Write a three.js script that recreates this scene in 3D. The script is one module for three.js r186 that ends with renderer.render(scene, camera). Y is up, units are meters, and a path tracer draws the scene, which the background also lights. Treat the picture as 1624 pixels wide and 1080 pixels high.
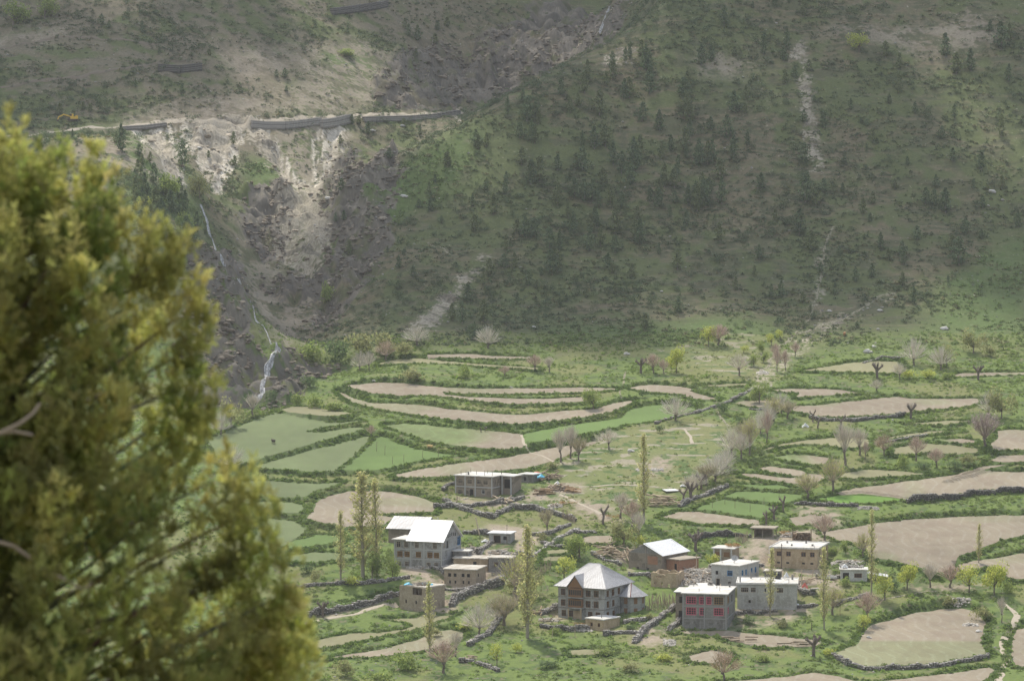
import * as THREE from 'three';
import { mergeGeometries } from 'three/addons/utils/BufferGeometryUtils.js';

// ---------- camera, sky, sun, exposure ----------
const scene = new THREE.Scene();
const renderer = new THREE.WebGLRenderer();
renderer.toneMapping = THREE.LinearToneMapping;
renderer.toneMappingExposure = 1.08;
renderer.shadowMap.enabled = true;
const EYE = 115, F = 5000, PITCH = 2.93 * Math.PI / 180;
const camera = new THREE.PerspectiveCamera(2 * Math.atan(540 / F) * 180 / Math.PI, 1624 / 1080, 0.5, 6000);
camera.position.set(0, EYE, 0);
camera.rotation.x = -PITCH;
camera.focus = 900;
camera.userData.fStop = 6.3;
const SUN = new THREE.Vector3(-0.2, 0.84, -0.5).normalize();
const sun = new THREE.DirectionalLight(new THREE.Color(1, 0.94, 0.83), 3.9);
sun.position.copy(SUN).multiplyScalar(900).add(new THREE.Vector3(0, 60, -1050));
sun.target.position.set(0, 60, -1050);
sun.castShadow = true;
sun.shadow.radius = 3;
sun.shadow.mapSize.set(4096, 4096);
Object.assign(sun.shadow.camera, { left: -420, right: 420, top: 520, bottom: -520, near: 1, far: 2500 });
scene.add(sun, sun.target);
scene.fog = new THREE.FogExp2(new THREE.Color(0.95, 0.965, 0.95), 0.00008);

// ---------- random numbers and noise ----------
function mulberry(a) {
  return () => { a |= 0; a = a + 0x6D2B79F5 | 0; let t = Math.imul(a ^ a >>> 15, 1 | a); t = t + Math.imul(t ^ t >>> 7, 61 | t) ^ t; return ((t ^ t >>> 14) >>> 0) / 4294967296; };
}
const HT = new Float32Array(65536);
{ const r = mulberry(77); for (let i = 0; i < 65536; i++) HT[i] = r(); }
function vn(x, y) {
  const xi = Math.floor(x), yi = Math.floor(y), u0 = x - xi, v0 = y - yi, u = u0 * u0 * (3 - 2 * u0), v = v0 * v0 * (3 - 2 * v0);
  const a = (xi & 255), b = ((xi + 1) & 255), c = (yi & 255) << 8, e = ((yi + 1) & 255) << 8;
  const p = HT[a | c], q = HT[b | c], r = HT[a | e], s = HT[b | e];
  return p + (q - p) * u + (r - p) * v + (p - q - r + s) * u * v;
}
function fbm(x, y, o = 4) { let s = 0, a = 0.5, n = 0; for (let i = 0; i < o; i++) { s += a * vn(x, y); n += a; a *= 0.5; x = x * 2.03 + 17.3; y = y * 2.01 + 9.1; } return s / n; }
const clamp = (x, a = 0, b = 1) => x < a ? a : x > b ? b : x;
const sstep = (a, b, x) => { const t = clamp((x - a) / (b - a)); return t * t * (3 - 2 * t); };
const lerp = (a, b, t) => a + (b - a) * t;

// sky: bright broken cloud over pale blue, the same all the way round
{
  const w = 512, h = 256, data = new Float32Array(w * h * 4);
  for (let j = 0; j < h; j++) {
    const el = ((j + 0.5) / h - 0.5) * Math.PI, up = Math.sin(el);
    for (let i = 0; i < w; i++) {
      const az = (i / w) * Math.PI * 2, k = (j * w + i) * 4;
      const cx = Math.cos(az) * Math.cos(el), cz = Math.sin(az) * Math.cos(el), s = 2.2 / (Math.abs(up) + 0.35);
      const c = sstep(0.38, 0.62, fbm(cx * s + 40, cz * s + 60, 5));
      const hz = Math.exp(-Math.max(up, 0) * 5);
      const blue = [0.22 + 0.34 * hz, 0.36 + 0.32 * hz, 0.66 + 0.18 * hz], cl = [0.86, 0.88, 0.92];
      for (let m = 0; m < 3; m++) data[k + m] = (up < 0 ? 0.3 : lerp(blue[m], cl[m], c)) * 0.95;
      data[k + 3] = 1;
    }
  }
  const sky = new THREE.DataTexture(data, w, h, THREE.RGBAFormat, THREE.FloatType);
  sky.mapping = THREE.EquirectangularReflectionMapping;
  sky.magFilter = sky.minFilter = THREE.LinearFilter;
  sky.needsUpdate = true;
  scene.background = sky;
  scene.environment = sky;
}

// ---------- naming ----------
const used = new Map();
function numbered(n) { const k = used.get(n) ?? 0; used.set(n, k + 1); return k ? n + '_' + String(k).padStart(3, '0') : n; }
function tag(o, label, category, group, kind) {
  if (label) o.userData.label = label;
  if (category) o.userData.category = category;
  if (group) o.userData.group = group;
  if (kind) o.userData.kind = kind;
  return o;
}
function shadowed(o) { o.castShadow = o.receiveShadow = true; return o; }
function top(o, name) { o.name = numbered(name); scene.add(o); return o; }
function part(geo, mat, name, parent) { const m = shadowed(new THREE.Mesh(geo, mat)); m.name = name; if (parent) parent.add(m); return m; }

// ---------- geometry collector ----------
class MB {
  constructor() { this.p = []; this.n = []; this.c = []; this.u = []; this.col = [1, 1, 1]; }
  v(x, y, z, nx, ny, nz, u = 0, w = 0) { this.p.push(x, y, z); this.n.push(nx, ny, nz); this.c.push(...this.col); this.u.push(u, w); }
  tri(a, b, c) {
    const ux = b[0] - a[0], uy = b[1] - a[1], uz = b[2] - a[2], vx = c[0] - a[0], vy = c[1] - a[1], vz = c[2] - a[2];
    let x = uy * vz - uz * vy, y = uz * vx - ux * vz, z = ux * vy - uy * vx; const l = Math.hypot(x, y, z) || 1; x /= l; y /= l; z /= l;
    for (const q of [a, b, c]) this.v(q[0], q[1], q[2], x, y, z, q[0] + q[2] * 0.6, q[1] + q[2] * 0.3);
  }
  quad(a, b, c, d) { this.tri(a, b, c); this.tri(a, c, d); }
  rod(a, b, r0, r1, s = 5, cap = false) {
    const A = new THREE.Vector3(...a), B = new THREE.Vector3(...b), d = B.clone().sub(A), L = d.length() || 1e-6; d.divideScalar(L);
    const t = Math.abs(d.y) < 0.9 ? new THREE.Vector3(0, 1, 0) : new THREE.Vector3(1, 0, 0), e = t.cross(d).normalize(), f = d.clone().cross(e);
    const P = (C, r, k) => { const an = k / s * Math.PI * 2, c = Math.cos(an), q = Math.sin(an); const n = [e.x * c + f.x * q, e.y * c + f.y * q, e.z * c + f.z * q]; return [[C.x + n[0] * r, C.y + n[1] * r, C.z + n[2] * r], n]; };
    for (let k = 0; k < s; k++) {
      const [a0, n0] = P(A, r0, k), [a1, n1] = P(A, r0, k + 1), [b0] = P(B, r1, k), [b1] = P(B, r1, k + 1);
      const u0 = k / s, u1 = (k + 1) / s;
      this.v(...a0, ...n0, u0, 0); this.v(...a1, ...n1, u1, 0); this.v(...b1, ...n1, u1, L);
      this.v(...a0, ...n0, u0, 0); this.v(...b1, ...n1, u1, L); this.v(...b0, ...n0, u0, L);
      if (cap) this.tri(b0, b1, [B.x, B.y, B.z]);
    }
  }
  box(cx, cy, cz, sx, sy, sz, yaw = 0, tilt = 0, roll = 0) {
    const m = new THREE.Matrix4().compose(new THREE.Vector3(cx, cy, cz), new THREE.Quaternion().setFromEuler(new THREE.Euler(tilt, yaw, roll, 'YXZ')), new THREE.Vector3(1, 1, 1)), v = new THREE.Vector3();
    const q = (x, y, z) => { v.set(x * sx / 2, y * sy / 2, z * sz / 2).applyMatrix4(m); return [v.x, v.y, v.z]; };
    const f = [[[-1, -1, 1], [1, -1, 1], [1, 1, 1], [-1, 1, 1]], [[1, -1, -1], [-1, -1, -1], [-1, 1, -1], [1, 1, -1]], [[1, -1, 1], [1, -1, -1], [1, 1, -1], [1, 1, 1]], [[-1, -1, -1], [-1, -1, 1], [-1, 1, 1], [-1, 1, -1]], [[-1, 1, 1], [1, 1, 1], [1, 1, -1], [-1, 1, -1]], [[-1, -1, -1], [1, -1, -1], [1, -1, 1], [-1, -1, 1]]];
    for (const k of f) this.quad(...k.map((a) => q(...a)));
  }
  rock(cx, cy, cz, sx, sy, sz, rnd) {   // a rough lump of 20 faces
    const g = ICO, yaw = rnd() * 6.28, c = Math.cos(yaw), s = Math.sin(yaw), j = ICOI.map(() => 0), k = new Map();
    const pt = (i) => { const key = ICOI[i]; if (!k.has(key)) { const r = 0.75 + rnd() * 0.45, x = g[i * 3] * sx * r, y = g[i * 3 + 1] * sy * r, z = g[i * 3 + 2] * sz * r; k.set(key, [cx + x * c - z * s, cy + y, cz + x * s + z * c]); } return k.get(key); };
    for (let i = 0; i < 60; i += 3) this.tri(pt(i), pt(i + 1), pt(i + 2));
  }
  geo() {
    const g = new THREE.BufferGeometry();
    g.setAttribute('position', new THREE.Float32BufferAttribute(this.p, 3));
    g.setAttribute('normal', new THREE.Float32BufferAttribute(this.n, 3));
    g.setAttribute('color', new THREE.Float32BufferAttribute(this.c, 3));
    g.setAttribute('uv', new THREE.Float32BufferAttribute(this.u, 2));
    return g;
  }
}
const ICOG = new THREE.IcosahedronGeometry(0.5, 0), ICO = ICOG.attributes.position.array;
const ICOI = []; { const seen = new Map(); for (let i = 0; i < 60; i++) { const k = [0, 1, 2].map((c) => ICO[i * 3 + c].toFixed(3)).join(); if (!seen.has(k)) seen.set(k, seen.size); ICOI.push(seen.get(k)); } }
// ---------- the lie of the land ----------
const sinP = Math.sin(PITCH), cosP = Math.cos(PITCH);
function ray(px, py) { const u = (px - 812) / F, v = (540 - py) / F, k = cosP + v * sinP; return [u / k, (v * cosP - sinP) / k]; }
const SURVEY = [];   // surveyed points [x, distance, height]
const sv = (px, py, d) => { const [a, b] = ray(px, py); SURVEY.push([a * d, d, EYE + b * d]); };
for (const px of [-400, 0, 450, 812, 1200, 1624, 2000]) for (const [py, d] of [[1080, 745], [985, 800], [880, 850], [785, 905], [700, 958], [650, 998]]) sv(px, py, d);
for (const px of [560, 812, 1200, 1624, 2000]) for (const [py, d] of [[600, 1040], [550, 1085]]) sv(px, py, d);
for (const px of [760, 1000, 1300, 1624, 2000]) for (const [py, d] of [[500, 1118], [450, 1146], [400, 1170], [300, 1212]]) sv(px, py, d);
for (const px of [1150, 1400, 1624, 2000]) for (const [py, d] of [[200, 1252], [100, 1292], [0, 1334], [-100, 1378], [-260, 1450]]) sv(px, py, d);
for (const [px, py, d] of [
  [900, 250, 1232], [1000, 150, 1272], [820, 330, 1199],
  [640, 250, 1235], [700, 212, 1250], [760, 175, 1263], [830, 135, 1280], [900, 95, 1296], [965, 65, 1309], [1040, 15, 1328], [1090, -60, 1360],
  [560, 300, 1225], [540, 420, 1180], [500, 540, 1112], [620, 330, 1207], [650, 430, 1158], [600, 500, 1122], [700, 480, 1130],
  [410, 640, 1020], [430, 545, 1112], [450, 500, 1155], [480, 400, 1205], [480, 300, 1255], [345, 430, 1165], [320, 340, 1195], [300, 270, 1235], [395, 470, 1130], [480, 640, 1022], [520, 590, 1065],
  [370, 640, 1015], [350, 560, 1050], [340, 480, 1072], [330, 400, 1092], [250, 330, 1130], [150, 330, 1125], [200, 280, 1165], [230, 230, 1215], [0, 640, 1000], [100, 560, 1045], [0, 400, 1090], [0, 300, 1150], [-400, 400, 1090], [-400, 560, 1040],
  [0, 215, 1265], [150, 200, 1275], [300, 195, 1288], [400, 190, 1302], [500, 187, 1318], [600, 185, 1342], [720, 180, 1385], [-400, 215, 1260],
  [0, 100, 1325], [300, 100, 1340], [500, 100, 1372], [650, 100, 1405], [800, 80, 1450], [0, 0, 1380], [300, 0, 1395], [500, 0, 1428], [650, 0, 1460], [850, 0, 1492], [960, 10, 1500],
  [0, -120, 1440], [300, -120, 1455], [600, -120, 1510], [850, -120, 1560], [1000, -120, 1580], [-400, 0, 1380], [-400, -120, 1440], [760, 150, 1412], [830, 110, 1432], [900, 60, 1465]]) sv(px, py, d);
// the far side of the spur, falling into the gorge
for (const [px, py, d] of [[700, 212, 1250], [760, 175, 1263], [830, 135, 1280], [900, 95, 1296], [965, 65, 1309], [1040, 15, 1328]]) {
  const [a, b] = ray(px, py), h = EYE + b * d;
  SURVEY.push([a * d - 6, d + 22, h - 6], [a * d - 16, d + 55, h - 12]);
}
for (const [x, d, h] of [[-500, 640, 0], [0, 640, -7], [500, 640, 0], [0, 700, -6], [-150, 700, -5], [150, 700, -5], [0, 1700, 260], [400, 1600, 300], [-400, 1650, 280]]) SURVEY.push([x, d, h]);
// thin plate spline through them
const N = SURVEY.length, TPS = (() => {
  const n = N + 3, A = [], U = (r2) => r2 > 0 ? r2 * Math.log(r2) : 0;
  for (let i = 0; i < n; i++) A.push(new Float64Array(n + 1));
  for (let i = 0; i < N; i++) {
    const p = SURVEY[i];
    for (let j = 0; j < N; j++) { const q = SURVEY[j], e = (p[0] - q[0]) / 100, f = (p[1] - q[1]) / 100; A[i][j] = U(e * e + f * f); }
    A[i][i] += 0.004;
    A[i][N] = A[N][i] = 1; A[i][N + 1] = A[N + 1][i] = p[0] / 100; A[i][N + 2] = A[N + 2][i] = p[1] / 100; A[i][n] = p[2];
  }
  for (let c = 0; c < n; c++) {
    let b = c; for (let r = c + 1; r < n; r++) if (Math.abs(A[r][c]) > Math.abs(A[b][c])) b = r;
    [A[c], A[b]] = [A[b], A[c]];
    for (let r = 0; r < n; r++) if (r !== c && A[r][c]) { const k = A[r][c] / A[c][c]; for (let m = c; m <= n; m++) A[r][m] -= k * A[c][m]; }
  }
  return A.map((r, i) => r[n] / r[i]);
})();
const CG = 8, CX0 = -720, CD0 = 624, CNX = 181, CND = 150, CH = new Float32Array(CNX * CND);
for (let j = 0; j < CND; j++) for (let i = 0; i < CNX; i++) {
  const x = clamp(CX0 + i * CG, -560, 560), d = Math.min(CD0 + j * CG, 1700);
  let h = TPS[N] + TPS[N + 1] * x / 100 + TPS[N + 2] * d / 100;
  for (let k = 0; k < N; k++) { const e = (x - SURVEY[k][0]) / 100, f = (d - SURVEY[k][1]) / 100, r2 = e * e + f * f; if (r2 > 0) h += TPS[k] * r2 * Math.log(r2); }
  CH[j * CNX + i] = clamp(h, -15, 420);
}
function cub(a, b, c, d, t) { return b + 0.5 * t * (c - a + t * (2 * a - 5 * b + 4 * c - d + t * (3 * (b - c) + d - a))); }
function spline(x, d) {
  const fx = clamp((x - CX0) / CG, 1, CNX - 3), fd = clamp((d - CD0) / CG, 1, CND - 3), i = Math.floor(fx), j = Math.floor(fd), u = fx - i, v = fd - j, r = [];
  for (let k = -1; k < 3; k++) { const o = (j + k) * CNX + i; r.push(cub(CH[o - 1], CH[o], CH[o + 1], CH[o + 2], u)); }
  return cub(r[0], r[1], r[2], r[3], v);
}
const NEAR = [[-400, 160], [-30, 118], [-4, 113.5], [2.5, 113.2], [5, 110.5], [14, 105.5], [60, 82], [150, 50], [320, 18], [500, -2], [640, -8], [740, -6]];
function nearH(d) { let k = 1; while (k < NEAR.length - 1 && NEAR[k][0] < d) k++; const [a, ha] = NEAR[k - 1], [b, hb] = NEAR[k]; return lerp(ha, hb, clamp((d - a) / (b - a), 0, 1)); }
function base(x, d) { if (d < 640) return nearH(d); const s = spline(x, d); return d > 720 ? s : lerp(nearH(d), s, sstep(640, 720, d)); }
function cast(px, py, H, from = 735, to = 1640, step = 1.5) {   // where the sight line through a place in the photograph meets the land
  const [a, b] = ray(px, py);
  let d0 = from;
  for (let d = from; d <= to; d += step) {
    if (EYE + b * d <= H(a * d, d)) { let lo = d0, hi = d; for (let k = 0; k < 12; k++) { const m = (lo + hi) / 2; if (EYE + b * m <= H(a * m, m)) hi = m; else lo = m; } return [a * hi, hi, EYE + b * hi]; }
    d0 = d;
  }
  return [a * to, to, EYE + b * to];
}
const pairs = (a) => { const r = []; for (let i = 0; i < a.length; i += 2) r.push([a[i], a[i + 1]]); return r; };
function inside(P, x, y) { let c = false; for (let i = 0, j = P.length - 1; i < P.length; j = i++) { const a = P[i], b = P[j]; if ((a[1] > y) !== (b[1] > y) && x < (b[0] - a[0]) * (y - a[1]) / (b[1] - a[1]) + a[0]) c = !c; } return c; }
function edgeDist(P, x, y) { let m = 1e9; for (let i = 0, j = P.length - 1; i < P.length; j = i++) { const a = P[i], b = P[j], ex = b[0] - a[0], ey = b[1] - a[1], t = clamp(((x - a[0]) * ex + (y - a[1]) * ey) / (ex * ex + ey * ey || 1)); m = Math.min(m, Math.hypot(x - a[0] - ex * t, y - a[1] - ey * t)); } return m; }
function box2(P) { const b = [1e9, 1e9, -1e9, -1e9]; for (const p of P) { b[0] = Math.min(b[0], p[0]); b[1] = Math.min(b[1], p[1]); b[2] = Math.max(b[2], p[0]); b[3] = Math.max(b[3], p[1]); } return b; }
const worldPoly = (a, H) => pairs(a).map(([x, y]) => { const h = cast(x, y, H); return [h[0], h[1]]; });

// ---------- zones of the slopes: rock, scree, bare earth, green, seen in the photograph ----------
class Mask {
  constructor(x0, d0, w, h, c) { Object.assign(this, { x0, d0, w, h, c }); this.a = new Float32Array(w * h); }
  fill(P, v = 1) { const b = box2(P); for (let j = Math.max(0, Math.floor((b[1] - this.d0) / this.c)); j <= Math.min(this.h - 1, (b[3] - this.d0) / this.c); j++) for (let i = Math.max(0, Math.floor((b[0] - this.x0) / this.c)); i <= Math.min(this.w - 1, (b[2] - this.x0) / this.c); i++) if (inside(P, this.x0 + i * this.c, this.d0 + j * this.c)) this.a[j * this.w + i] = v; }
  blur(n) { for (let k = 0; k < n; k++) { const s = this.a.slice(), w = this.w; for (let j = 1; j < this.h - 1; j++) for (let i = 1; i < w - 1; i++) { const o = j * w + i; this.a[o] = (s[o] * 4 + 2 * (s[o - 1] + s[o + 1] + s[o - w] + s[o + w]) + s[o - w - 1] + s[o - w + 1] + s[o + w - 1] + s[o + w + 1]) / 16; } } return this; }
  at(x, d) { const fx = clamp((x - this.x0) / this.c, 0, this.w - 1.001), fd = clamp((d - this.d0) / this.c, 0, this.h - 1.001), i = fx | 0, j = fd | 0, u = fx - i, v = fd - j, o = j * this.w + i, a = this.a; return lerp(lerp(a[o], a[o + 1], u), lerp(a[o + this.w], a[o + this.w + 1], u), v); }
}
const zone = (list, blur) => { const m = new Mask(-290, 990, 290, 290, 2); for (const p of list) m.fill(worldPoly(p, base)); return m.blur(blur); };
const ROCK = zone([
  [596, 120, 640, 85, 700, 60, 755, 95, 765, 150, 700, 178, 600, 172], [750, 60, 830, 20, 900, 0, 1000, -20, 985, 40, 900, 88, 830, 128, 770, 165],
  [555, 225, 640, 245, 622, 330, 600, 420, 545, 475, 512, 530, 492, 500, 525, 410, 516, 330, 500, 300, 530, 250],
  [300, 400, 345, 385, 385, 430, 398, 540, 420, 600, 402, 646, 330, 646, 290, 560], [395, 300, 450, 290, 460, 345, 430, 420, 400, 400, 380, 340], [430, 545, 470, 560, 540, 580, 470, 620, 420, 650],
  [425, 440, 520, 420, 520, 450, 470, 470, 430, 465]], 2);
const SCREE = zone([
  [226, 196, 252, 198, 282, 240, 286, 288, 262, 272, 240, 232], [302, 190, 392, 186, 376, 230, 352, 268, 341, 302, 331, 262, 306, 225],
  [386, 192, 408, 196, 440, 240, 470, 285, 502, 292, 512, 262, 545, 200, 560, 200, 530, 255, 506, 305, 470, 300, 430, 262],
  [438, 310, 500, 300, 524, 350, 518, 412, 482, 436, 440, 402, 450, 350], [655, 517, 700, 470, 772, 398, 780, 402, 738, 452, 690, 517],
  [1258, 62, 1280, 62, 1286, 120, 1296, 180, 1304, 268, 1294, 268, 1280, 180, 1266, 120], [960, 85, 1010, 70, 1020, 85, 970, 100], [1184, 622, 1212, 584, 1248, 548, 1300, 508, 1360, 490, 1425, 461, 1430, 466, 1372, 500, 1312, 522, 1268, 556, 1226, 602, 1196, 634], [1288, 500, 1294, 455, 1304, 390, 1312, 390, 1306, 455, 1302, 505]], 1);
const FAN = zone([[205, 198, 300, 196, 400, 190, 380, 232, 350, 300, 332, 302, 318, 262, 300, 225, 286, 250, 290, 292, 262, 276, 236, 232], [392, 192, 420, 200, 452, 250, 486, 296, 470, 300, 430, 262], [506, 200, 556, 200, 520, 262, 502, 300, 492, 290]], 1);
const BARE = zone([
  [150, 205, 228, 168, 330, 150, 420, 152, 480, 112, 560, 118, 622, 140, 600, 168, 560, 182, 400, 188, 250, 196], [390, 195, 560, 200, 520, 255, 500, 300, 455, 290, 425, 250], [372, 330, 420, 365, 442, 440, 505, 460, 505, 505, 462, 545, 428, 552, 395, 480, 370, 400],
  [1290, 60, 1340, 26, 1400, 40, 1560, 18, 1584, 62, 1480, 92, 1400, 64], [-60, 60, 60, 40, 120, 40, 110, 62, 0, 80, -60, 90], [560, 60, 640, 100, 600, 150, 470, 110, 380, 130, 330, 80], [1100, 90, 1200, 100, 1190, 130, 1100, 130], [150, 215, 225, 200, 285, 290, 200, 270, 60, 260],
  [560, 110, 600, 110, 600, 140, 560, 140]], 4);
const LUSH = zone([[760, 575, 900, 520, 1180, 500, 1260, 540, 1150, 600], [520, 80, 600, 85, 590, 110, 520, 115], [380, 250, 440, 250, 460, 290, 400, 310], [1280, 560, 1640, 470, 1640, 640, 1200, 640], [560, 300, 700, 240, 760, 200, 740, 300, 620, 360], [1500, 420, 1640, 350, 1640, 520, 1480, 520], [210, 200, 300, 280, 320, 390, 200, 380]], 5);
function detail(x, d) {   // hollows, cattle steps and rock ledges
  const hill = sstep(1095, 1150, d);
  let h = (fbm(x * 0.03 + 5, d * 0.03, 3) - 0.5) * lerp(1.4, 5, hill) + (fbm(x * 0.14, d * 0.14 + 30, 3) - 0.5) * lerp(0.5, 1.6, hill);
  if (hill > 0) h += hill * (fbm(x * 0.45 + 3, d * 0.45, 2) - 0.5) * 0.9;
  if (d > 990) {
    const rk = ROCK.at(x + (vn(x * .2, d * .2) - .5) * 8, d + (vn(x * .2 + 9, d * .2) - .5) * 8);
    const rs = Math.max(rk, d > 1130 && x < -20 ? SCREE.at(x, d) * 0.6 : 0);
    if (rs > 0.02) {
      const b = base(x, d), s = (b + 0.16 * x + 4 * fbm(x * 0.06, d * 0.06, 3)) / 2.6, f = s - Math.floor(s);
      h += rs * ((sstep(0.1, 0.45, f) - f) * 2.6 * 0.8 + (fbm(x * 0.3 + 70, d * 0.3, 3) - 0.5) * 5.5 + (vn(x * 0.6, d * 0.5) - 0.5) * 1.6 + (fbm(x * 0.09 + 7, d * 0.09, 2) - 0.5) * 12);
    }
    if (rk > 0.02) { const w = 5 * vn(x * 0.03, d * 0.03); h += rk * 5 * (Math.abs(vn(x * 0.11 + w, d * 0.07 + 3) - 0.5) * 2 - 0.5); }
    const fan = FAN.at(x, d); if (fan > 0.02) h -= fan * 2.2 * (1 - Math.abs(vn(x * 0.32 + 2 * vn(x * 0.05, d * 0.06), d * 0.025) - 0.5) * 2);
    const b2 = BARE.at(x, d);
    if (b2 > 0.02) h += b2 * -1.6 * Math.abs(vn(x * 0.16 + 4 * vn(x * .05, d * .05), d * 0.03) - 0.5);
  }
  return h;
}
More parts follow.
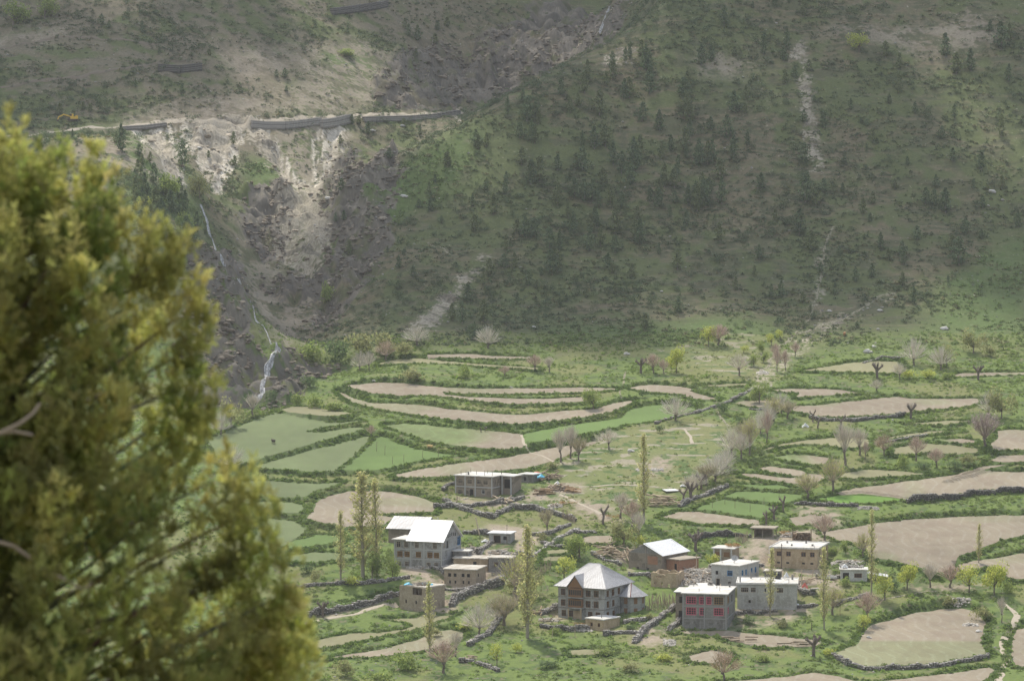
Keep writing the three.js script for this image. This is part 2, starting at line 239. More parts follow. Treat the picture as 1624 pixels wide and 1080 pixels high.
// ---------- terrace fields: [crop, where, outline in the photograph] ----------
const FIELDS = [
  ['soil', 'highest thin strip above the upper bands', [679, 563, 740, 562, 795, 565, 842, 566, 842, 569, 788, 569, 724, 568, 679, 566]],
  ['stubble', 'second thin strip from the top, left of the pink shrubs', [603, 576, 631, 570, 660, 569, 724, 575, 788, 580, 852, 583, 852, 586, 788, 583, 724, 579, 660, 577, 603, 579]],
  ['soil', 'forked upper band left of the round dense green tree', [551, 611, 596, 607, 640, 608, 676, 613, 756, 617, 860, 616, 920, 615, 978, 617, 975, 619, 920, 623, 860, 624, 800, 625, 740, 625, 702, 623, 708, 627, 744, 630, 800, 632, 860, 633, 925, 630, 932, 637, 870, 640, 812, 641, 766, 637, 724, 632, 685, 627, 630, 628, 590, 624, 566, 618]],
  ['soil', 'long lower band sweeping past the foot of the round dense green tree', [538, 622, 558, 630, 583, 639, 628, 640, 673, 643, 718, 650, 763, 654, 814, 658, 840, 658, 892, 652, 948, 649, 972, 640, 1001, 636, 1003, 639, 985, 648, 954, 657, 905, 665, 846, 671, 814, 673, 769, 670, 718, 666, 676, 661, 628, 654, 583, 645, 558, 638, 545, 629]],
  ['green', 'green band below the round tree', [831, 700, 828, 689, 862, 682, 923, 672, 985, 664, 997, 652, 1028, 644, 1062, 642, 1102, 648, 1105, 651, 1071, 663, 1034, 669, 997, 672, 972, 679, 923, 688, 874, 698, 834, 702]],
  ['mixed', 'lens shaped patch in the middle left', [612, 675, 641, 672, 679, 675, 724, 680, 772, 683, 826, 689, 829, 699, 828, 710, 788, 713, 740, 709, 702, 704, 667, 696, 638, 686, 619, 680]],
  ['soil', 'band above the twin house with rebar on its roof', [627, 754, 660, 746, 708, 738, 756, 731, 800, 726, 874, 711, 923, 703, 950, 700, 945, 704, 917, 715, 880, 731, 834, 743, 800, 746, 760, 749, 718, 755, 660, 758, 635, 758]],
  ['sprout', 'largest one beside the gully at the left', [356, 686, 378, 677, 404, 666, 436, 655, 468, 659, 490, 666, 519, 671, 545, 670, 566, 667, 570, 669, 545, 674, 506, 680, 484, 685, 506, 687, 545, 680, 575, 678, 578, 681, 548, 689, 519, 697, 481, 708, 446, 718, 417, 726, 391, 736, 345, 726, 330, 700]],
  ['stubble', 'small one at the mouth of the gully', [442, 651, 462, 645, 500, 646, 532, 653, 558, 656, 545, 659, 513, 660, 481, 657, 455, 654]],
  ['sprout', 'wedge left of the single thin pink tree', [401, 741, 436, 730, 484, 717, 532, 705, 577, 693, 586, 692, 583, 700, 569, 715, 549, 733, 532, 747, 494, 748, 452, 745, 417, 743]],
  ['green', 'wedge right of the single thin pink tree', [544, 746, 566, 726, 592, 700, 604, 693, 628, 702, 660, 713, 699, 720, 729, 722, 699, 726, 660, 732, 628, 740, 596, 746, 564, 747]],
  ['sprout', 'upper of the three stepped ones beside the juniper', [388, 764, 420, 762, 468, 766, 506, 768, 540, 765, 528, 771, 504, 778, 481, 789, 449, 789, 417, 785, 372, 775]],
  ['sprout', 'middle of the three stepped ones beside the juniper', [415, 796, 452, 797, 478, 801, 481, 807, 472, 814, 433, 814, 395, 805]],
  ['sprout', 'lowest of the three stepped ones beside the juniper', [425, 823, 462, 826, 486, 840, 472, 852, 460, 859, 440, 870, 395, 870]],
  ['soil', 'rounded one behind the poplar row and the white roofed house', [500, 799, 519, 788, 551, 780, 583, 779, 622, 781, 660, 788, 690, 797, 712, 802, 692, 804, 686, 812, 647, 814, 603, 815, 600, 818, 628, 821, 620, 827, 596, 836, 548, 836, 513, 830, 486, 822, 497, 811]],
  ['green', 'short strip left of the poplar row', [455, 862, 500, 849, 538, 851, 543, 857, 500, 866, 458, 870]],
  ['sprout', 'short lower strip left of the poplar row', [452, 884, 500, 876, 556, 879, 556, 885, 500, 892, 454, 890]],
  ['green', 'narrow strip along the stone wall left of the tarpaulin house', [500, 966, 553, 956, 593, 948, 633, 939, 610, 945, 553, 957, 505, 970]],
  ['stubble', 'curling one below the tarpaulin house', [480, 1022, 514, 1013, 553, 1006, 599, 1005, 636, 1000, 656, 993, 645, 986, 612, 983, 655, 981, 695, 978, 720, 976, 710, 981, 684, 988, 650, 1001, 610, 1008, 576, 1015, 542, 1023, 497, 1029]],
  ['soil', 'tapering one at the bottom left', [502, 1046, 542, 1040, 587, 1033, 621, 1026, 661, 1016, 695, 1001, 715, 999, 733, 1003, 733, 1010, 712, 1022, 689, 1029, 667, 1032, 627, 1038, 587, 1042, 548, 1043]],
  ['soil', 'crescent above the fan of bare meadow', [997, 617, 1016, 612, 1046, 611, 1077, 613, 1096, 617, 1103, 624, 1124, 630, 1138, 632, 1126, 634, 1102, 633, 1086, 628, 1065, 625, 1034, 623, 1012, 619]],
  ['stubble', 'thin sliver left of the boulder path', [1111, 612, 1145, 610, 1182, 609, 1189, 611, 1169, 613, 1132, 613]],
  ['soil', 'notched one right of the boulder path', [1219, 619, 1250, 617, 1292, 617, 1339, 619, 1364, 623, 1333, 626, 1300, 628, 1264, 630, 1269, 624, 1244, 622]],
  ['stubble', 'dull shaded one below the three white boulders', [1275, 588, 1311, 582, 1356, 575, 1394, 573, 1424, 574, 1434, 591, 1411, 592, 1356, 590, 1311, 589]],
  ['soil', 'thin far strip at the right edge', [1508, 596, 1528, 592, 1561, 591, 1640, 591, 1640, 594, 1575, 596, 1533, 598]],
  ['soil', 'very long pale one crossing the right half', [1163, 641, 1179, 636, 1216, 635, 1240, 638, 1258, 645, 1292, 644, 1333, 639, 1378, 634, 1428, 630, 1444, 633, 1478, 633, 1552, 633, 1554, 640, 1528, 646, 1478, 650, 1428, 656, 1381, 659, 1339, 661, 1297, 660, 1269, 653, 1242, 648, 1220, 647, 1190, 645]],
  ['stubble', 'wavy strip behind the tall grey willow', [1202, 718, 1217, 712, 1244, 704, 1283, 698, 1317, 695, 1356, 694, 1376, 697, 1379, 702, 1372, 709, 1339, 711, 1311, 706, 1281, 704, 1244, 707, 1217, 714]],
  ['mixed', 'small one above the yellow pollards', [1225, 726, 1256, 722, 1289, 723, 1317, 727, 1306, 738, 1278, 735, 1250, 731]],
  ['soil', 'small upper one left of the yellow pollards', [1203, 742, 1222, 740, 1256, 744, 1279, 750, 1267, 755, 1233, 750, 1211, 746]],
  ['soil', 'flat lower one left of the yellow pollards', [1175, 752, 1200, 752, 1233, 757, 1269, 759, 1285, 752, 1306, 753, 1308, 760, 1283, 768, 1256, 767, 1217, 761, 1180, 756]],
  ['stubble', 'thin crescent beside the orange bush', [1411, 694, 1439, 689, 1478, 684, 1524, 683, 1478, 688, 1444, 693, 1417, 696]],
  ['mixed', 'small lens left of the white blossoming tree', [1486, 698, 1519, 696, 1545, 698, 1548, 703, 1506, 702]],
  ['stubble', 'olive one behind the pink bushes', [1417, 712, 1444, 707, 1461, 704, 1506, 706, 1554, 712, 1548, 718, 1519, 721, 1478, 718, 1439, 721, 1419, 721]],
  ['soil', 'square one at the right edge beside the white blossoming tree', [1583, 684, 1603, 682, 1642, 683, 1642, 713, 1577, 714, 1571, 706, 1584, 695]],
  ['soil', 'narrow one at the right edge below the white blossoming tree', [1566, 731, 1589, 723, 1642, 722, 1642, 733, 1589, 733]],
  ['stubble', 'olive tan strip above the wide pale one', [1339, 751, 1378, 745, 1422, 747, 1450, 750, 1474, 752, 1450, 754, 1394, 757, 1344, 759, 1331, 757]],
  ['soil', 'wide pale one reaching the right edge', [1324, 782, 1356, 774, 1400, 770, 1444, 763, 1492, 757, 1544, 750, 1589, 748, 1642, 749, 1642, 773, 1603, 778, 1561, 777, 1511, 785, 1456, 793, 1439, 791, 1400, 786, 1356, 783]],
  ['lush', 'bright tongue beside the twin yellow pollards', [1296, 792, 1333, 786, 1367, 783, 1411, 788, 1442, 793, 1394, 797, 1339, 799]],
  ['green', 'upper one above the ruined houses', [1147, 788, 1169, 781, 1200, 780, 1237, 783, 1275, 786, 1272, 791, 1243, 798, 1200, 794, 1163, 790]],
  ['green', 'lower one above the ruined houses', [1104, 808, 1126, 798, 1148, 793, 1188, 798, 1229, 804, 1229, 809, 1209, 822, 1169, 816, 1132, 810]],
  ['soil', 'strip behind the white gable shed', [1051, 820, 1077, 812, 1108, 812, 1154, 818, 1204, 826, 1206, 832, 1169, 833, 1108, 830]],
  ['soil', 'largest ploughed one behind the tan house', [1300, 845, 1333, 840, 1389, 830, 1456, 824, 1517, 820, 1578, 818, 1644, 818, 1644, 845, 1589, 857, 1556, 871, 1522, 882, 1512, 892, 1518, 901, 1486, 909, 1461, 901, 1450, 898, 1417, 890, 1383, 885, 1372, 863, 1330, 858]],
  ['soil', 'wedge at the right edge behind the yellow willows', [1519, 896, 1544, 890, 1578, 887, 1644, 875, 1644, 920, 1600, 918, 1597, 910, 1569, 899, 1528, 906]],
  ['ploughed', 'rounded one at the bottom right with a rock pile in it', [1327, 1035, 1361, 1022, 1372, 1003, 1383, 992, 1422, 981, 1450, 973, 1489, 967, 1528, 966, 1544, 970, 1556, 980, 1565, 991, 1561, 1008, 1559, 1024, 1563, 1038, 1528, 1045, 1486, 1052, 1428, 1056, 1372, 1057, 1344, 1049, 1329, 1041]],
  ['soil', 'right edge one beyond the pale footpath', [1612, 1002, 1644, 988, 1644, 1060, 1610, 1055, 1605, 1038]],
  ['soil', 'bottom edge strip at the far right', [1405, 1080, 1472, 1073, 1528, 1066, 1570, 1059, 1578, 1064, 1556, 1085, 1480, 1096, 1400, 1094]],
  ['soil', 'bottom edge strip below the two headed stump', [1150, 1081, 1250, 1074, 1292, 1067, 1333, 1073, 1385, 1088, 1300, 1100, 1160, 1096]],
  ['stubble', 'tiny upper strip beside the slanting pale wall', [866, 874, 900, 872, 902, 877, 868, 879]], ['stubble', 'tiny lower strip beside the slanting pale wall', [860, 885, 896, 883, 898, 888, 863, 890]], ['soil', 'small one behind the round green willow', [925, 852, 968, 850, 972, 861, 930, 863]],
  ['soil', 'small one between the stump and the tan house', [1252, 822, 1292, 818, 1312, 826, 1264, 834]], ['stubble', 'small strip above the bright bottom grass', [905, 1032, 960, 1030, 968, 1036, 910, 1040]], ['green', 'thin strip between the two green fields and the bare meadow', [1160, 768, 1240, 770, 1270, 776, 1200, 776]], ['stubble', 'thin strip under the long pale field', [1440, 672, 1500, 668, 1540, 668, 1500, 674]], ['soil', 'thin strip right of the dark hedge', [1500, 762, 1560, 740, 1600, 737, 1560, 745]],
  ['soil', 'band before the house with pink windows', [1062, 1003, 1110, 1002, 1163, 1003, 1201, 1007, 1244, 1010, 1288, 1015, 1305, 1020, 1300, 1025, 1269, 1027, 1225, 1027, 1192, 1024, 1160, 1017, 1143, 1009, 1100, 1006]],
  ['soil', 'bare patch in the shrubs below the house with pink windows', [1092, 1041, 1128, 1031, 1158, 1040, 1140, 1053, 1102, 1050]],
];
const CROP_WORDS = { soil: ['ploughed_field', 'bare tan ploughed terrace field, '], ploughed: ['ploughed_field', 'half tan, half olive terrace field, '], stubble: ['crop_field', 'olive tan terrace field, '], green: ['crop_field', 'fresh green terrace field, '], sprout: ['crop_field', 'grey green terrace field of young crop, '], mixed: ['crop_field', 'terrace field half green, half bare soil, '], lush: ['crop_field', 'bright green terrace field, '] };

// ---------- footprints of the houses: near corner in the photograph, turn, width, depth, height ----------
const PLOTS = {
  hip: [959, 985, 28, 13.3, 15, 8.3], pink: [1153, 999, 12, 11.4, 15, 8.9], long: [1264, 967, 6, 15.3, 11.6, 6.4], blue: [1172, 931, 30, 8, 12.3, 5.4], tan: [1297, 903, 17, 12.8, 14.5, 5.3],
  white: [1376, 922, 5, 7, 5, 2.9], porch: [1163, 890, 20, 5.6, 6, 3.2], gable: [1050, 906, 35, 10.6, 13, 4.4], ruin: [1073, 933, 20, 7, 7, 4], brick: [1078, 909, 46, 5.6, 7.5, 3.4], mudshed: [957, 1001, 38, 5.6, 7, 2.7],
  big: [701.5, 903, 20, 14, 14, 7.4], rear: [668, 862, 16, 9.5, 9, 4], shed: [809, 862, 15, 6, 5, 2.6], lower: [755, 931, 16, 8.8, 9, 4.4], upper: [774, 903, 10, 9.4, 6, 2.7], annexe: [812, 908, 12, 6.4, 5, 3.7],
  tarp: [674, 971, 42, 9.2, 7.4, 6.2], rebar: [781, 789, 27, 12.2, 11, 5.8], hut: [845, 766, 30, 4.6, 4.6, 2.3], shelter: [1227, 854, 15, 6, 5, 2.6], shack: [1238, 922, 12, 4.2, 3.4, 2.5], coop: [742, 893, 18, 4.2, 3.5, 3],
};
for (const k in PLOTS) {
  const [px, py, psi, W, D, H] = PLOTS[k], b = cast(px, py, base), a = psi * Math.PI / 180, c = Math.cos(a), s = Math.sin(a);
  // local +x runs along the front to the near corner, local +z out of the front
  const ox = W / 2 * c - D / 2 * s, oz = W / 2 * s + D / 2 * c;
  PLOTS[k] = { x: b[0] - ox, z: -b[1] - oz, y: b[2], turn: -a, c, s, W, D, H };
}
function plotDist(p, x, d) { const dx = x - p.x, dz = -d - p.z, lx = dx * p.c + dz * p.s, lz = -dx * p.s + dz * p.c; return Math.hypot(Math.max(Math.abs(lx) - p.W / 2, 0), Math.max(Math.abs(lz) - p.D / 2, 0)); }

// ---------- the ground near the village: fields lie flatter than the slope, with banks between ----------
const G1 = { x0: -205, d0: 735, c: 0.8, w: 513, h: 458 }, G2 = { x0: -285, d0: 1098.4, c: 1.2, w: 476, h: 386 };
for (const G of [G1, G2]) { G.H = new Float32Array(G.w * G.h); for (let j = 0; j < G.h; j++) for (let i = 0; i < G.w; i++) { const x = G.x0 + i * G.c, d = G.d0 + j * G.c; G.H[j * G.w + i] = base(x, d) + detail(x, d); } }
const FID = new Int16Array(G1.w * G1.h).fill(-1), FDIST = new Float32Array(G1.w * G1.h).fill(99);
const fields = FIELDS.map(([crop, where, out], id) => {
  let P = pairs(out).map(([x, y]) => cast(x, y, base));
  const X = P.reduce((s, p) => s + p[0], 0) / P.length, D = P.reduce((s, p) => s + p[1], 0) / P.length;
  let sxx = 1e-3, sdd = 1e-3, sxd = 0, sxh = 0, sdh = 0, hm = 0;
  for (const p of P) hm += p[2] / P.length;
  for (const p of P) { const a = p[0] - X, b = p[1] - D; sxx += a * a; sdd += b * b; sxd += a * b; sxh += a * (p[2] - hm); sdh += b * (p[2] - hm); }
  const det = sxx * sdd - sxd * sxd, gx = (sxh * sdd - sdh * sxd) / det * 0.9, gd = (sdh * sxx - sxh * sxd) / det * 0.78;
  const T = (x, d) => hm + gx * (x - X) + gd * (d - D);
  P = pairs(out).map(([x, y]) => { const h = cast(x, y, T, D - 60, D + 60, 1); return [h[0], h[1]]; });
  const Q = []; P.forEach((a, i) => { const e = P[(i + 1) % P.length], L = Math.hypot(e[0] - a[0], e[1] - a[1]), n = Math.max(1, Math.min(10, Math.round(L / 1.8))), nx = -(e[1] - a[1]) / (L || 1), nd = (e[0] - a[0]) / (L || 1); for (let k = 0; k < n; k++) { const x = lerp(a[0], e[0], k / n), d = lerp(a[1], e[1], k / n), j = k ? ((vn(x * 0.35 + id, d * 0.35) - 0.5) * 1.0 + (vn(x * 1.1, d * 1.1 + id) - 0.5) * 0.6) : 0; Q.push([x + nx * j, d + nd * j]); } });
  P = Q;
  const b = box2(P), R = 2.4;
  for (let j = Math.max(0, Math.floor((b[1] - R - G1.d0) / G1.c)); j <= Math.min(G1.h - 1, (b[3] + R - G1.d0) / G1.c); j++) for (let i = Math.max(0, Math.floor((b[0] - R - G1.x0) / G1.c)); i <= Math.min(G1.w - 1, (b[2] + R - G1.x0) / G1.c); i++) {
    const x = G1.x0 + i * G1.c, d = G1.d0 + j * G1.c, o = j * G1.w + i, inn = inside(P, x, d), e = edgeDist(P, x, d);
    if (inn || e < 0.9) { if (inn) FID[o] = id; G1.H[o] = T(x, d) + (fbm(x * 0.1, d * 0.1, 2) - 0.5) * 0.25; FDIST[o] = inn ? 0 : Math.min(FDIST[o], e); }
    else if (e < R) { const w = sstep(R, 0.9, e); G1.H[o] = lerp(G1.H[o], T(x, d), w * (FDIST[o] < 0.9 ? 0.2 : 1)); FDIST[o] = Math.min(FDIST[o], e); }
  }
  return { crop, where, P, T };
});
for (const k in PLOTS) {
  const p = PLOTS[k], R = Math.hypot(p.W, p.D) / 2 + 5;
  for (let j = Math.max(0, Math.floor((-p.z - R - G1.d0) / G1.c)); j <= (-p.z + R - G1.d0) / G1.c; j++) for (let i = Math.floor((p.x - R - G1.x0) / G1.c); i <= (p.x + R - G1.x0) / G1.c; i++) {
    const e = plotDist(p, G1.x0 + i * G1.c, G1.d0 + j * G1.c), o = j * G1.w + i;
    if (e < 4) { const x = G1.x0 + i * G1.c, z = -(G1.d0 + j * G1.c), back = p.D / 2 - (-(x - p.x) * p.s + (z - p.z) * p.c); G1.H[o] = lerp(G1.H[o], p.y - 0.03 + Math.max(0, back) * 0.1, sstep(4, 0.9, e)); }
  }
}
function ground(x, d) {
  const G = d < 1099 ? G1 : G2, fx = (x - G.x0) / G.c, fd = (d - G.d0) / G.c;
  if (fx < 0 || fd < 0 || fx >= G.w - 1 || fd >= G.h - 1) return base(x, d);
  const i = fx | 0, j = fd | 0, u = fx - i, v = fd - j, o = j * G.w + i, a = G.H[o], b = G.H[o + 1], c = G.H[o + G.w], e = G.H[o + G.w + 1];
  return u + v < 1 ? a + (b - a) * u + (c - a) * v : e + (c - e) * (1 - u) + (b - e) * (1 - v);
}
const onField = (x, d) => { const i = Math.round((x - G1.x0) / G1.c), j = Math.round((d - G1.d0) / G1.c); return i >= 0 && j >= 0 && i < G1.w && j < G1.h ? FID[j * G1.w + i] : -1; };
const fieldDist = (x, d) => { const i = Math.round((x - G1.x0) / G1.c), j = Math.round((d - G1.d0) / G1.c); return i >= 0 && j >= 0 && i < G1.w && j < G1.h ? FDIST[j * G1.w + i] : 99; };
const hit = (px, py, from) => { const h = cast(px, py, ground, from); return new THREE.Vector3(h[0], h[2], -h[1]); };
const nearPlot = (x, d) => { let m = 99; for (const k in PLOTS) m = Math.min(m, plotDist(PLOTS[k], x, d)); return m; };
// ---------- land surfaces ----------
const LUT = new Uint8Array(4096); for (let i = 0; i < 4096; i++) { const l = i / 4095; LUT[i] = Math.round(255 * (l <= 0.0031308 ? l * 12.92 : 1.055 * Math.pow(l, 1 / 2.4) - 0.055)); }
const enc = (l) => LUT[clamp(Math.round(l * 4095), 0, 4095)];
function paint(w, h, fn, wrap) {   // a colour map from linear base colours
  const data = new Uint8Array(w * h * 4), c = [0, 0, 0];
  for (let j = 0; j < h; j++) for (let i = 0; i < w; i++) { fn((i + 0.5) / w, (j + 0.5) / h, c); const k = (j * w + i) * 4; data[k] = enc(c[0]); data[k + 1] = enc(c[1]); data[k + 2] = enc(c[2]); data[k + 3] = 255; }
  const t = new THREE.DataTexture(data, w, h); t.colorSpace = THREE.SRGBColorSpace; t.magFilter = THREE.LinearFilter; t.minFilter = THREE.LinearMipmapLinearFilter; t.generateMipmaps = true;
  t.wrapS = t.wrapT = wrap ? THREE.RepeatWrapping : THREE.ClampToEdgeWrapping; t.needsUpdate = true; return t;
}
const mix = (c, r, g, b, t) => { c[0] += (r - c[0]) * t; c[1] += (g - c[1]) * t; c[2] += (b - c[2]) * t; };
const vzone = (list, blur) => { const m = new Mask(-205, 735, 342, 310, 1.2); for (const p of list) m.fill(worldPoly(p, ground)); return m.blur(blur); };
const DRY = vzone([[868, 735, 950, 690, 1060, 672, 1130, 664, 1172, 690, 1130, 750, 1060, 800, 960, 815, 870, 790, 880, 752], [1180, 630, 1290, 540, 1340, 520, 1280, 560, 1220, 610], [1030, 560, 1160, 520, 1240, 540, 1180, 600]], 3);
const YARD = vzone([
  [1010, 742, 1040, 722, 1070, 726, 1060, 745, 1030, 760], [905, 790, 960, 800, 990, 830, 940, 826, 900, 806], [615, 893, 700, 905, 715, 880, 790, 862, 835, 862, 840, 900, 760, 940, 700, 940, 640, 918],
  [704, 786, 790, 794, 860, 772, 920, 765, 925, 780, 850, 800, 760, 806], [1075, 905, 1130, 900, 1180, 930, 1100, 945, 1060, 930], [1150, 880, 1230, 860, 1250, 900, 1330, 912, 1330, 940, 1240, 940, 1170, 950], [1090, 975, 1180, 965, 1290, 960, 1280, 980, 1180, 1000, 1060, 1000],
  [1010, 1000, 1060, 985, 1050, 1030, 1000, 1020], [868, 960, 890, 962, 888, 985, 860, 990], [1440, 930, 1560, 925, 1560, 935, 1440, 940], [640, 960, 720, 940, 720, 970, 690, 990], [500, 975, 640, 945, 640, 952, 505, 985], [1180, 850, 1300, 838, 1310, 862, 1190, 870],
  [980, 870, 1010, 860, 1000, 910, 960, 890], [1270, 800, 1330, 810, 1330, 840, 1260, 830], [760, 830, 870, 840, 850, 870, 770, 860]], 2);
function rockColour(x, d, c, n1, n2, n3, n4) {
  const wx = x + (n2 - 0.5) * 14 + (n3 - .5) * 3, wd = d + (n1 - 0.5) * 14 + (n3 - 0.5) * 6;
  const bare = BARE.at(wx, wd), rock = ROCK.at(wx, wd), scree = SCREE.at(x + (n2 - .5) * 7 + (n4 - .5) * 3, d + (n3 - 0.5) * 9);
  if (bare > 0.02) { const r = vn(x * 0.22 + 3 * vn(x * .04, d * .04), d * 0.03); mix(c, 0.24 + 0.11 * r, 0.20 + 0.095 * r, 0.15 + 0.075 * r, bare * sstep(0.62, 0.42, n2 * 0.7 + n3 * 0.3) * 0.85); }
  if (rock > 0.02) { const s = fbm(x * 0.05 + 30, (base(x, d) + 0.16 * x) * 0.8, 3); mix(c, 0.10 + 0.22 * s * s, 0.088 + 0.19 * s * s, 0.074 + 0.15 * s * s, sstep(0.25, 0.6, rock) * 0.95 * sstep(0.72, 0.5, n2)); }
  const fan = FAN.at(x + (n2 - 0.5) * 5, d + (n3 - .5) * 4);
  if (fan > 0.03) { const s = sstep(0.35, 0.62, 0.55 * vn(x * 0.55 + (n2 - 0.5) * 3, d * 0.05 + 3) + 0.3 * vn(x * 1.4, d * 0.1) + 0.3 * n3), q = 0.85 + 0.3 * n4; mix(c, 0.58 * q, 0.525 * q, 0.43 * q, sstep(0.2, 0.6, fan) * s * 0.95); }
  if (scree > 0.05) { if (x > 60 && d < 1150 && sstep(0.45, 0.6, n2) > n4) return; const led = sstep(0.55, 0.7, fbm(x * 0.06, (base(x, d) + 0.2 * x) * 0.7 + 50, 3)); mix(c, 0.30 + n4 * 0.14 - led * 0.17, 0.258 + n4 * 0.13 - led * 0.15, 0.195 + n4 * 0.10 - led * 0.11, sstep(0.3, 0.8, scree + (n3 - 0.5) * 0.8 + (n2 - 0.5) * 0.9) * 0.9); }
}
function valleyColour(x, d, c) {
  const n1 = fbm(x * 0.05, d * 0.05, 4), n2 = fbm(x * 0.35 + 40, d * 0.35, 3), n3 = vn(x * 1.6, d * 1.6), n4 = vn(x * 3.7 + 9, d * 3.7);
  c[0] = 0.135; c[1] = 0.185; c[2] = 0.042;
  mix(c, 0.08, 0.125, 0.03, sstep(0.45, 0.65, n2));
  mix(c, 0.19, 0.19, 0.07, sstep(0.5, 0.66, n1) * 0.75);
  mix(c, 0.19, 0.16, 0.10, sstep(0.62, 0.78, n2 * 0.6 + n3 * 0.4) * 0.8);
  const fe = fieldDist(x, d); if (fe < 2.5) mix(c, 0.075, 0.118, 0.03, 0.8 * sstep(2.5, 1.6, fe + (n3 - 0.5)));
  const wx = x + (n2 - 0.5) * 6, wd = d + (n3 - 0.5) * 3, dry = DRY.at(wx, wd), yard = YARD.at(wx, wd);
  if (dry > 0.02) { mix(c, 0.20, 0.205, 0.085, dry * 0.62); mix(c, 0.09, 0.14, 0.035, dry * sstep(0.52, 0.62, n2)); mix(c, 0.36, 0.31, 0.235, dry * sstep(0.6, 0.7, vn(x * 0.12, d * 0.5) * 0.5 + n2 * 0.5) * 0.8); }
  if (yard > 0.02) mix(c, 0.31 + n3 * 0.06, 0.255 + n3 * 0.05, 0.19 + n3 * 0.04, yard * sstep(0.75, 0.45, n2));
  if (d > 1040) { const t = Math.max(sstep(1060, 1095, d), sstep(-95, -125, x) * sstep(1040, 1060, d)); mix(c, 0.10 + 0.05 * n2, 0.115 + 0.05 * n2, 0.05, t * 0.7 * (1 - LUSH.at(x, d) * 0.6)); }
  if (d > 992) rockColour(x, d, c, n1, n2, n3, n4);
  const g = 0.8 + 0.4 * n4; c[0] *= g; c[1] *= g; c[2] *= g;
}
function hillColour(x, d, c) {
  const n1 = fbm(x * 0.025, d * 0.025 + 8, 4), n2 = fbm(x * 0.16 + 11, d * 0.2, 4), n3 = vn(x * 0.9, d * 1.3), n4 = vn(x * 2.6 + 5, d * 2.6), step = fbm(x * 0.05, d * 0.9, 3);
  c[0] = 0.11; c[1] = 0.132; c[2] = 0.045;
  mix(c, 0.185, 0.148, 0.092, sstep(0.42, 0.6, n1 * 0.45 + n2 * 0.55) * 0.85);
  mix(c, 0.07, 0.09, 0.034, sstep(0.5, 0.62, n2 * 0.6 + step * 0.4) * 0.7);
  const left = sstep(20, -60, x) * sstep(1180, 1260, d);
  mix(c, 0.20, 0.17, 0.115, left * sstep(0.4, 0.6, n2 * 0.5 + n1 * 0.5) * 0.75);
  const lush = LUSH.at(x + (n2 - 0.5) * 14, d + (n1 - 0.5) * 14);
  if (lush > 0.02) mix(c, 0.10, 0.15, 0.04, lush * (0.65 + 0.3 * sstep(0.4, 0.6, n2)));
  rockColour(x, d, c, n1, n2, n3, n4);
  mix(c, 0.42, 0.38, 0.31, sstep(0.84, 0.93, n4 * 0.6 + n3 * 0.4) * 0.7);
  const g = 0.78 + 0.44 * n4; c[0] *= g; c[1] *= g; c[2] *= g;
}
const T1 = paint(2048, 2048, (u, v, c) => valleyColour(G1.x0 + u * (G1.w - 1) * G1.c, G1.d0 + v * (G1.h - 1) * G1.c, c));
const T2 = paint(2048, 2048, (u, v, c) => hillColour(G2.x0 + u * (G2.w - 1) * G2.c, G2.d0 + v * (G2.h - 1) * G2.c, c));
const std = (o) => new THREE.MeshStandardMaterial({ roughness: 1, ...o });
function landMesh(G, reach, map, name, label, drop) {
  const id = new Int32Array(G.w * G.h).fill(-1), p = [], uv = [], ix = [];
  const get = (i, j) => { const o = j * G.w + i; if (id[o] < 0) { id[o] = p.length / 3; const x = G.x0 + i * G.c, d = G.d0 + j * G.c; p.push(x, G.H[o] - (j < drop ? 0.4 : 0), -d); uv.push(i / (G.w - 1), j / (G.h - 1)); } return id[o]; };
  for (let j = 0; j < G.h - 1; j++) { const m = reach * (G.d0 + j * G.c) + 8; for (let i = 0; i < G.w - 1; i++) { const x = G.x0 + i * G.c; if (Math.abs(x) > m) continue; const a = get(i, j), b = get(i + 1, j), c = get(i, j + 1), e = get(i + 1, j + 1); ix.push(a, b, c, b, e, c); } }
  const g = new THREE.BufferGeometry(); g.setAttribute('position', new THREE.Float32BufferAttribute(p, 3)); g.setAttribute('uv', new THREE.Float32BufferAttribute(uv, 2)); g.setIndex(ix); g.computeVertexNormals();
  return tag(top(shadowed(new THREE.Mesh(g, std({ map }))), name), label, null, null, 'structure');
}
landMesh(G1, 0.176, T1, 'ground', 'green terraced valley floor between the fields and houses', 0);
landMesh(G2, 0.172, T2, 'hillside', 'steep scrubby mountainside with rock, scree and a gully', 1);
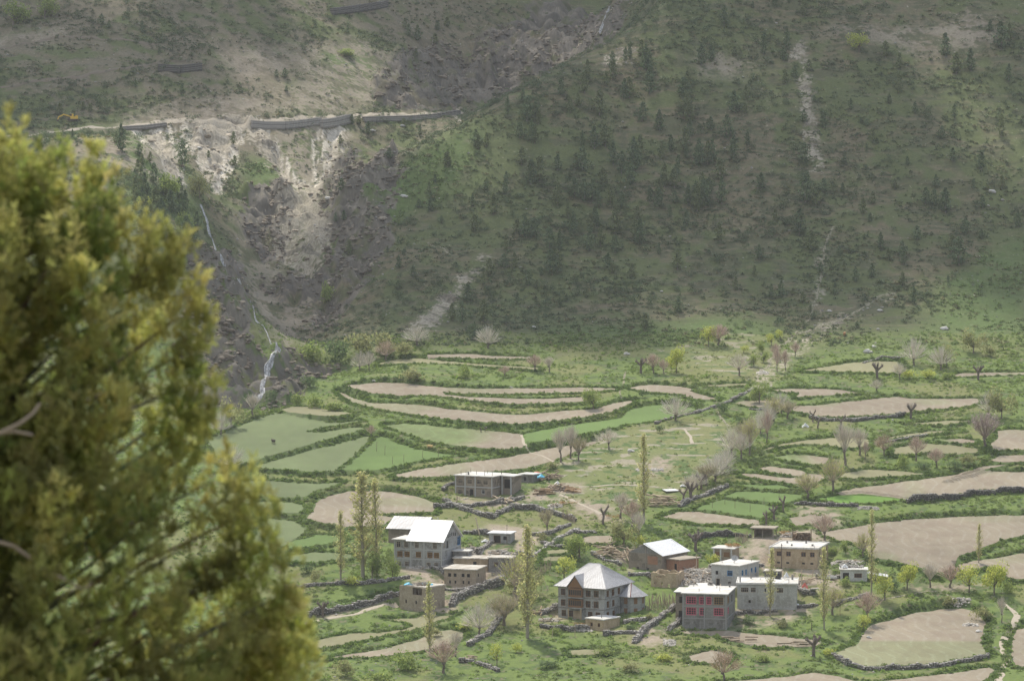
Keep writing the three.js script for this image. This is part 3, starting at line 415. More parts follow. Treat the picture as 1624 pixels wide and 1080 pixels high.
{ // the country beyond what the photograph frames, and the slope below the viewpoint
  const xs = [], ds = []; for (let x = -700; x <= 700; x += 20) xs.push(x);
  for (const d of [-380, -200, -100, -60, -30, -10, -4, -1, 2.5, 3.5, 5, 9, 14, 22, 35, 60, 100, 150, 230, 320, 420, 500, 580, 640]) ds.push(d); for (let d = 660; d <= 1740; d += 20) ds.push(d);
  const p = [], ix = [], col = [];
  ds.forEach((d) => xs.forEach((x) => { let h = base(x, d); const lim = 0.16 * d + 6; if (d > 700 && Math.abs(x) < lim + 20) h -= d > 1100 ? 9 : 5; if (d > 700 && Math.abs(x) > 250) h += (Math.abs(x) - 250) * 0.12; p.push(x, h, -d); const n = fbm(x * .02, d * .02, 3); col.push(0.09 + 0.08 * n, 0.11 + 0.05 * n, 0.05 + 0.03 * n); }));
  const w = xs.length; for (let j = 0; j < ds.length - 1; j++) for (let i = 0; i < w - 1; i++) { const a = j * w + i; ix.push(a, a + 1, a + w, a + 1, a + w + 1, a + w); }
  const g = new THREE.BufferGeometry(); g.setAttribute('position', new THREE.Float32BufferAttribute(p, 3)); g.setAttribute('color', new THREE.Float32BufferAttribute(col, 3)); g.setIndex(ix); g.computeVertexNormals();
  tag(top(shadowed(new THREE.Mesh(g, std({ vertexColors: true }))), 'hills'), 'wider mountain slopes running on past the edges of the view', null, null, 'structure');
}
// ---------- the fields as sheets of tilled soil or crop ----------
function cropMap(kind) {
  return paint(1024, 1024, (u, v, c) => {
    const x = u * 51.2, y = v * 51.2, w = (k, f) => { const s = 51.2 * f; return (a, b) => vn(((a % s) + s) % s, ((b % s) + s) % s); };
    const tx = Math.min(u, 1 - u), n1 = fbm(x * 0.3, y * 0.3, 3), n2 = vn(x * 3.2, y * 3.2), n3 = vn(x * 8, y * 8);
    const furrow = 0.5 + 0.5 * Math.sin(x * 2 * Math.PI * 15 / 51.2 + 2.2 * Math.sin(y * 2 * Math.PI * 3 / 51.2) + 3 * (n1 - 0.5)), ridge = sstep(0.75, 1, furrow);
    const soil = [0.295, 0.25, 0.18];
    c[0] = soil[0]; c[1] = soil[1]; c[2] = soil[2];
    mix(c, 0.355, 0.318, 0.25, ridge * 0.5 * (0.4 + n2)); mix(c, 0.245, 0.19, 0.14, sstep(0.48, 0.7, n1) * 0.5); mix(c, 0.22, 0.17, 0.12, sstep(0.62, 0.8, n3) * 0.5);
    if (kind === 'stubble') mix(c, 0.21, 0.22, 0.09, 0.45 + 0.25 * n2);
    if (kind === 'sprout') mix(c, 0.12, 0.17, 0.058, 0.72 + 0.22 * n2);
    if (kind === 'green') mix(c, 0.115, 0.195, 0.04, 0.84 + 0.12 * n2);
    if (kind === 'lush') mix(c, 0.12, 0.24, 0.03, 0.93);
    const g = 0.84 + 0.2 * n3 + 0.12 * n2; c[0] *= g; c[1] *= g; c[2] *= g;
  }, true);
}
const cropMats = {}; for (const k of ['soil', 'stubble', 'sprout', 'green', 'lush']) cropMats[k] = std({ map: cropMap(k), vertexColors: true });
cropMats.mixed = cropMats.soil; cropMats.ploughed = cropMats.soil;
fields.forEach((f, id) => {
  const p = [], uv = [], col = [], c = G1.c, b = box2(f.P), rnd = mulberry(900 + id), ang = (rnd() - 0.5) * 0.7, ca = Math.cos(ang), sa = Math.sin(ang), tone = 0.94 + rnd() * 0.12, o = rnd() * 50;
  const put = (x, d) => {
    p.push(x, ground(x, d) + 0.06, -d); uv.push((x * ca + d * sa + o) / 51.2, (d * ca - x * sa + o) / 51.2);
    let r = tone + (vn(x * 0.09 + o, d * 0.06) - 0.5) * 0.22 + (vn(x * 0.4 + o, d * 0.25) - 0.5) * 0.12, g = r, bl = r;
    const gr = f.crop === 'mixed' ? sstep(0.35, 0.65, vn(x * 0.05 + 3, d * 0.05) * 0.5 + (1 - (x - b[0]) / (b[2] - b[0])) * 0.55) * 0.9 : f.crop === 'ploughed' ? sstep(1.5, -1.5, d - lerp(b[1], b[3], 0.42)) * 0.42 : f.crop === 'soil' ? sstep(0.7, 0.9, vn(x * 0.06 + 20, d * 0.05 + o)) * 0.3 : 0;
    r *= 1 - 0.45 * gr; g *= 1 - 0.12 * gr; bl *= 1 - 0.6 * gr; col.push(r, g, bl);
  };
  const i0 = Math.floor((b[0] - G1.x0) / c), i1 = Math.ceil((b[2] - G1.x0) / c), j0 = Math.floor((b[1] - G1.d0) / c), j1 = Math.ceil((b[3] - G1.d0) / c);
  for (let j = Math.max(0, j0); j < j1; j++) for (let i = Math.max(0, i0); i < i1; i++) {
    const x = G1.x0 + i * c, d = G1.d0 + j * c;
    for (const T of [[[x, d], [x + c, d], [x, d + c]], [[x + c, d], [x + c, d + c], [x, d + c]]]) {
      const k = T.filter((q) => inside(f.P, ...q)).length;
      if (k === 3) { for (const q of T) put(...q); continue; }
      let S = f.P;   // clip the outline to this triangle
      for (let e = 0; e < 3 && S.length; e++) {
        const A = T[e], B = T[(e + 1) % 3], side = (q) => (B[0] - A[0]) * (q[1] - A[1]) - (B[1] - A[1]) * (q[0] - A[0]), R = [];
        for (let m = 0; m < S.length; m++) { const P = S[m], Q = S[(m + 1) % S.length], sp = side(P), sq = side(Q); if (sp >= 0) R.push(P); if ((sp >= 0) !== (sq >= 0)) { const t = sp / (sp - sq); R.push([lerp(P[0], Q[0], t), lerp(P[1], Q[1], t)]); } }
        S = R;
      }
      if (S.length < 3) continue;
      const V = S.map((q) => new THREE.Vector2(...q));
      if (THREE.ShapeUtils.isClockWise(V)) V.reverse();
      for (const F3 of THREE.ShapeUtils.triangulateShape(V, [])) for (const m of F3) put(V[m].x, V[m].y);
    }
  }
  if (!p.length) return;
  const g = new THREE.BufferGeometry(); g.setAttribute('position', new THREE.Float32BufferAttribute(p, 3)); g.setAttribute('uv', new THREE.Float32BufferAttribute(uv, 2)); g.setAttribute('color', new THREE.Float32BufferAttribute(col, 3)); g.computeVertexNormals();
  const [name, words] = CROP_WORDS[f.crop];
  const m = tag(top(shadowed(new THREE.Mesh(g, cropMats[f.crop])), name), words + f.where, null, null, 'structure');
});
// ---------- materials of the village ----------
function grainMap(size, metres, base3, dark3, light3, seed, streak) {   // weathered render, concrete, mud
  return paint(size, size, (u, v, c) => {
    const x = u * metres, y = v * metres, n1 = fbm(x * 0.8 + seed, y * (streak ? 0.35 : 0.8), 4), n2 = vn(x * 9 + seed, y * 9), n3 = fbm(x * 2.6, y * 2.6 + seed, 3);
    c[0] = base3[0]; c[1] = base3[1]; c[2] = base3[2];
    mix(c, ...dark3, sstep(0.46, 0.66, n1) * 0.9); { const bx = x * 2.4 + (Math.floor(y * 4.5) % 2) * 0.5, fx = bx - Math.floor(bx), fy = y * 4.5 - Math.floor(y * 4.5); if (streak && (fx < 0.06 || fy < 0.1)) mix(c, ...dark3, 0.55); const bt = vn(Math.floor(bx) * 7.3 + seed, Math.floor(y * 4.5) * 3.1); if (streak) { const q = 0.9 + 0.2 * bt; c[0] *= q; c[1] *= q; c[2] *= q; } }; mix(c, ...light3, sstep(0.55, 0.75, n3) * 0.6);
    const g = 0.88 + 0.24 * n2; c[0] *= g; c[1] *= g; c[2] *= g;
  }, true);
}
const rep = (t, m) => { t.repeat.set(1 / m, 1 / m); return t; };
const M = {
  concrete: std({ map: rep(grainMap(256, 8, [0.34, 0.34, 0.32], [0.22, 0.215, 0.20], [0.42, 0.42, 0.40], 3, true), 8) }),
  paleconcrete: std({ map: rep(grainMap(256, 8, [0.45, 0.45, 0.42], [0.34, 0.33, 0.30], [0.52, 0.52, 0.49], 13, true), 8) }),
  dark: std({ map: rep(grainMap(256, 6, [0.235, 0.225, 0.205], [0.155, 0.145, 0.13], [0.31, 0.30, 0.28], 23, true), 6) }),
  brown: std({ map: rep(grainMap(256, 6, [0.27, 0.225, 0.175], [0.18, 0.15, 0.115], [0.33, 0.28, 0.22], 33, false), 6) }),
  tan: std({ map: rep(grainMap(256, 7, [0.46, 0.36, 0.235], [0.37, 0.28, 0.175], [0.52, 0.42, 0.29], 43, true), 7) }),
  mud: std({ map: rep(grainMap(256, 6, [0.36, 0.295, 0.215], [0.28, 0.225, 0.16], [0.43, 0.36, 0.27], 53, true), 6) }),
  white: std({ map: rep(grainMap(256, 6, [0.56, 0.56, 0.53], [0.46, 0.45, 0.42], [0.62, 0.62, 0.6], 63, true), 6) }),
  brickwall: std({ map: rep(grainMap(256, 5, [0.36, 0.19, 0.115], [0.28, 0.15, 0.10], [0.42, 0.27, 0.18], 73, false), 5) }),
  roofslab: std({ map: rep(grainMap(256, 9, [0.66, 0.64, 0.60], [0.52, 0.49, 0.43], [0.74, 0.73, 0.70], 83, false), 9), roughness: 0.75 }),
  roofdirty: std({ map: rep(grainMap(256, 7, [0.56, 0.52, 0.45], [0.38, 0.33, 0.26], [0.68, 0.66, 0.62], 93, false), 7), roughness: 0.85 }),
  roofearth: std({ map: rep(grainMap(256, 5, [0.38, 0.33, 0.26], [0.27, 0.23, 0.18], [0.46, 0.41, 0.33], 103, false), 5) }),
  sheet: new THREE.MeshStandardMaterial({ map: rep(grainMap(256, 10, [0.44, 0.435, 0.44], [0.36, 0.35, 0.35], [0.52, 0.51, 0.51], 113, true), 10), roughness: 0.6, metalness: 0.15 }),
  sheetbright: new THREE.MeshStandardMaterial({ map: rep(grainMap(256, 10, [0.84, 0.84, 0.84], [0.78, 0.78, 0.78], [0.87, 0.87, 0.87], 123, true), 10), roughness: 0.5, metalness: 0.05 }),
  wood: std({ color: new THREE.Color().setRGB(0.22, 0.115, 0.05), roughness: 0.75 }), ochre: std({ color: new THREE.Color().setRGB(0.36, 0.19, 0.05), roughness: 0.75 }), pinkpaint: std({ color: new THREE.Color().setRGB(0.62, 0.10, 0.17), roughness: 0.6 }), bluepaint: std({ color: new THREE.Color().setRGB(0.07, 0.27, 0.52), roughness: 0.6 }),
  palewood: std({ color: new THREE.Color().setRGB(0.43, 0.36, 0.27) }), greywood: std({ color: new THREE.Color().setRGB(0.30, 0.26, 0.215), vertexColors: true }), beam: std({ color: new THREE.Color().setRGB(0.42, 0.42, 0.40) }), darkbeam: std({ color: new THREE.Color().setRGB(0.29, 0.285, 0.27) }), redtrim: std({ color: new THREE.Color().setRGB(0.24, 0.09, 0.07) }),
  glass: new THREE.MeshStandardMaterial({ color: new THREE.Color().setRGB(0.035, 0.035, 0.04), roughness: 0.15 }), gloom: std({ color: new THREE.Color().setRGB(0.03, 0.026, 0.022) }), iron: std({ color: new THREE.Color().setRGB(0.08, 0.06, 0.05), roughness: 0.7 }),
  tarp: std({ color: new THREE.Color().setRGB(0.06, 0.42, 0.62), roughness: 0.5 }), redtarp: std({ color: new THREE.Color().setRGB(0.55, 0.13, 0.09), roughness: 0.6 }), whitecloth: std({ color: new THREE.Color().setRGB(0.7, 0.7, 0.68), roughness: 0.8 }), straw: std({ color: new THREE.Color().setRGB(0.44, 0.28, 0.12), vertexColors: true }),
  stone: std({ color: new THREE.Color(1, 1, 1), vertexColors: true }), blacktank: std({ color: new THREE.Color().setRGB(0.02, 0.02, 0.022), roughness: 0.4 }), yellowpaint: new THREE.MeshStandardMaterial({ color: new THREE.Color().setRGB(0.72, 0.46, 0.06), roughness: 0.45 }),
};
const FRAME = { wood: M.wood, ochre: M.ochre, pink: M.pinkpaint, blue: M.bluepaint, grey: M.palewood, white: M.beam, dark: M.gloom };
const holeShape = (w, h, holes) => {
  const s = new THREE.Shape([[0, 0], [w, 0], [w, h], [0, h]].map((q) => new THREE.Vector2(...q)));
  for (const [x, y, a, b] of holes) s.holes.push(new THREE.Path([[x - a / 2, y], [x - a / 2, y + b], [x + a / 2, y + b], [x + a / 2, y]].map((q) => new THREE.Vector2(...q))));
  return s;
};
const TH = 0.3;
function panel(w, h, holes) { return new THREE.ExtrudeGeometry(holeShape(w, h, holes), { depth: TH, bevelEnabled: false }); }
function windowAt(parent, x, y, w, h, style, bars = 2) {   // frame of jambs, rails and mullions, with the pane behind it
  if (style === 'void') return;
  const isDoor = style.startsWith('door'), fm = FRAME[style.replace('door', '') || 'wood'] ?? M.wood, b = new MB(), t = style === 'pink' ? 0.17 : 0.11, mw = style === 'pink' ? 0.08 : 0.06;
  b.box(-w / 2 + t / 2, h / 2, 0, t, h, 0.14); b.box(w / 2 - t / 2, h / 2, 0, t, h, 0.14); b.box(0, h - t / 2, 0, w - 2 * t, t, 0.13); b.box(0, t / 2, 0, w - 2 * t, t, 0.13);
  if (!isDoor) { for (let k = 1; k <= bars; k++) b.box(-w / 2 + w * k / (bars + 1), h / 2, 0, mw, h - 2 * t, 0.12); b.box(0, h * 0.66, 0, w - 2 * t, mw, 0.115); if (style === 'pink' || style === 'ochre') b.box(0, h * 0.33, 0, w - 2 * t, 0.055, 0.115); }
  const f = part(b.geo(), fm, isDoor ? 'door' : 'window', parent);
  f.position.set(x, y, 0.11);
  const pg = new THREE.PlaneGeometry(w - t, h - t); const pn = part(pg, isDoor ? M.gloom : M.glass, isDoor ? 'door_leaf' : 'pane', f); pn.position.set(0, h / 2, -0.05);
}
// front / side entries: [x from the left end, sill, width, height, style, bars]
function building(name, key, label, wall, o) {
  const P = PLOTS[key], t = new THREE.Group(); top(t, name); t.position.set(P.x, P.y, P.z); t.rotation.y = P.turn; tag(t, label, o.category ?? 'house');
  const { W, D, H } = P, F0 = 1.2, sideH = o.sideH ?? H;
  const wallOn = (w, h, x, z, ry, list, mat) => {
    const m = part(panel(w, h + F0, (list ?? []).map(([a, b, c, e]) => [a, b + F0, c, e])), mat ?? wall, 'wall', t);
    m.rotation.y = ry; m.position.set(x, -F0, z);
    for (const q of list ?? []) { const g = m; windowAt(g, q[0], q[1] + F0, q[2], q[3], q[4], q[5]); for (const c of g.children) if (!c.userData.set) { c.position.z = 0.11 + 0.06; c.userData = { set: 1 }; } }
    for (const c of m.children) { delete c.userData.set; }
    return m;
  };
  const walls = [wallOn(W, H, -W / 2, D / 2 - TH, 0, o.front), wallOn(D - 2 * TH, sideH, W / 2 - TH, D / 2 - TH, Math.PI / 2, o.right, o.rightMat), wallOn(W, H, W / 2, -D / 2 + TH, Math.PI, o.back), wallOn(D - 2 * TH, H, -W / 2 + TH, -D / 2 + TH, -Math.PI / 2, o.left)];
  // windows become parts of the house itself, their panes sub-parts
  t.updateMatrixWorld(true);
  for (const m of walls) for (const c of [...m.children]) t.attach(c);
  if (!o.open) part(new THREE.BoxGeometry(W - 2 * TH - 0.01, 0.1, D - 2 * TH - 0.01), M.gloom, 'floor', t).position.y = 0.3;
  if (o.beams) for (const y of o.beams) { const b = new MB(); b.box(0, y, D / 2 + 0.02, W + 0.1, 0.3, 0.05); b.box(W / 2 + 0.02, y, 0, 0.05, 0.3, D + 0.02); part(b.geo(), o.beamMat ?? M.beam, 'floor_band', t); }
  if (o.cols) for (const x of o.cols) { const b = new MB(); b.box(x - W / 2, H / 2 - 0.5, D / 2 + 0.035, 0.36, H + 1, 0.08); part(b.geo(), o.beamMat ?? M.beam, 'pillar', t); }
  const e = o.eave ?? 0.35;
  if (o.roof === 'flat') {
    const rm = o.roofMat ?? M.roofslab, b = new MB(); b.box(0, H + 0.13, 0, W + 2 * e, 0.26, D + 2 * e); const r = part(b.geo(), rm, 'roof', t);
    if (o.parapet) { const q = new MB(), pw = 0.25; q.box(0, H + 0.26 + 0.1, D / 2 + e - pw / 2, W + 2 * e, 0.2, pw); q.box(0, H + 0.36, -D / 2 - e + pw / 2, W + 2 * e, 0.2, pw); q.box(W / 2 + e - pw / 2, H + 0.36, 0, pw, 0.2, D + 2 * e - 2 * pw); q.box(-W / 2 - e + pw / 2, H + 0.36, 0, pw, 0.2, D + 2 * e - 2 * pw); part(q.geo(), rm, 'parapet', r); }
    for (const [x, z, h, w] of o.stubs ?? []) { const q = new MB(); if (w) q.box(x, H + 0.26 + h / 2, z, w, h, w); else { q.rod([x, H + 0.2, z], [x + 0.05, H + 0.26 + h, z], 0.035, 0.03, 5, true); q.rod([x + 0.2, H + 0.2, z + 0.1], [x + 0.2, H + 0.2 + h * 0.8, z + 0.12], 0.035, 0.03, 5, true); } part(q.geo(), w ? M.dark : M.iron, w ? 'chimney_stub' : 'rebar', r); }
  }
  return { t, W, D, H, e };
}
function sheetRoof(t, corners, mat, name = 'roof', th = 0.12) {   // a sheet of roofing through four (or three) corners, with ribs
  const b = new MB(), A = corners.map((q) => new THREE.Vector3(...q)), n = new THREE.Vector3().crossVectors(A[1].clone().sub(A[0]), A[2].clone().sub(A[0])).normalize();
  if (n.y < 0) n.negate(); const dn = A.map((q) => q.clone().addScaledVector(n, -th)), ar = (v) => [v.x, v.y, v.z];
  if (A.length === 4) { b.quad(...A.map(ar)); b.quad(...dn.map(ar).reverse()); } else { b.tri(...A.map(ar)); b.tri(...dn.map(ar).reverse()); }
  for (let i = 0; i < A.length; i++) { const j = (i + 1) % A.length; b.quad(ar(A[i]), ar(dn[i]), ar(dn[j]), ar(A[j])); }
  const m = part(b.geo(), mat, name, t);
  // standing seams down the slope
  const s = new MB(), L = A.length === 4 ? Math.max(A[0].distanceTo(A[1]), A[3].distanceTo(A[2])) : A[0].distanceTo(A[1]), k = Math.max(3, Math.round(L / 0.9));
  for (let i = 1; i < k; i++) { const u = i / k, p = A[0].clone().lerp(A[1], u), q = A.length === 4 ? A[3].clone().lerp(A[2], u) : A[2].clone(); const top3 = A.length === 4 ? q : p.clone().lerp(q, 0.97); s.rod(ar(p.addScaledVector(n, 0.012)), ar(top3.clone().addScaledVector(n, 0.012)), 0.035, 0.035, 4); }
  tag(part(s.geo(), mat, 'seams', m), null, null, null, 'stuff');
  return m;
}
const row = (xs, y, w, h, st, bars) => xs.map((x) => [x, y, w, h, st, bars]);

// the big three storey house under a hipped sheet roof
{
  const { t, W, D, H } = building('three_storey_house', 'hip', 'large grey three storey house with pale hipped metal roof and small front gable', M.concrete, {
    front: [...row([1.4], 5.9, 1.3, 1.7, 'wood'), ...row([8.6, 10.9], 5.9, 1.4, 1.7, 'wood'), ...row([1.4], 3.15, 1.3, 1.7, 'wood'), ...row([8.6, 10.9], 3.15, 1.4, 1.7, 'wood'), ...row([1.6, 3.6, 9.2, 11.4], 0.5, 1.3, 1.6, 'wood')],
    right: [...row([1.5, 4.6, 8], 5.9, 1.4, 1.7, 'wood'), ...row([1.6, 4.8], 3.15, 1.4, 1.7, 'wood'), ...row([1.6, 5], 0.5, 1.4, 1.6, 'wood')], beams: [2.75, 5.5], beamMat: M.dark });
  // projecting timber bay of the two upper storeys with its gable, balcony slabs and porch pillars
  const x0 = -3.2, x1 = 0.6, z0 = D / 2 + 0.02, z1 = D / 2 + 1.1, b = new MB();
  b.box((x0 + x1) / 2, 4.15, (z0 + z1) / 2, x1 - x0, 2.1, z1 - z0); part(b.geo(), M.wood, 'timber_bay', t); const b2 = new MB(); b2.box((x0 + x1) / 2, 6.9, (z0 + z1) / 2, x1 - x0, 2.3, z1 - z0); part(b2.geo(), M.wood, 'timber_bay', t);
  for (const y of [3.3, 6.0]) for (let k = 0; k < 6; k++) { const g = new MB(); g.box(x0 + 0.4 + k * 0.6, y + 0.95, z1 + 0.02, 0.42, 1.3, 0.05); part(g.geo(), M.glass, 'pane', t); }
  for (const y of [2.95, 5.62]) { const s = new MB(); s.box((x0 + x1) / 2, y, D / 2 + 0.72, x1 - x0 + 0.7, 0.24, 1.4); part(s.geo(), M.concrete, 'balcony_slab', t); }
  for (const x of [x0 + 0.1, x1 - 0.1]) { const q = new MB(); q.box(x, 1.2, D / 2 + 1.2, 0.3, 3.2, 0.3); part(q.geo(), M.tan, 'porch_pillar', t); }
  const dr = new MB(); dr.box(-1.2, 1.05, D / 2 + 0.03, 2.2, 2.1, 0.06); part(dr.geo(), M.tan, 'door', t);
  for (let k = 0; k < 3; k++) { const st = new MB(); st.box(-1.2, -0.1 - k * 0.17, D / 2 + 1.2 + k * 0.35, 3.4 + k * 0.4, 0.34, 0.7 + k * 0.02); part(st.geo(), M.concrete, 'step', t); }
  // hipped roof
  const e = 0.9, R = 5.3, hx = 1.6, A = [-W / 2 - e, H, D / 2 + e], B = [W / 2 + e, H, D / 2 + e], C = [W / 2 + e, H, -D / 2 - e], Dd = [-W / 2 - e, H, -D / 2 - e], r0 = [-hx, H + R, 0], r1 = [hx, H + R, 0];
  sheetRoof(t, [A, B, r1, r0], M.sheet); sheetRoof(t, [C, Dd, r0, r1], M.sheet); sheetRoof(t, [B, C, r1], M.sheet); sheetRoof(t, [Dd, A, r0], M.sheet);
  const hips = new MB(); for (const [p, q] of [[A, r0], [B, r1], [C, r1], [Dd, r0], [r0, r1]]) hips.rod(p, q, 0.09, 0.09, 5); part(hips.geo(), M.sheet, 'hip_caps', t);
  // little front gable
  const gx = (x0 + x1) / 2, gw = 2.5, gh = 3.4, zf = D / 2 + 1.35, apex = [gx, H + gh - 0.3, zf], zb = D / 2 + e - (gh - 0.3) / R * (D / 2 + e);
  const gb = new MB(); gb.tri([gx - gw + 0.35, H - 0.1, zf - 0.2], [gx + gw - 0.35, H - 0.1, zf - 0.2], [gx, H + gh - 0.75, zf - 0.2]); part(gb.geo(), M.wood, 'gable_board', t);
  sheetRoof(t, [[gx + gw, H - 0.15, zf], [gx + gw * 0.97, H + 0.0, D / 2 + e - 0.15], [gx, H + gh - 0.3, zb], apex], M.sheet, 'dormer_roof'); sheetRoof(t, [[gx - gw, H - 0.15, zf], [gx - gw * 0.97, H + 0.0, D / 2 + e - 0.15], [gx, H + gh - 0.3, zb], apex], M.sheet, 'dormer_roof');
  // eight sided wing at the right
  const wx = W / 2 + 1.6, wz = -D / 2 + 2.6, r = 3.6, wh = 5.4, pts = [...Array(8)].map((_, k) => [wx + r * Math.cos((k + 0.5) * Math.PI / 4), wz + r * Math.sin((k + 0.5) * Math.PI / 4)]);
  const w8 = new MB(); for (let k = 0; k < 8; k++) { const p = pts[k], q = pts[(k + 1) % 8]; w8.quad([q[0], -1, q[1]], [p[0], -1, p[1]], [p[0], wh, p[1]], [q[0], wh, q[1]]); const mx = (p[0] + q[0]) / 2 - wx, mz = (p[1] + q[1]) / 2 - wz, l = Math.hypot(mx, mz), a = Math.atan2(mx, mz); for (const y of [1.5, 4.2]) { const wn = new MB(); wn.box(wx + mx * (1 + 0.02 / l), y, wz + mz * (1 + 0.02 / l), 0.95, 1.6, 0.08, a); part(wn.geo(), M.wood, 'window', t); } }
  part(w8.geo(), M.concrete, 'wing_wall', t);
  for (let k = 0; k < 8; k++) { const p = pts[k], q = pts[(k + 1) % 8], o = (v) => [wx + (v[0] - wx) * 1.22, wh - 0.1, wz + (v[1] - wz) * 1.22]; sheetRoof(t, [o(q), o(p), [wx, wh + 3, wz]], M.sheet, 'wing_roof'); }
  const rt = new MB(); rt.rod([wx + r * 1.2 * Math.cos(1.18), wh, wz + r * 1.2 * Math.sin(1.18)], [wx, wh + 3.05, wz], 0.1, 0.1, 5); part(rt.geo(), M.redtrim, 'red_hip_cap', t);
}
// the house with pink windows
{
  const { t, W, D, H } = building('grey_house', 'pink', 'unfinished grey concrete house with bright pink window frames', M.dark, {
    front: [...row([2.3], 6.3, 2.6, 1.95, 'pink', 3), ...row([5.0], 6.3, 1.4, 1.95, 'pink', 2), ...row([6.8], 6.3, 1.3, 1.95, 'pink', 2), ...row([9.3], 6.3, 2.4, 1.95, 'ochre', 3), ...row([2.3], 3.5, 2.6, 1.95, 'pink', 3), ...row([5.1], 3.5, 1.4, 1.95, 'pink', 1), ...row([9.3], 3.5, 2.5, 1.95, 'pink', 3)],
    right: [[2.4, 6.4, 2.0, 1.75, 'ochre', 2], [2.4, 3.7, 2.0, 1.75, 'pink', 2], [9, 6, 1.6, 1.8, 'dark', 1]], beams: [2.7, 5.75], cols: [0.2, 5.7, 11.2], beamMat: M.darkbeam, roof: 'flat', stubs: [[-2, 4, 0.9], [1.5, -3, 1.2], [3, 2, 1.1], [-4.8, -5, 0.8], [4.5, -6, 0.9, 0.4]] });
  const b = new MB(); b.box(-W / 2 - 1.35, H / 2 - 0.4, -D / 2 + 4.4, 2.7, H - 0.4, 8.6); part(b.geo(), M.brown, 'rear_block', t);
  const r = new MB(); r.box(-W / 2 - 1.6, H - 0.45, -D / 2 + 4.4, 3.2, 0.24, 9.4); part(r.geo(), M.roofslab, 'rear_roof', t);
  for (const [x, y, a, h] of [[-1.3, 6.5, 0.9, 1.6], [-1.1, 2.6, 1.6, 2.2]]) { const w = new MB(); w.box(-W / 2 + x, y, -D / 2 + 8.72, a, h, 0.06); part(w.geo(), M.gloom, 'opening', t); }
}
building('long_grey_house', 'long', 'long pale grey two storey house behind a single thin poplar', M.paleconcrete, {
  front: [...row([1.9], 4.3, 2.0, 1.3, 'grey', 3), ...row([4.3], 4.3, 1.7, 1.3, 'grey', 3), ...row([11], 4.3, 1.7, 1.3, 'grey', 3), [3.2, 1.6, 0.6, 0.7, 'void'], [7.3, 4.4, 0.5, 1, 'dark', 0]], right: row([3, 6, 9], 4.2, 0.9, 1.2, 'grey', 1), cols: [4.9, 7.6], roof: 'flat', parapet: true, stubs: [[-7, 3.5, 1.4, 0.35], [-4.4, -4, 1.8, 0.3], [0, 4.8, 0.8], [5.5, 4.6, 1.0], [6.4, -3, 1.3, 0.5], [-2, -2, 0.5]] });
building('blue_window_house', 'blue', 'grey house with blue window frames and a satellite dish on its flat roof', M.paleconcrete, {
  front: [[1.6, 2.9, 0.8, 1.0, 'dark', 0], [5.4, 2.7, 1.6, 1.5, 'blue', 2], [1.9, 0, 1.2, 1.9, 'doorgrey'], [5.3, 0.5, 0.8, 0.7, 'dark', 0]], right: row([2, 4.2, 7.6, 10], 2.7, 1.0, 1.5, 'blue', 1), roof: 'flat', eave: 0.3, stubs: [[-2.5, 3, 0.6], [2.8, -4, 0.7]] });
building('tan_house', 'tan', 'tan plastered two storey house with a white flat roof behind a wooden pole', M.tan, {
  front: [...row([2.3, 4.9, 9.0, 11.4], 3.2, 1.3, 1.3, 'wood', 1), ...row([2.2, 4.7, 9.0, 11.3], 1.2, 0.8, 0.5, 'dark', 0)], right: [...row([2.5, 7.4, 9.8, 12], 3.0, 1.1, 1.4, 'wood', 1)], roof: 'flat', parapet: true, stubs: [[-1.5, 3, 0.5, 0.4], [1, -4, 0.7, 0.4], [4, 2, 0.5, 0.5], [-4, -3, 0.6, 0.4], [5.2, 5.8, 0.8]] });
{
  const { t, W, D, H } = building('small_white_house', 'white', 'small whitewashed house with a lean-to sheet roof, stones heaped on top', M.white, { front: [[1.4, 0, 1.6, 2.2, 'doordark'], [4.6, 0.9, 2.0, 1.2, 'wood', 3]], right: [], roof: 'flat', eave: 0.3 });
  sheetRoof(t, [[W / 2 + 0.1, H - 0.6, -D / 2 + 1], [W / 2 + 0.1, H - 0.6, D / 2 + 1], [W / 2 + 5.6, H - 1.5, D / 2 + 1.4], [W / 2 + 5.6, H - 1.5, -D / 2 + 1.2]], M.sheetbright, 'lean_to_roof');
  for (const [x, z] of [[5.3, D / 2 + 1.2], [5.3, -D / 2 + 1.5], [2.5, D / 2 + 1]]) { const q = new MB(); q.rod([W / 2 + x, -1.2, z], [W / 2 + x, H - 1.0 - x * 0.1, z], 0.1, 0.09, 6); part(q.geo(), M.greywood, 'post', t); }
  const rk = new MB(), rnd = mulberry(5); for (let k = 0; k < 90; k++) { const g = 0.3 + rnd() * 0.25; rk.col = [g, g * 0.93, g * 0.85]; rk.rock(-W / 2 + rnd() * (W - 1), H + 0.35 + rnd() * 0.5, -D / 2 + rnd() * D * 0.5, 0.5 + rnd() * 0.4, 0.35 + rnd() * 0.3, 0.4, rnd); } tag(part(rk.geo(), M.stone, 'roof_stones', t), null, null, null, 'stuff');
}
{
  const { t, W, D, H } = building('porch_house', 'porch', 'small house with white porch pillars under a pale slab, straw heaped on it', M.mud, { front: [], right: [], roof: 'flat', roofMat: M.roofslab, eave: 0.5 });
  for (const x of [-W / 2 + 0.3, -0.6, W / 2 - 0.4]) { const b = new MB(); b.box(x, H / 2 - 0.3, D / 2 + 0.25, 0.36, H + 0.58, 0.36); part(b.geo(), M.white, 'pillar', t); }
  for (const [x, w] of [[-1.6, 1.2], [1, 1.6]]) { const b = new MB(); b.box(x, 1.7, D / 2 + 0.03, w, 1.3, 0.06); part(b.geo(), M.wood, 'shutter', t); }
}
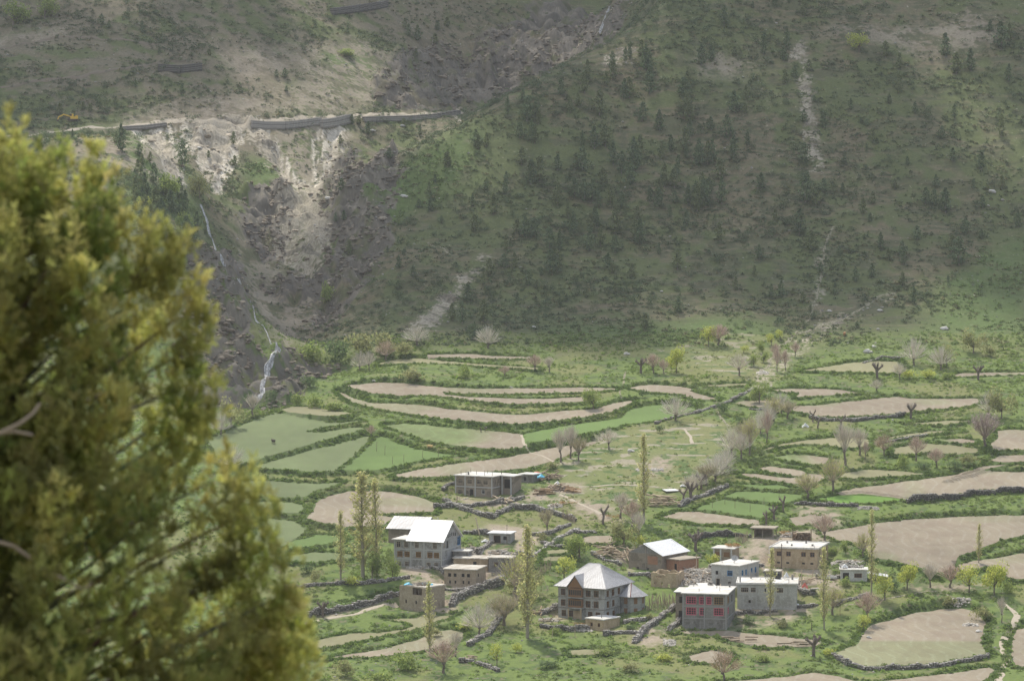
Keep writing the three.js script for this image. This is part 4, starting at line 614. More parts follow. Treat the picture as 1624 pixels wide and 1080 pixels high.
{
  const { t, W, D, H } = building('gable_shed', 'gable', 'dark timber and mud shed under one bright white roof slope', M.brown, { front: [[3, -0.2, 0.7, 0.8, 'void'], [6.2, -0.2, 0.8, 0.8, 'void']], right: [], category: 'shed' });
  const R = 2.7, e = 0.6, b = new MB(); b.tri([-W / 2 + 0.02, H, D / 2 - 0.05], [W / 2 - 0.02, H, D / 2 - 0.05], [0, H + R - 0.1, D / 2 - 0.05]); part(b.geo(), M.dark, 'gable_board', t); const bb = new MB(); bb.tri([W / 2 - 0.02, H, -D / 2 + 0.05], [-W / 2 + 0.02, H, -D / 2 + 0.05], [0, H + R - 0.1, -D / 2 + 0.05]); part(bb.geo(), M.dark, 'gable_board', t);
  sheetRoof(t, [[W / 2 + e, H - 0.25, D / 2 + 0.5], [W / 2 + e, H - 0.25, -D / 2 - e], [-0.4, H + R, -D / 2 - e], [-0.4, H + R, D / 2 + 0.5]], M.sheetbright);
  sheetRoof(t, [[-W / 2 - 0.3, H + 0.0, -1], [-W / 2 - 0.3, H + 0.0, -D / 2], [-0.45, H + R - 0.03, -D / 2], [-0.45, H + R - 0.03, -1]], M.sheetbright);
  const d = new MB(); d.box(W / 2 - 2.9, 2.7, D / 2 + 0.03, 3.2, 2.2, 0.06); part(d.geo(), M.brickwall, 'orange_board', t);
  const p = new MB(); p.box(0.2, H / 2 + 0.7, D / 2 + 0.05, 0.22, H + 2.2, 0.1); p.box(0, H, D / 2 + 0.06, W, 0.14, 0.06); p.box(-2, 2, D / 2 + 0.06, W - 4.1, 0.12, 0.06); part(p.geo(), M.greywood, 'timber_frame', t);
}
{ // walls without a roof, broken along the top
  const P = PLOTS.ruin, t = new THREE.Group(); top(t, 'ruined_house'); t.position.set(P.x, P.y, P.z); t.rotation.y = P.turn; tag(t, 'roofless ruined yellow mud house with broken wall tops', 'ruin');
  const { W, D, H } = P, br = (w, holes, seed) => { const r = mulberry(seed), q = [[0, 0], [w, 0]]; for (let k = 0; k <= 9; k++) q.push([w * (1 - k / 9), H + 1.2 - r() * 0.9 * (k > 2 && k < 8 ? 1 : 0.25)]); const s = new THREE.Shape(q.map((v) => new THREE.Vector2(...v))); for (const [x, y, a, b] of holes) s.holes.push(new THREE.Path([[x - a / 2, y], [x - a / 2, y + b], [x + a / 2, y + b], [x + a / 2, y]].map((v) => new THREE.Vector2(...v)))); return new THREE.ExtrudeGeometry(s, { depth: 0.5, bevelEnabled: false }); };
  for (const [w, x, z, ry, holes, seed] of [[W, -W / 2, D / 2 - 0.5, 0, [[1.2, 1.9, 0.45, 0.8], [3, 1.8, 0.4, 0.8], [4.9, 1.3, 0.7, 0.9], [2.2, 3.7, 1.5, 0.6]], 3], [D - 1, W / 2 - 0.5, D / 2 - 0.5, Math.PI / 2, [[3, 1.8, 0.6, 0.9]], 4], [W, W / 2, -D / 2 + 0.5, Math.PI, [], 6], [D - 1, -W / 2 + 0.5, -D / 2 + 0.5, -Math.PI / 2, [], 9]]) { const m = part(br(w, holes, seed), M.tan, 'wall', t); m.position.set(x, -1.2, z); m.rotation.y = ry; }
}
building('brick_hut', 'brick', 'low red orange brick hut with an earth roof among rubble', M.brickwall, { front: [[4.2, 0.2, 0.9, 2.2, 'doordark']], right: [], roof: 'flat', roofMat: M.roofearth, eave: 0.5, beams: [0.4], beamMat: M.dark, category: 'hut' });
building('mud_hut', 'mudshed', 'little tan mud hut with two small windows before the three storey house', M.tan, { front: row([1.9, 4.2], 0.9, 0.75, 1.0, 'wood', 0), right: [], roof: 'flat', roofMat: M.roofslab, eave: 0.2, stubs: [[0.8, 1.5, 1.1, 0.16]], category: 'hut' });
{
  const { t, W, D, H } = building('white_roofed_house', 'big', 'large grey house with dazzling white pitched roof and orange wooden windows', M.concrete, {
    front: [[1.3, 5.4, 1.2, 1.6, 'grey', 1], [3.5, 5.4, 1.2, 1.6, 'grey', 2], [6.6, 5.4, 1.2, 1.6, 'grey', 2], [11.8, 5.4, 1.2, 1.6, 'grey', 2], ...row([1.7, 3.8, 7.1, 10.4, 12.3], 2.9, 1.5, 1.5, 'ochre', 3), ...row([1.5, 3.7, 10, 12.2], 0.4, 1.2, 1.3, 'grey', 2)],
    right: [[1.2, 5.4, 0.8, 1.4, 'grey', 1], [3.6, 5.1, 1.6, 2.2, 'doorwhite'], [12, 5.2, 2.4, 2.4, 'blue', 2]], beams: [2.45, 5.0], cols: [0.2, 4.9, 8.7, 13.8] });
    const R = 5, e = 0.5, gb = new MB(); gb.tri([W / 2 - 0.1, H, D / 2], [W / 2 - 0.1, H, -D / 2], [W / 2 - 0.1, H + R - 0.2, 0]); part(gb.geo(), M.concrete, 'gable_wall', t);
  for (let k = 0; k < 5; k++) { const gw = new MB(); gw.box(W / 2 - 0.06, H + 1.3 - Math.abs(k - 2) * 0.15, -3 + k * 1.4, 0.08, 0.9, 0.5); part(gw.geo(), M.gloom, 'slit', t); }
  const xl = -W / 2 + 3.6;
  sheetRoof(t, [[xl, H - 0.1, D / 2 + e], [W / 2 + e, H - 0.1, D / 2 + e], [W / 2 + e, H + R, 0], [xl, H + R, 0]], M.sheetbright); sheetRoof(t, [[xl, H - 0.1, -D / 2 - e], [W / 2 + e, H - 0.1, -D / 2 - e], [W / 2 + e, H + R, 0], [xl, H + R, 0]], M.sheetbright);
  const fr = new MB(); fr.box(-W / 2 + 1.5, H + 0.16, D / 4 - 1, 4.1, 0.24, D / 2 + 3); part(fr.geo(), M.roofslab, 'flat_roof', t);
  const ga = new MB(); ga.tri([xl + 0.1, H, -D / 2], [xl + 0.1, H, D / 2], [xl + 0.1, H + R - 0.2, 0]); part(ga.geo(), M.concrete, 'gable_wall', t);
}
{
  const { t, W, D, H } = building('grey_roofed_shed', 'rear', 'shed under a dull grey sheet roof behind the white roofed house', M.brown, { front: [[6.8, 0, 2.2, 2.6, 'void']], right: [], category: 'shed' });
  sheetRoof(t, [[-W / 2 - 0.6, H - 0.1, D / 2 + 0.6], [W / 2 + 0.9, H - 0.1, D / 2 + 0.6], [W / 2 + 0.9, H + 2.6, -D / 2 + 2], [-W / 2 - 0.6, H + 2.6, -D / 2 + 2]], M.sheet); sheetRoof(t, [[-W / 2 - 0.6, H + 0.6, -D / 2 - 0.4], [W / 2 + 0.9, H + 0.6, -D / 2 - 0.4], [W / 2 + 0.9, H + 2.6, -D / 2 + 1.98], [-W / 2 - 0.6, H + 2.6, -D / 2 + 1.98]], M.sheet);
}
building('flat_roofed_shed', 'shed', 'small shed with a tin roof and brown door below the long stone wall', M.concrete, { front: [[2.3, 0, 2.0, 2.1, 'doorwood'], [4.6, 0.9, 1.0, 1.0, 'dark', 1]], right: [], roof: 'flat', roofMat: M.sheetbright, eave: 0.4, category: 'shed' });
building('tan_block_house', 'lower', 'low tan mud house with two rows of small windows beside the stone terrace', M.mud, { front: [...row([1.5, 3.0, 5.2, 6.7], 2.5, 0.8, 0.9, 'dark', 1), ...row([1.6, 3.1, 5.3, 6.8], 0.7, 0.45, 0.8, 'dark', 0)], right: row([2], 2.4, 0.8, 0.9, 'dark', 1), roof: 'flat', roofMat: M.roofdirty, eave: 0.35 });
building('upper_mud_house', 'upper', 'yellow mud house with a single dark doorway, stepped above the low tan house', M.tan, { front: [[5.8, 0, 0.9, 2.0, 'doordark']], right: [], roof: 'flat', roofMat: M.roofdirty, eave: 0.35 });
building('grey_annexe', 'annexe', 'small grey block with two square windows right of the yellow mud house', M.dark, { front: row([2.0, 4.6], 1.5, 1.1, 1.1, 'wood', 1), right: [], roof: 'flat', roofMat: M.roofdirty, eave: 0.3 });
building('concrete_hut', 'coop', 'bare concrete hut against the side of the white roofed house', M.dark, { front: [], right: [], roof: 'flat', roofMat: M.roofslab, eave: 0.25, category: 'hut' });
{ // half built house, its left third one storey lower
  const { t, W, D, H } = building('tarpaulin_house', 'tarp', 'half built mud house with blue tarpaulin and brushwood on its open top', M.mud, { front: [[2.4, 1.8, 0.5, 0.9, 'dark', 0], [6, 1.8, 0.5, 0.9, 'dark', 0], [6.4, 4.2, 3.4, 1.8, 'void']], right: [], open: true });
  const b = new MB(); b.box(0.6, H + 0.1, -0.4, W - 1.6, 0.22, D + 0.4); part(b.geo(), M.roofdirty, 'roof', t);
  const p = new MB(); for (const x of [0.6, 1.9, 3.2]) p.rod([x, 4.1, D / 2 - 0.5], [x, H, D / 2 - 0.5], 0.08, 0.08, 5); part(p.geo(), M.greywood, 'prop', t);
}
{
  const { t, W, D, H } = building('rebar_house', 'rebar', 'unfinished brick and concrete house bristling with rebar above the village', M.brown, {
    front: [...row([1.7], 3.5, 1.6, 1.5, 'grey', 3), ...row([4.7], 3.5, 1.6, 1.5, 'grey', 3), ...row([7.7], 3.5, 1.4, 1.5, 'grey', 2), ...row([9.9], 3.5, 1.6, 1.5, 'grey', 3), [1.6, 0.5, 1.8, 1.3, 'grey', 3], [4, 0.5, 0.9, 1.3, 'grey', 1], [5.4, -0.1, 1.1, 2.2, 'doordark'], [9.2, 0.9, 1.1, 1.2, 'white', 0]],
    right: [...row([2, 3.6, 5.2], 3.4, 0.9, 1.6, 'grey', 1)], beams: [2.75], cols: [0.2, 3.3, 6.6, 12], roof: 'flat', stubs: [[-5, 4, 1.2], [-3, 4.6, 1.4], [-1, 2, 1.3], [0.5, -2, 1.0], [3, 4.6, 1.6], [5.5, 4.6, 1.8], [-5.5, -3, 1.1], [4, -4, 1.3], [5.6, -1, 1.2], [-2.4, 4.2, 0.9, 0.4]] });
  const b = new MB(); b.box(W / 2 + 1.9, H / 2 - 0.2, -D / 2 + 3, 3.7, H + 0.2, 5.9); part(b.geo(), M.brown, 'side_block', t);
  const r = new MB(); r.box(W / 2 + 2.3, H + 0.02, -D / 2 + 3, 4.0, 0.24, 6.6); part(r.geo(), M.roofslab, 'side_roof', t);
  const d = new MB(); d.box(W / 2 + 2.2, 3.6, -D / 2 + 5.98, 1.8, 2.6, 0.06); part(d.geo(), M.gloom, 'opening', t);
  for (const x of [0.7, 3.5]) { const q = new MB(); q.box(W / 2 + x, H / 2, -D / 2 + 6.2, 0.36, H, 0.36); part(q.geo(), M.beam, 'pillar', t); }
}
building('stone_hut', 'hut', 'small grey hut with a pale slab roof beside the rebar house', M.dark, { front: [[2, 0.6, 0.8, 1.0, 'dark', 0]], right: [], roof: 'flat', eave: 0.3, category: 'hut' });
{ // open pole shelter
  const P = PLOTS.shelter, t = new THREE.Group(); top(t, 'pole_shelter'); t.position.set(P.x, P.y, P.z); t.rotation.y = P.turn; tag(t, 'open pole shelter with a flat earth roof above the blue window house', 'shelter');
  const { W, D, H } = P, b = new MB(); b.box(0, H + 0.15, 0, W + 1, 0.3, D + 1); part(b.geo(), M.roofearth, 'roof', t);
  for (const [x, z] of [[-W / 2, D / 2], [0, D / 2], [W / 2, D / 2], [-W / 2, -D / 2], [W / 2, -D / 2]]) { const q = new MB(); q.rod([x, -1, z], [x * 0.98, H, z], 0.14, 0.11, 6); part(q.geo(), M.greywood, 'post', t); }
  const w = new MB(); w.box(-0.5, H / 2 - 0.4, -D / 2 + 0.4, W - 1.2, H + 0.7, 0.3); w.box(-W / 2 + 0.5, H / 2 - 0.4, -0.3, 0.3, H + 0.7, D - 1.8); part(w.geo(), M.brown, 'wall', t);
}
building('roof_shack', 'shack', 'little shack with a black water tank standing behind the long grey house', M.dark, { front: [[2.6, 0.2, 1.4, 1.8, 'void']], right: [], roof: 'flat', roofMat: M.roofdirty, eave: 0.25, category: 'shack' });
// ---------- trees ----------
const leafMat = (tr) => tr ? new THREE.MeshPhysicalMaterial({ vertexColors: true, roughness: 1, transmission: tr, thickness: 0, side: THREE.DoubleSide, specularIntensity: 0.3 }) : new THREE.MeshStandardMaterial({ vertexColors: true, roughness: 1, side: THREE.DoubleSide });
const MT = { needle: leafMat(0.3), leaf: leafMat(0.6), bark: std({ vertexColors: true }), twig: std({ vertexColors: true }) };
function leaf(b, x, y, z, s, r, pal) {
  const a = r() * 6.28, e = (r() - 0.5) * 2.6, c = pal[Math.floor(r() * pal.length)], k = 0.75 + r() * 0.5;
  b.col = [c[0] * k, c[1] * k, c[2] * k];
  const ux = Math.cos(a) * Math.cos(e) * s, uy = Math.sin(e) * s, uz = Math.sin(a) * Math.cos(e) * s, a2 = a + 1.57 + (r() - 0.5), vx = Math.cos(a2) * s * 0.55, vy = (r() - 0.5) * s * 0.7, vz = Math.sin(a2) * s * 0.55;
  b.tri([x - ux, y - uy, z - uz], [x + ux * 0.6 + vx, y + uy * 0.6 + vy, z + uz * 0.6 + vz], [x + ux * 0.6 - vx, y + uy - vy, z + uz * 0.6 - vz]);
}
const PAL = {
  conifer: [[0.15, 0.21, 0.105], [0.17, 0.235, 0.11], [0.195, 0.245, 0.115], [0.125, 0.18, 0.095]],
  conifer2: [[0.20, 0.235, 0.10], [0.22, 0.25, 0.11], [0.16, 0.205, 0.09]],
  green: [[0.28, 0.36, 0.09], [0.34, 0.42, 0.11], [0.23, 0.31, 0.08], [0.40, 0.46, 0.14]],
  yellow: [[0.54, 0.57, 0.12], [0.62, 0.62, 0.16], [0.45, 0.51, 0.11], [0.52, 0.58, 0.14]],
  olive: [[0.36, 0.365, 0.15], [0.41, 0.40, 0.18], [0.29, 0.31, 0.13]],
  dark: [[0.15, 0.22, 0.08], [0.18, 0.26, 0.09], [0.12, 0.18, 0.07]],
  poplar: [[0.64, 0.64, 0.28], [0.70, 0.68, 0.33], [0.58, 0.60, 0.25], [0.68, 0.62, 0.33]],
  pink: [[0.46, 0.33, 0.27], [0.52, 0.39, 0.33]], blossom: [[0.52, 0.42, 0.38], [0.58, 0.48, 0.43], [0.46, 0.36, 0.31]], orange: [[0.36, 0.24, 0.12], [0.30, 0.24, 0.10]],
};
function crownConifer(seed, pal, slim) {   // height 1
  const r = mulberry(seed), b = new MB(), ph = r() * 6, lob = 3 + Math.floor(r() * 3);
  for (let i = 0; i < 560; i++) {
    const t = Math.pow(r(), 0.8), a = r() * 6.28, prof = Math.pow(1 - t, 0.52) * sstep(-0.15, 0.28, t) * (0.72 + 0.28 * Math.sin(a * lob + ph + t * 9)) * (0.85 + 0.3 * Math.sin(t * 22 + ph));
    const q = slim * prof * Math.sqrt(0.25 + 0.75 * r());
    leaf(b, Math.cos(a) * q, 0.06 + t * 0.94, Math.sin(a) * q, 0.032 + 0.028 * (1 - t) + r() * 0.012, r, pal);
  }
  return b.geo();
}
function trunkGeo(h, r0, r1, col, seed, lean = 0.05) { const r = mulberry(seed), b = new MB(); b.col = col; let p = [0, -0.15 * h, 0]; for (let k = 1; k <= 4; k++) { const q = [(r() - 0.5) * lean * h, h * k / 4, (r() - 0.5) * lean * h]; b.rod(p, q, lerp(r0, r1, (k - 1) / 4), lerp(r0, r1, k / 4), 6); p = q; } return b.geo(); }
function crownRound(seed, pal, sx = 0.5, sy = 0.44, n = 1350, ls = 0.036) {   // a crown of clumps, height 1, width 2*sx
  const r = mulberry(seed), b = new MB(), lobes = [];
  for (let k = 0; k < 13; k++) { const a = r() * 6.28, e = r() * 2.2 - 0.95, q = 0.3 + 0.5 * r(); lobes.push([Math.cos(a) * Math.cos(e) * sx * q, 0.5 + Math.sin(e) * sy * q, Math.sin(a) * Math.cos(e) * sx * q, 0.14 + 0.13 * r()]); }
  for (let i = 0; i < n; i++) {
    const L = lobes[Math.floor(r() * lobes.length)], a = r() * 6.28, c = r() * 2 - 1, s = Math.sqrt(1 - c * c), q = L[3] * Math.cbrt(0.2 + 0.8 * r());
    leaf(b, L[0] + Math.cos(a) * s * q * sx * 2, L[1] + c * q, L[2] + Math.sin(a) * s * q * sx * 2, ls * (0.7 + 0.6 * r()), r, pal);
  }
  b.col = [0.2, 0.16, 0.12]; for (let k = 0; k < 7; k++) { const L = lobes[k]; b.rod([0, 0.2, 0], [L[0], L[1], L[2]], 0.010, 0.004, 4); }
  return b.geo();
}
function bush(seed, pal, n = 650) {   // low mound, height 1
  const r = mulberry(seed), b = new MB(); const lobes = []; for (let k = 0; k < 9; k++) { const a = r() * 6.28, q = r() * 0.42; lobes.push([Math.cos(a) * q, 0.25 + r() * 0.35, Math.sin(a) * q, 0.2 + 0.12 * r()]); }
  for (let i = 0; i < n; i++) { const L = lobes[i % 9], a = r() * 6.28, c = r() * 2 - 1, s = Math.sqrt(1 - c * c), q = L[3] * Math.cbrt(0.25 + 0.75 * r()); leaf(b, L[0] + Math.cos(a) * s * q, Math.max(0.02, L[1] + c * q), L[2] + Math.sin(a) * s * q, 0.055 * (0.6 + 0.7 * r()), r, pal); }
  return b.geo();
}
function bareCrown(seed, col, spread = 0.9, from = 0.38, pal, n = 54) {   // rods sprouting from a pollarded head, height 1
  const r = mulberry(seed), b = new MB();
  for (let k = 0; k < n; k++) {
    const a = r() * 6.28, tilt = Math.pow(r(), 0.7) * spread, L = (0.5 + 0.14 * r()) * (1 - from + 0.38 - 0.1), dx = Math.cos(a) * Math.sin(tilt), dy = Math.cos(tilt), dz = Math.sin(a) * Math.sin(tilt), o = [dx * 0.05, from + dy * 0.03, dz * 0.05], g = 0.8 + r() * 0.4;
    b.col = [col[0] * g, col[1] * g, col[2] * g];
    const m = [o[0] + dx * L * 0.5, o[1] + dy * L * 0.5, o[2] + dz * L * 0.5]; b.rod(o, m, 0.0075, 0.005, 3);
    for (let q = 0; q < 5; q++) { const w = () => (r() - 0.5) * 0.22, e = [m[0] + dx * L * 0.5 + w(), m[1] + (dy * 0.5 + 0.1) * L + w() * 0.6, m[2] + dz * L * 0.5 + w()]; b.col = [col[0] * g, col[1] * g, col[2] * g]; b.rod(m, e, 0.0045, 0.0022, 3); if (pal) for (let z = 0; z < 4; z++) { const t = r(); leaf(b, lerp(m[0], e[0], t) + w() * 0.15, lerp(m[1], e[1], t) + w() * 0.15, lerp(m[2], e[2], t) + w() * 0.15, 0.016 + r() * 0.01, r, pal); } }
  }
  return b.geo();
}
function pollardTrunk(seed, h, col, fists = 0) {
  const r = mulberry(seed), b = new MB(), th = fists ? 0.1 : 0.062; b.col = col; let p = [0, -0.15, 0];
  for (let k = 1; k <= 3; k++) { const q = [(r() - 0.5) * 0.07, h * k / 3, (r() - 0.5) * 0.07]; b.rod(p, q, th - 0.01 * k, th - 0.01 * (k + 1) + (k === 3 ? 0.015 : 0), 7, true); p = q; }
  b.rock(p[0], p[1], p[2], th * 2.2, th * 1.9, th * 2.2, r);
  for (let k = 0; k < fists; k++) { const a = k / fists * 6.28 + r(), e = [p[0] + Math.cos(a) * 0.32, p[1] + 0.22 + r() * 0.22, p[2] + Math.sin(a) * 0.32]; b.rod(p, e, 0.075, 0.06, 6, true); b.rock(e[0], e[1], e[2], 0.19, 0.17, 0.19, r); for (let z = 0; z < 6; z++) b.rod(e, [e[0] + (r() - 0.5) * 0.2, e[1] + 0.1 + r() * 0.12, e[2] + (r() - 0.5) * 0.2], 0.012, 0.005, 3); }
  return b.geo();
}
function poplarCrown(seed, leafy) {   // narrow column, height 1, half width about 0.085
  const r = mulberry(seed), b = new MB();
  for (let k = 0; k < 110; k++) {
    const t = 0.08 + 0.88 * k / 110, a = r() * 6.28, L = 0.15 * (1 - t * 0.55), w = 0.095 * (0.5 + 0.5 * r()) * Math.sin(Math.PI * Math.min(0.92, t * 0.85 + 0.16)), e = [Math.cos(a) * w, t + L, Math.sin(a) * w];
    b.col = [0.50, 0.45, 0.28]; b.rod([0, t, 0], e, 0.0024, 0.0012, 3);
    for (let z = 0; z < leafy; z++) { const u = 0.2 + 0.85 * r(), j = () => (r() - 0.5) * 0.03; leaf(b, e[0] * u + j(), lerp(t, e[1], u) + j(), e[2] * u + j(), 0.0085 + r() * 0.007, r, PAL.poplar); }
  }
  return b.geo();
}
const GREY = [0.68, 0.61, 0.51], BARK = [0.19, 0.155, 0.125], PINKISH = [0.64, 0.51, 0.41];
const K = {};   // kinds of tree: [trunk geometry, crown geometry, crown material, name, parts, natural width over height]
const kind = (id, name, cat, trunk, crown, mat, wide, words) => { K[id] = { name, cat, trunk, crown, mat, wide, words }; };
kind('W0', 'willow_tree', 'tree', trunkGeo(0.45, 0.026, 0.014, BARK, 1), crownRound(11, PAL.green), MT.leaf, 1); kind('W1', 'willow_tree', 'tree', trunkGeo(0.45, 0.026, 0.014, BARK, 2), crownRound(12, PAL.green, 0.5, 0.4), MT.leaf, 1);
kind('Y0', 'willow_tree', 'tree', trunkGeo(0.45, 0.026, 0.014, BARK, 3), crownRound(13, PAL.yellow), MT.leaf, 1); kind('Y1', 'willow_tree', 'tree', trunkGeo(0.45, 0.026, 0.014, BARK, 4), crownRound(14, PAL.yellow, 0.5, 0.42, 800), MT.leaf, 1);
kind('O0', 'willow_tree', 'tree', trunkGeo(0.45, 0.026, 0.014, BARK, 5), crownRound(15, PAL.olive), MT.leaf, 1); kind('O1', 'willow_tree', 'tree', trunkGeo(0.45, 0.026, 0.014, BARK, 6), crownRound(16, PAL.olive, 0.5, 0.42, 800), MT.leaf, 1);
kind('B0', 'pollard_willow', 'tree', pollardTrunk(21, 0.3, BARK), bareCrown(31, GREY, 1.25, 0.3), MT.twig, 1.05); kind('B1', 'pollard_willow', 'tree', pollardTrunk(22, 0.34, BARK), bareCrown(32, GREY, 0.85, 0.33), MT.twig, 0.75); kind('B2', 'pollard_willow', 'tree', pollardTrunk(23, 0.2, BARK), bareCrown(33, [0.70, 0.645, 0.55], 1.5, 0.2, null, 70), MT.twig, 1.2);
kind('P0', 'pollard_willow', 'tree', pollardTrunk(24, 0.3, BARK), bareCrown(34, PINKISH, 1.1, 0.3, PAL.pink), MT.twig, 0.95); kind('P1', 'pollard_willow', 'tree', pollardTrunk(25, 0.24, BARK), bareCrown(35, PINKISH, 1.3, 0.24, PAL.orange), MT.twig, 1.1);
kind('L0', 'blossoming_tree', 'tree', pollardTrunk(26, 0.24, BARK), bareCrown(36, [0.42, 0.34, 0.3], 1.0, 0.24, PAL.blossom, 64), MT.twig, 0.85);
kind('A0', 'pollard_willow', 'tree', pollardTrunk(27, 0.28, BARK), bareCrown(37, GREY, 1.15, 0.28, PAL.yellow), MT.leaf, 1); kind('A1', 'pollard_willow', 'tree', pollardTrunk(28, 0.28, BARK), bareCrown(38, GREY, 0.9, 0.28, PAL.olive, 54), MT.leaf, 0.85);
kind('S0', 'pollard_stump', 'tree stump', pollardTrunk(29, 0.52, [0.17, 0.135, 0.115], 4), null, null, 0.8); kind('S1', 'pollard_stump', 'tree stump', pollardTrunk(30, 0.66, [0.2, 0.16, 0.135], 2), null, null, 0.55);
kind('G0', 'bush', 'bush', null, bush(41, PAL.dark), MT.leaf, 1.15); kind('G1', 'bush', 'bush', null, bush(42, PAL.green), MT.leaf, 1.15); kind('G2', 'bush', 'bush', null, bush(43, PAL.olive), MT.leaf, 1.15); kind('G3', 'bush', 'bush', null, bush(44, PAL.yellow), MT.leaf, 1.15);
kind('C0', 'poplar_tree', 'poplar', trunkGeo(0.97, 0.012, 0.002, [0.30, 0.27, 0.21], 7, 0.008), poplarCrown(51, 15), MT.leaf, 0.19); kind('C1', 'poplar_tree', 'poplar', trunkGeo(0.97, 0.011, 0.002, [0.30, 0.27, 0.21], 8, 0.008), poplarCrown(52, 11), MT.leaf, 0.16);
const protos = {};
function plant(id, px, py, hpx, wpx, label, group) {
  const q = K[id], p = hit(px, py);
  let t = protos[id];
  if (!t) { t = protos[id] = new THREE.Group(); if (q.trunk) part(q.trunk, MT.bark, 'trunk', t); if (q.crown) part(q.crown, q.mat, q.name === 'bush' ? 'foliage' : id[0] === 'B' || id[0] === 'P' || id[0] === 'A' ? 'branches' : 'crown', t); }
  const c = t.clone(), m = -p.z / F, h = hpx * m, r = mulberry(Math.round(px * 7 + py * 13));
  top(c, q.name); c.position.copy(p); c.rotation.y = r() * 6.28; c.rotation.z = (r() - 0.5) * 0.05; const w = (wpx ? wpx * m / q.wide : h) * (id[0] === 'C' ? 1.3 : 1); c.scale.set(w, h, w);
  return tag(c, label, q.cat, group);
}
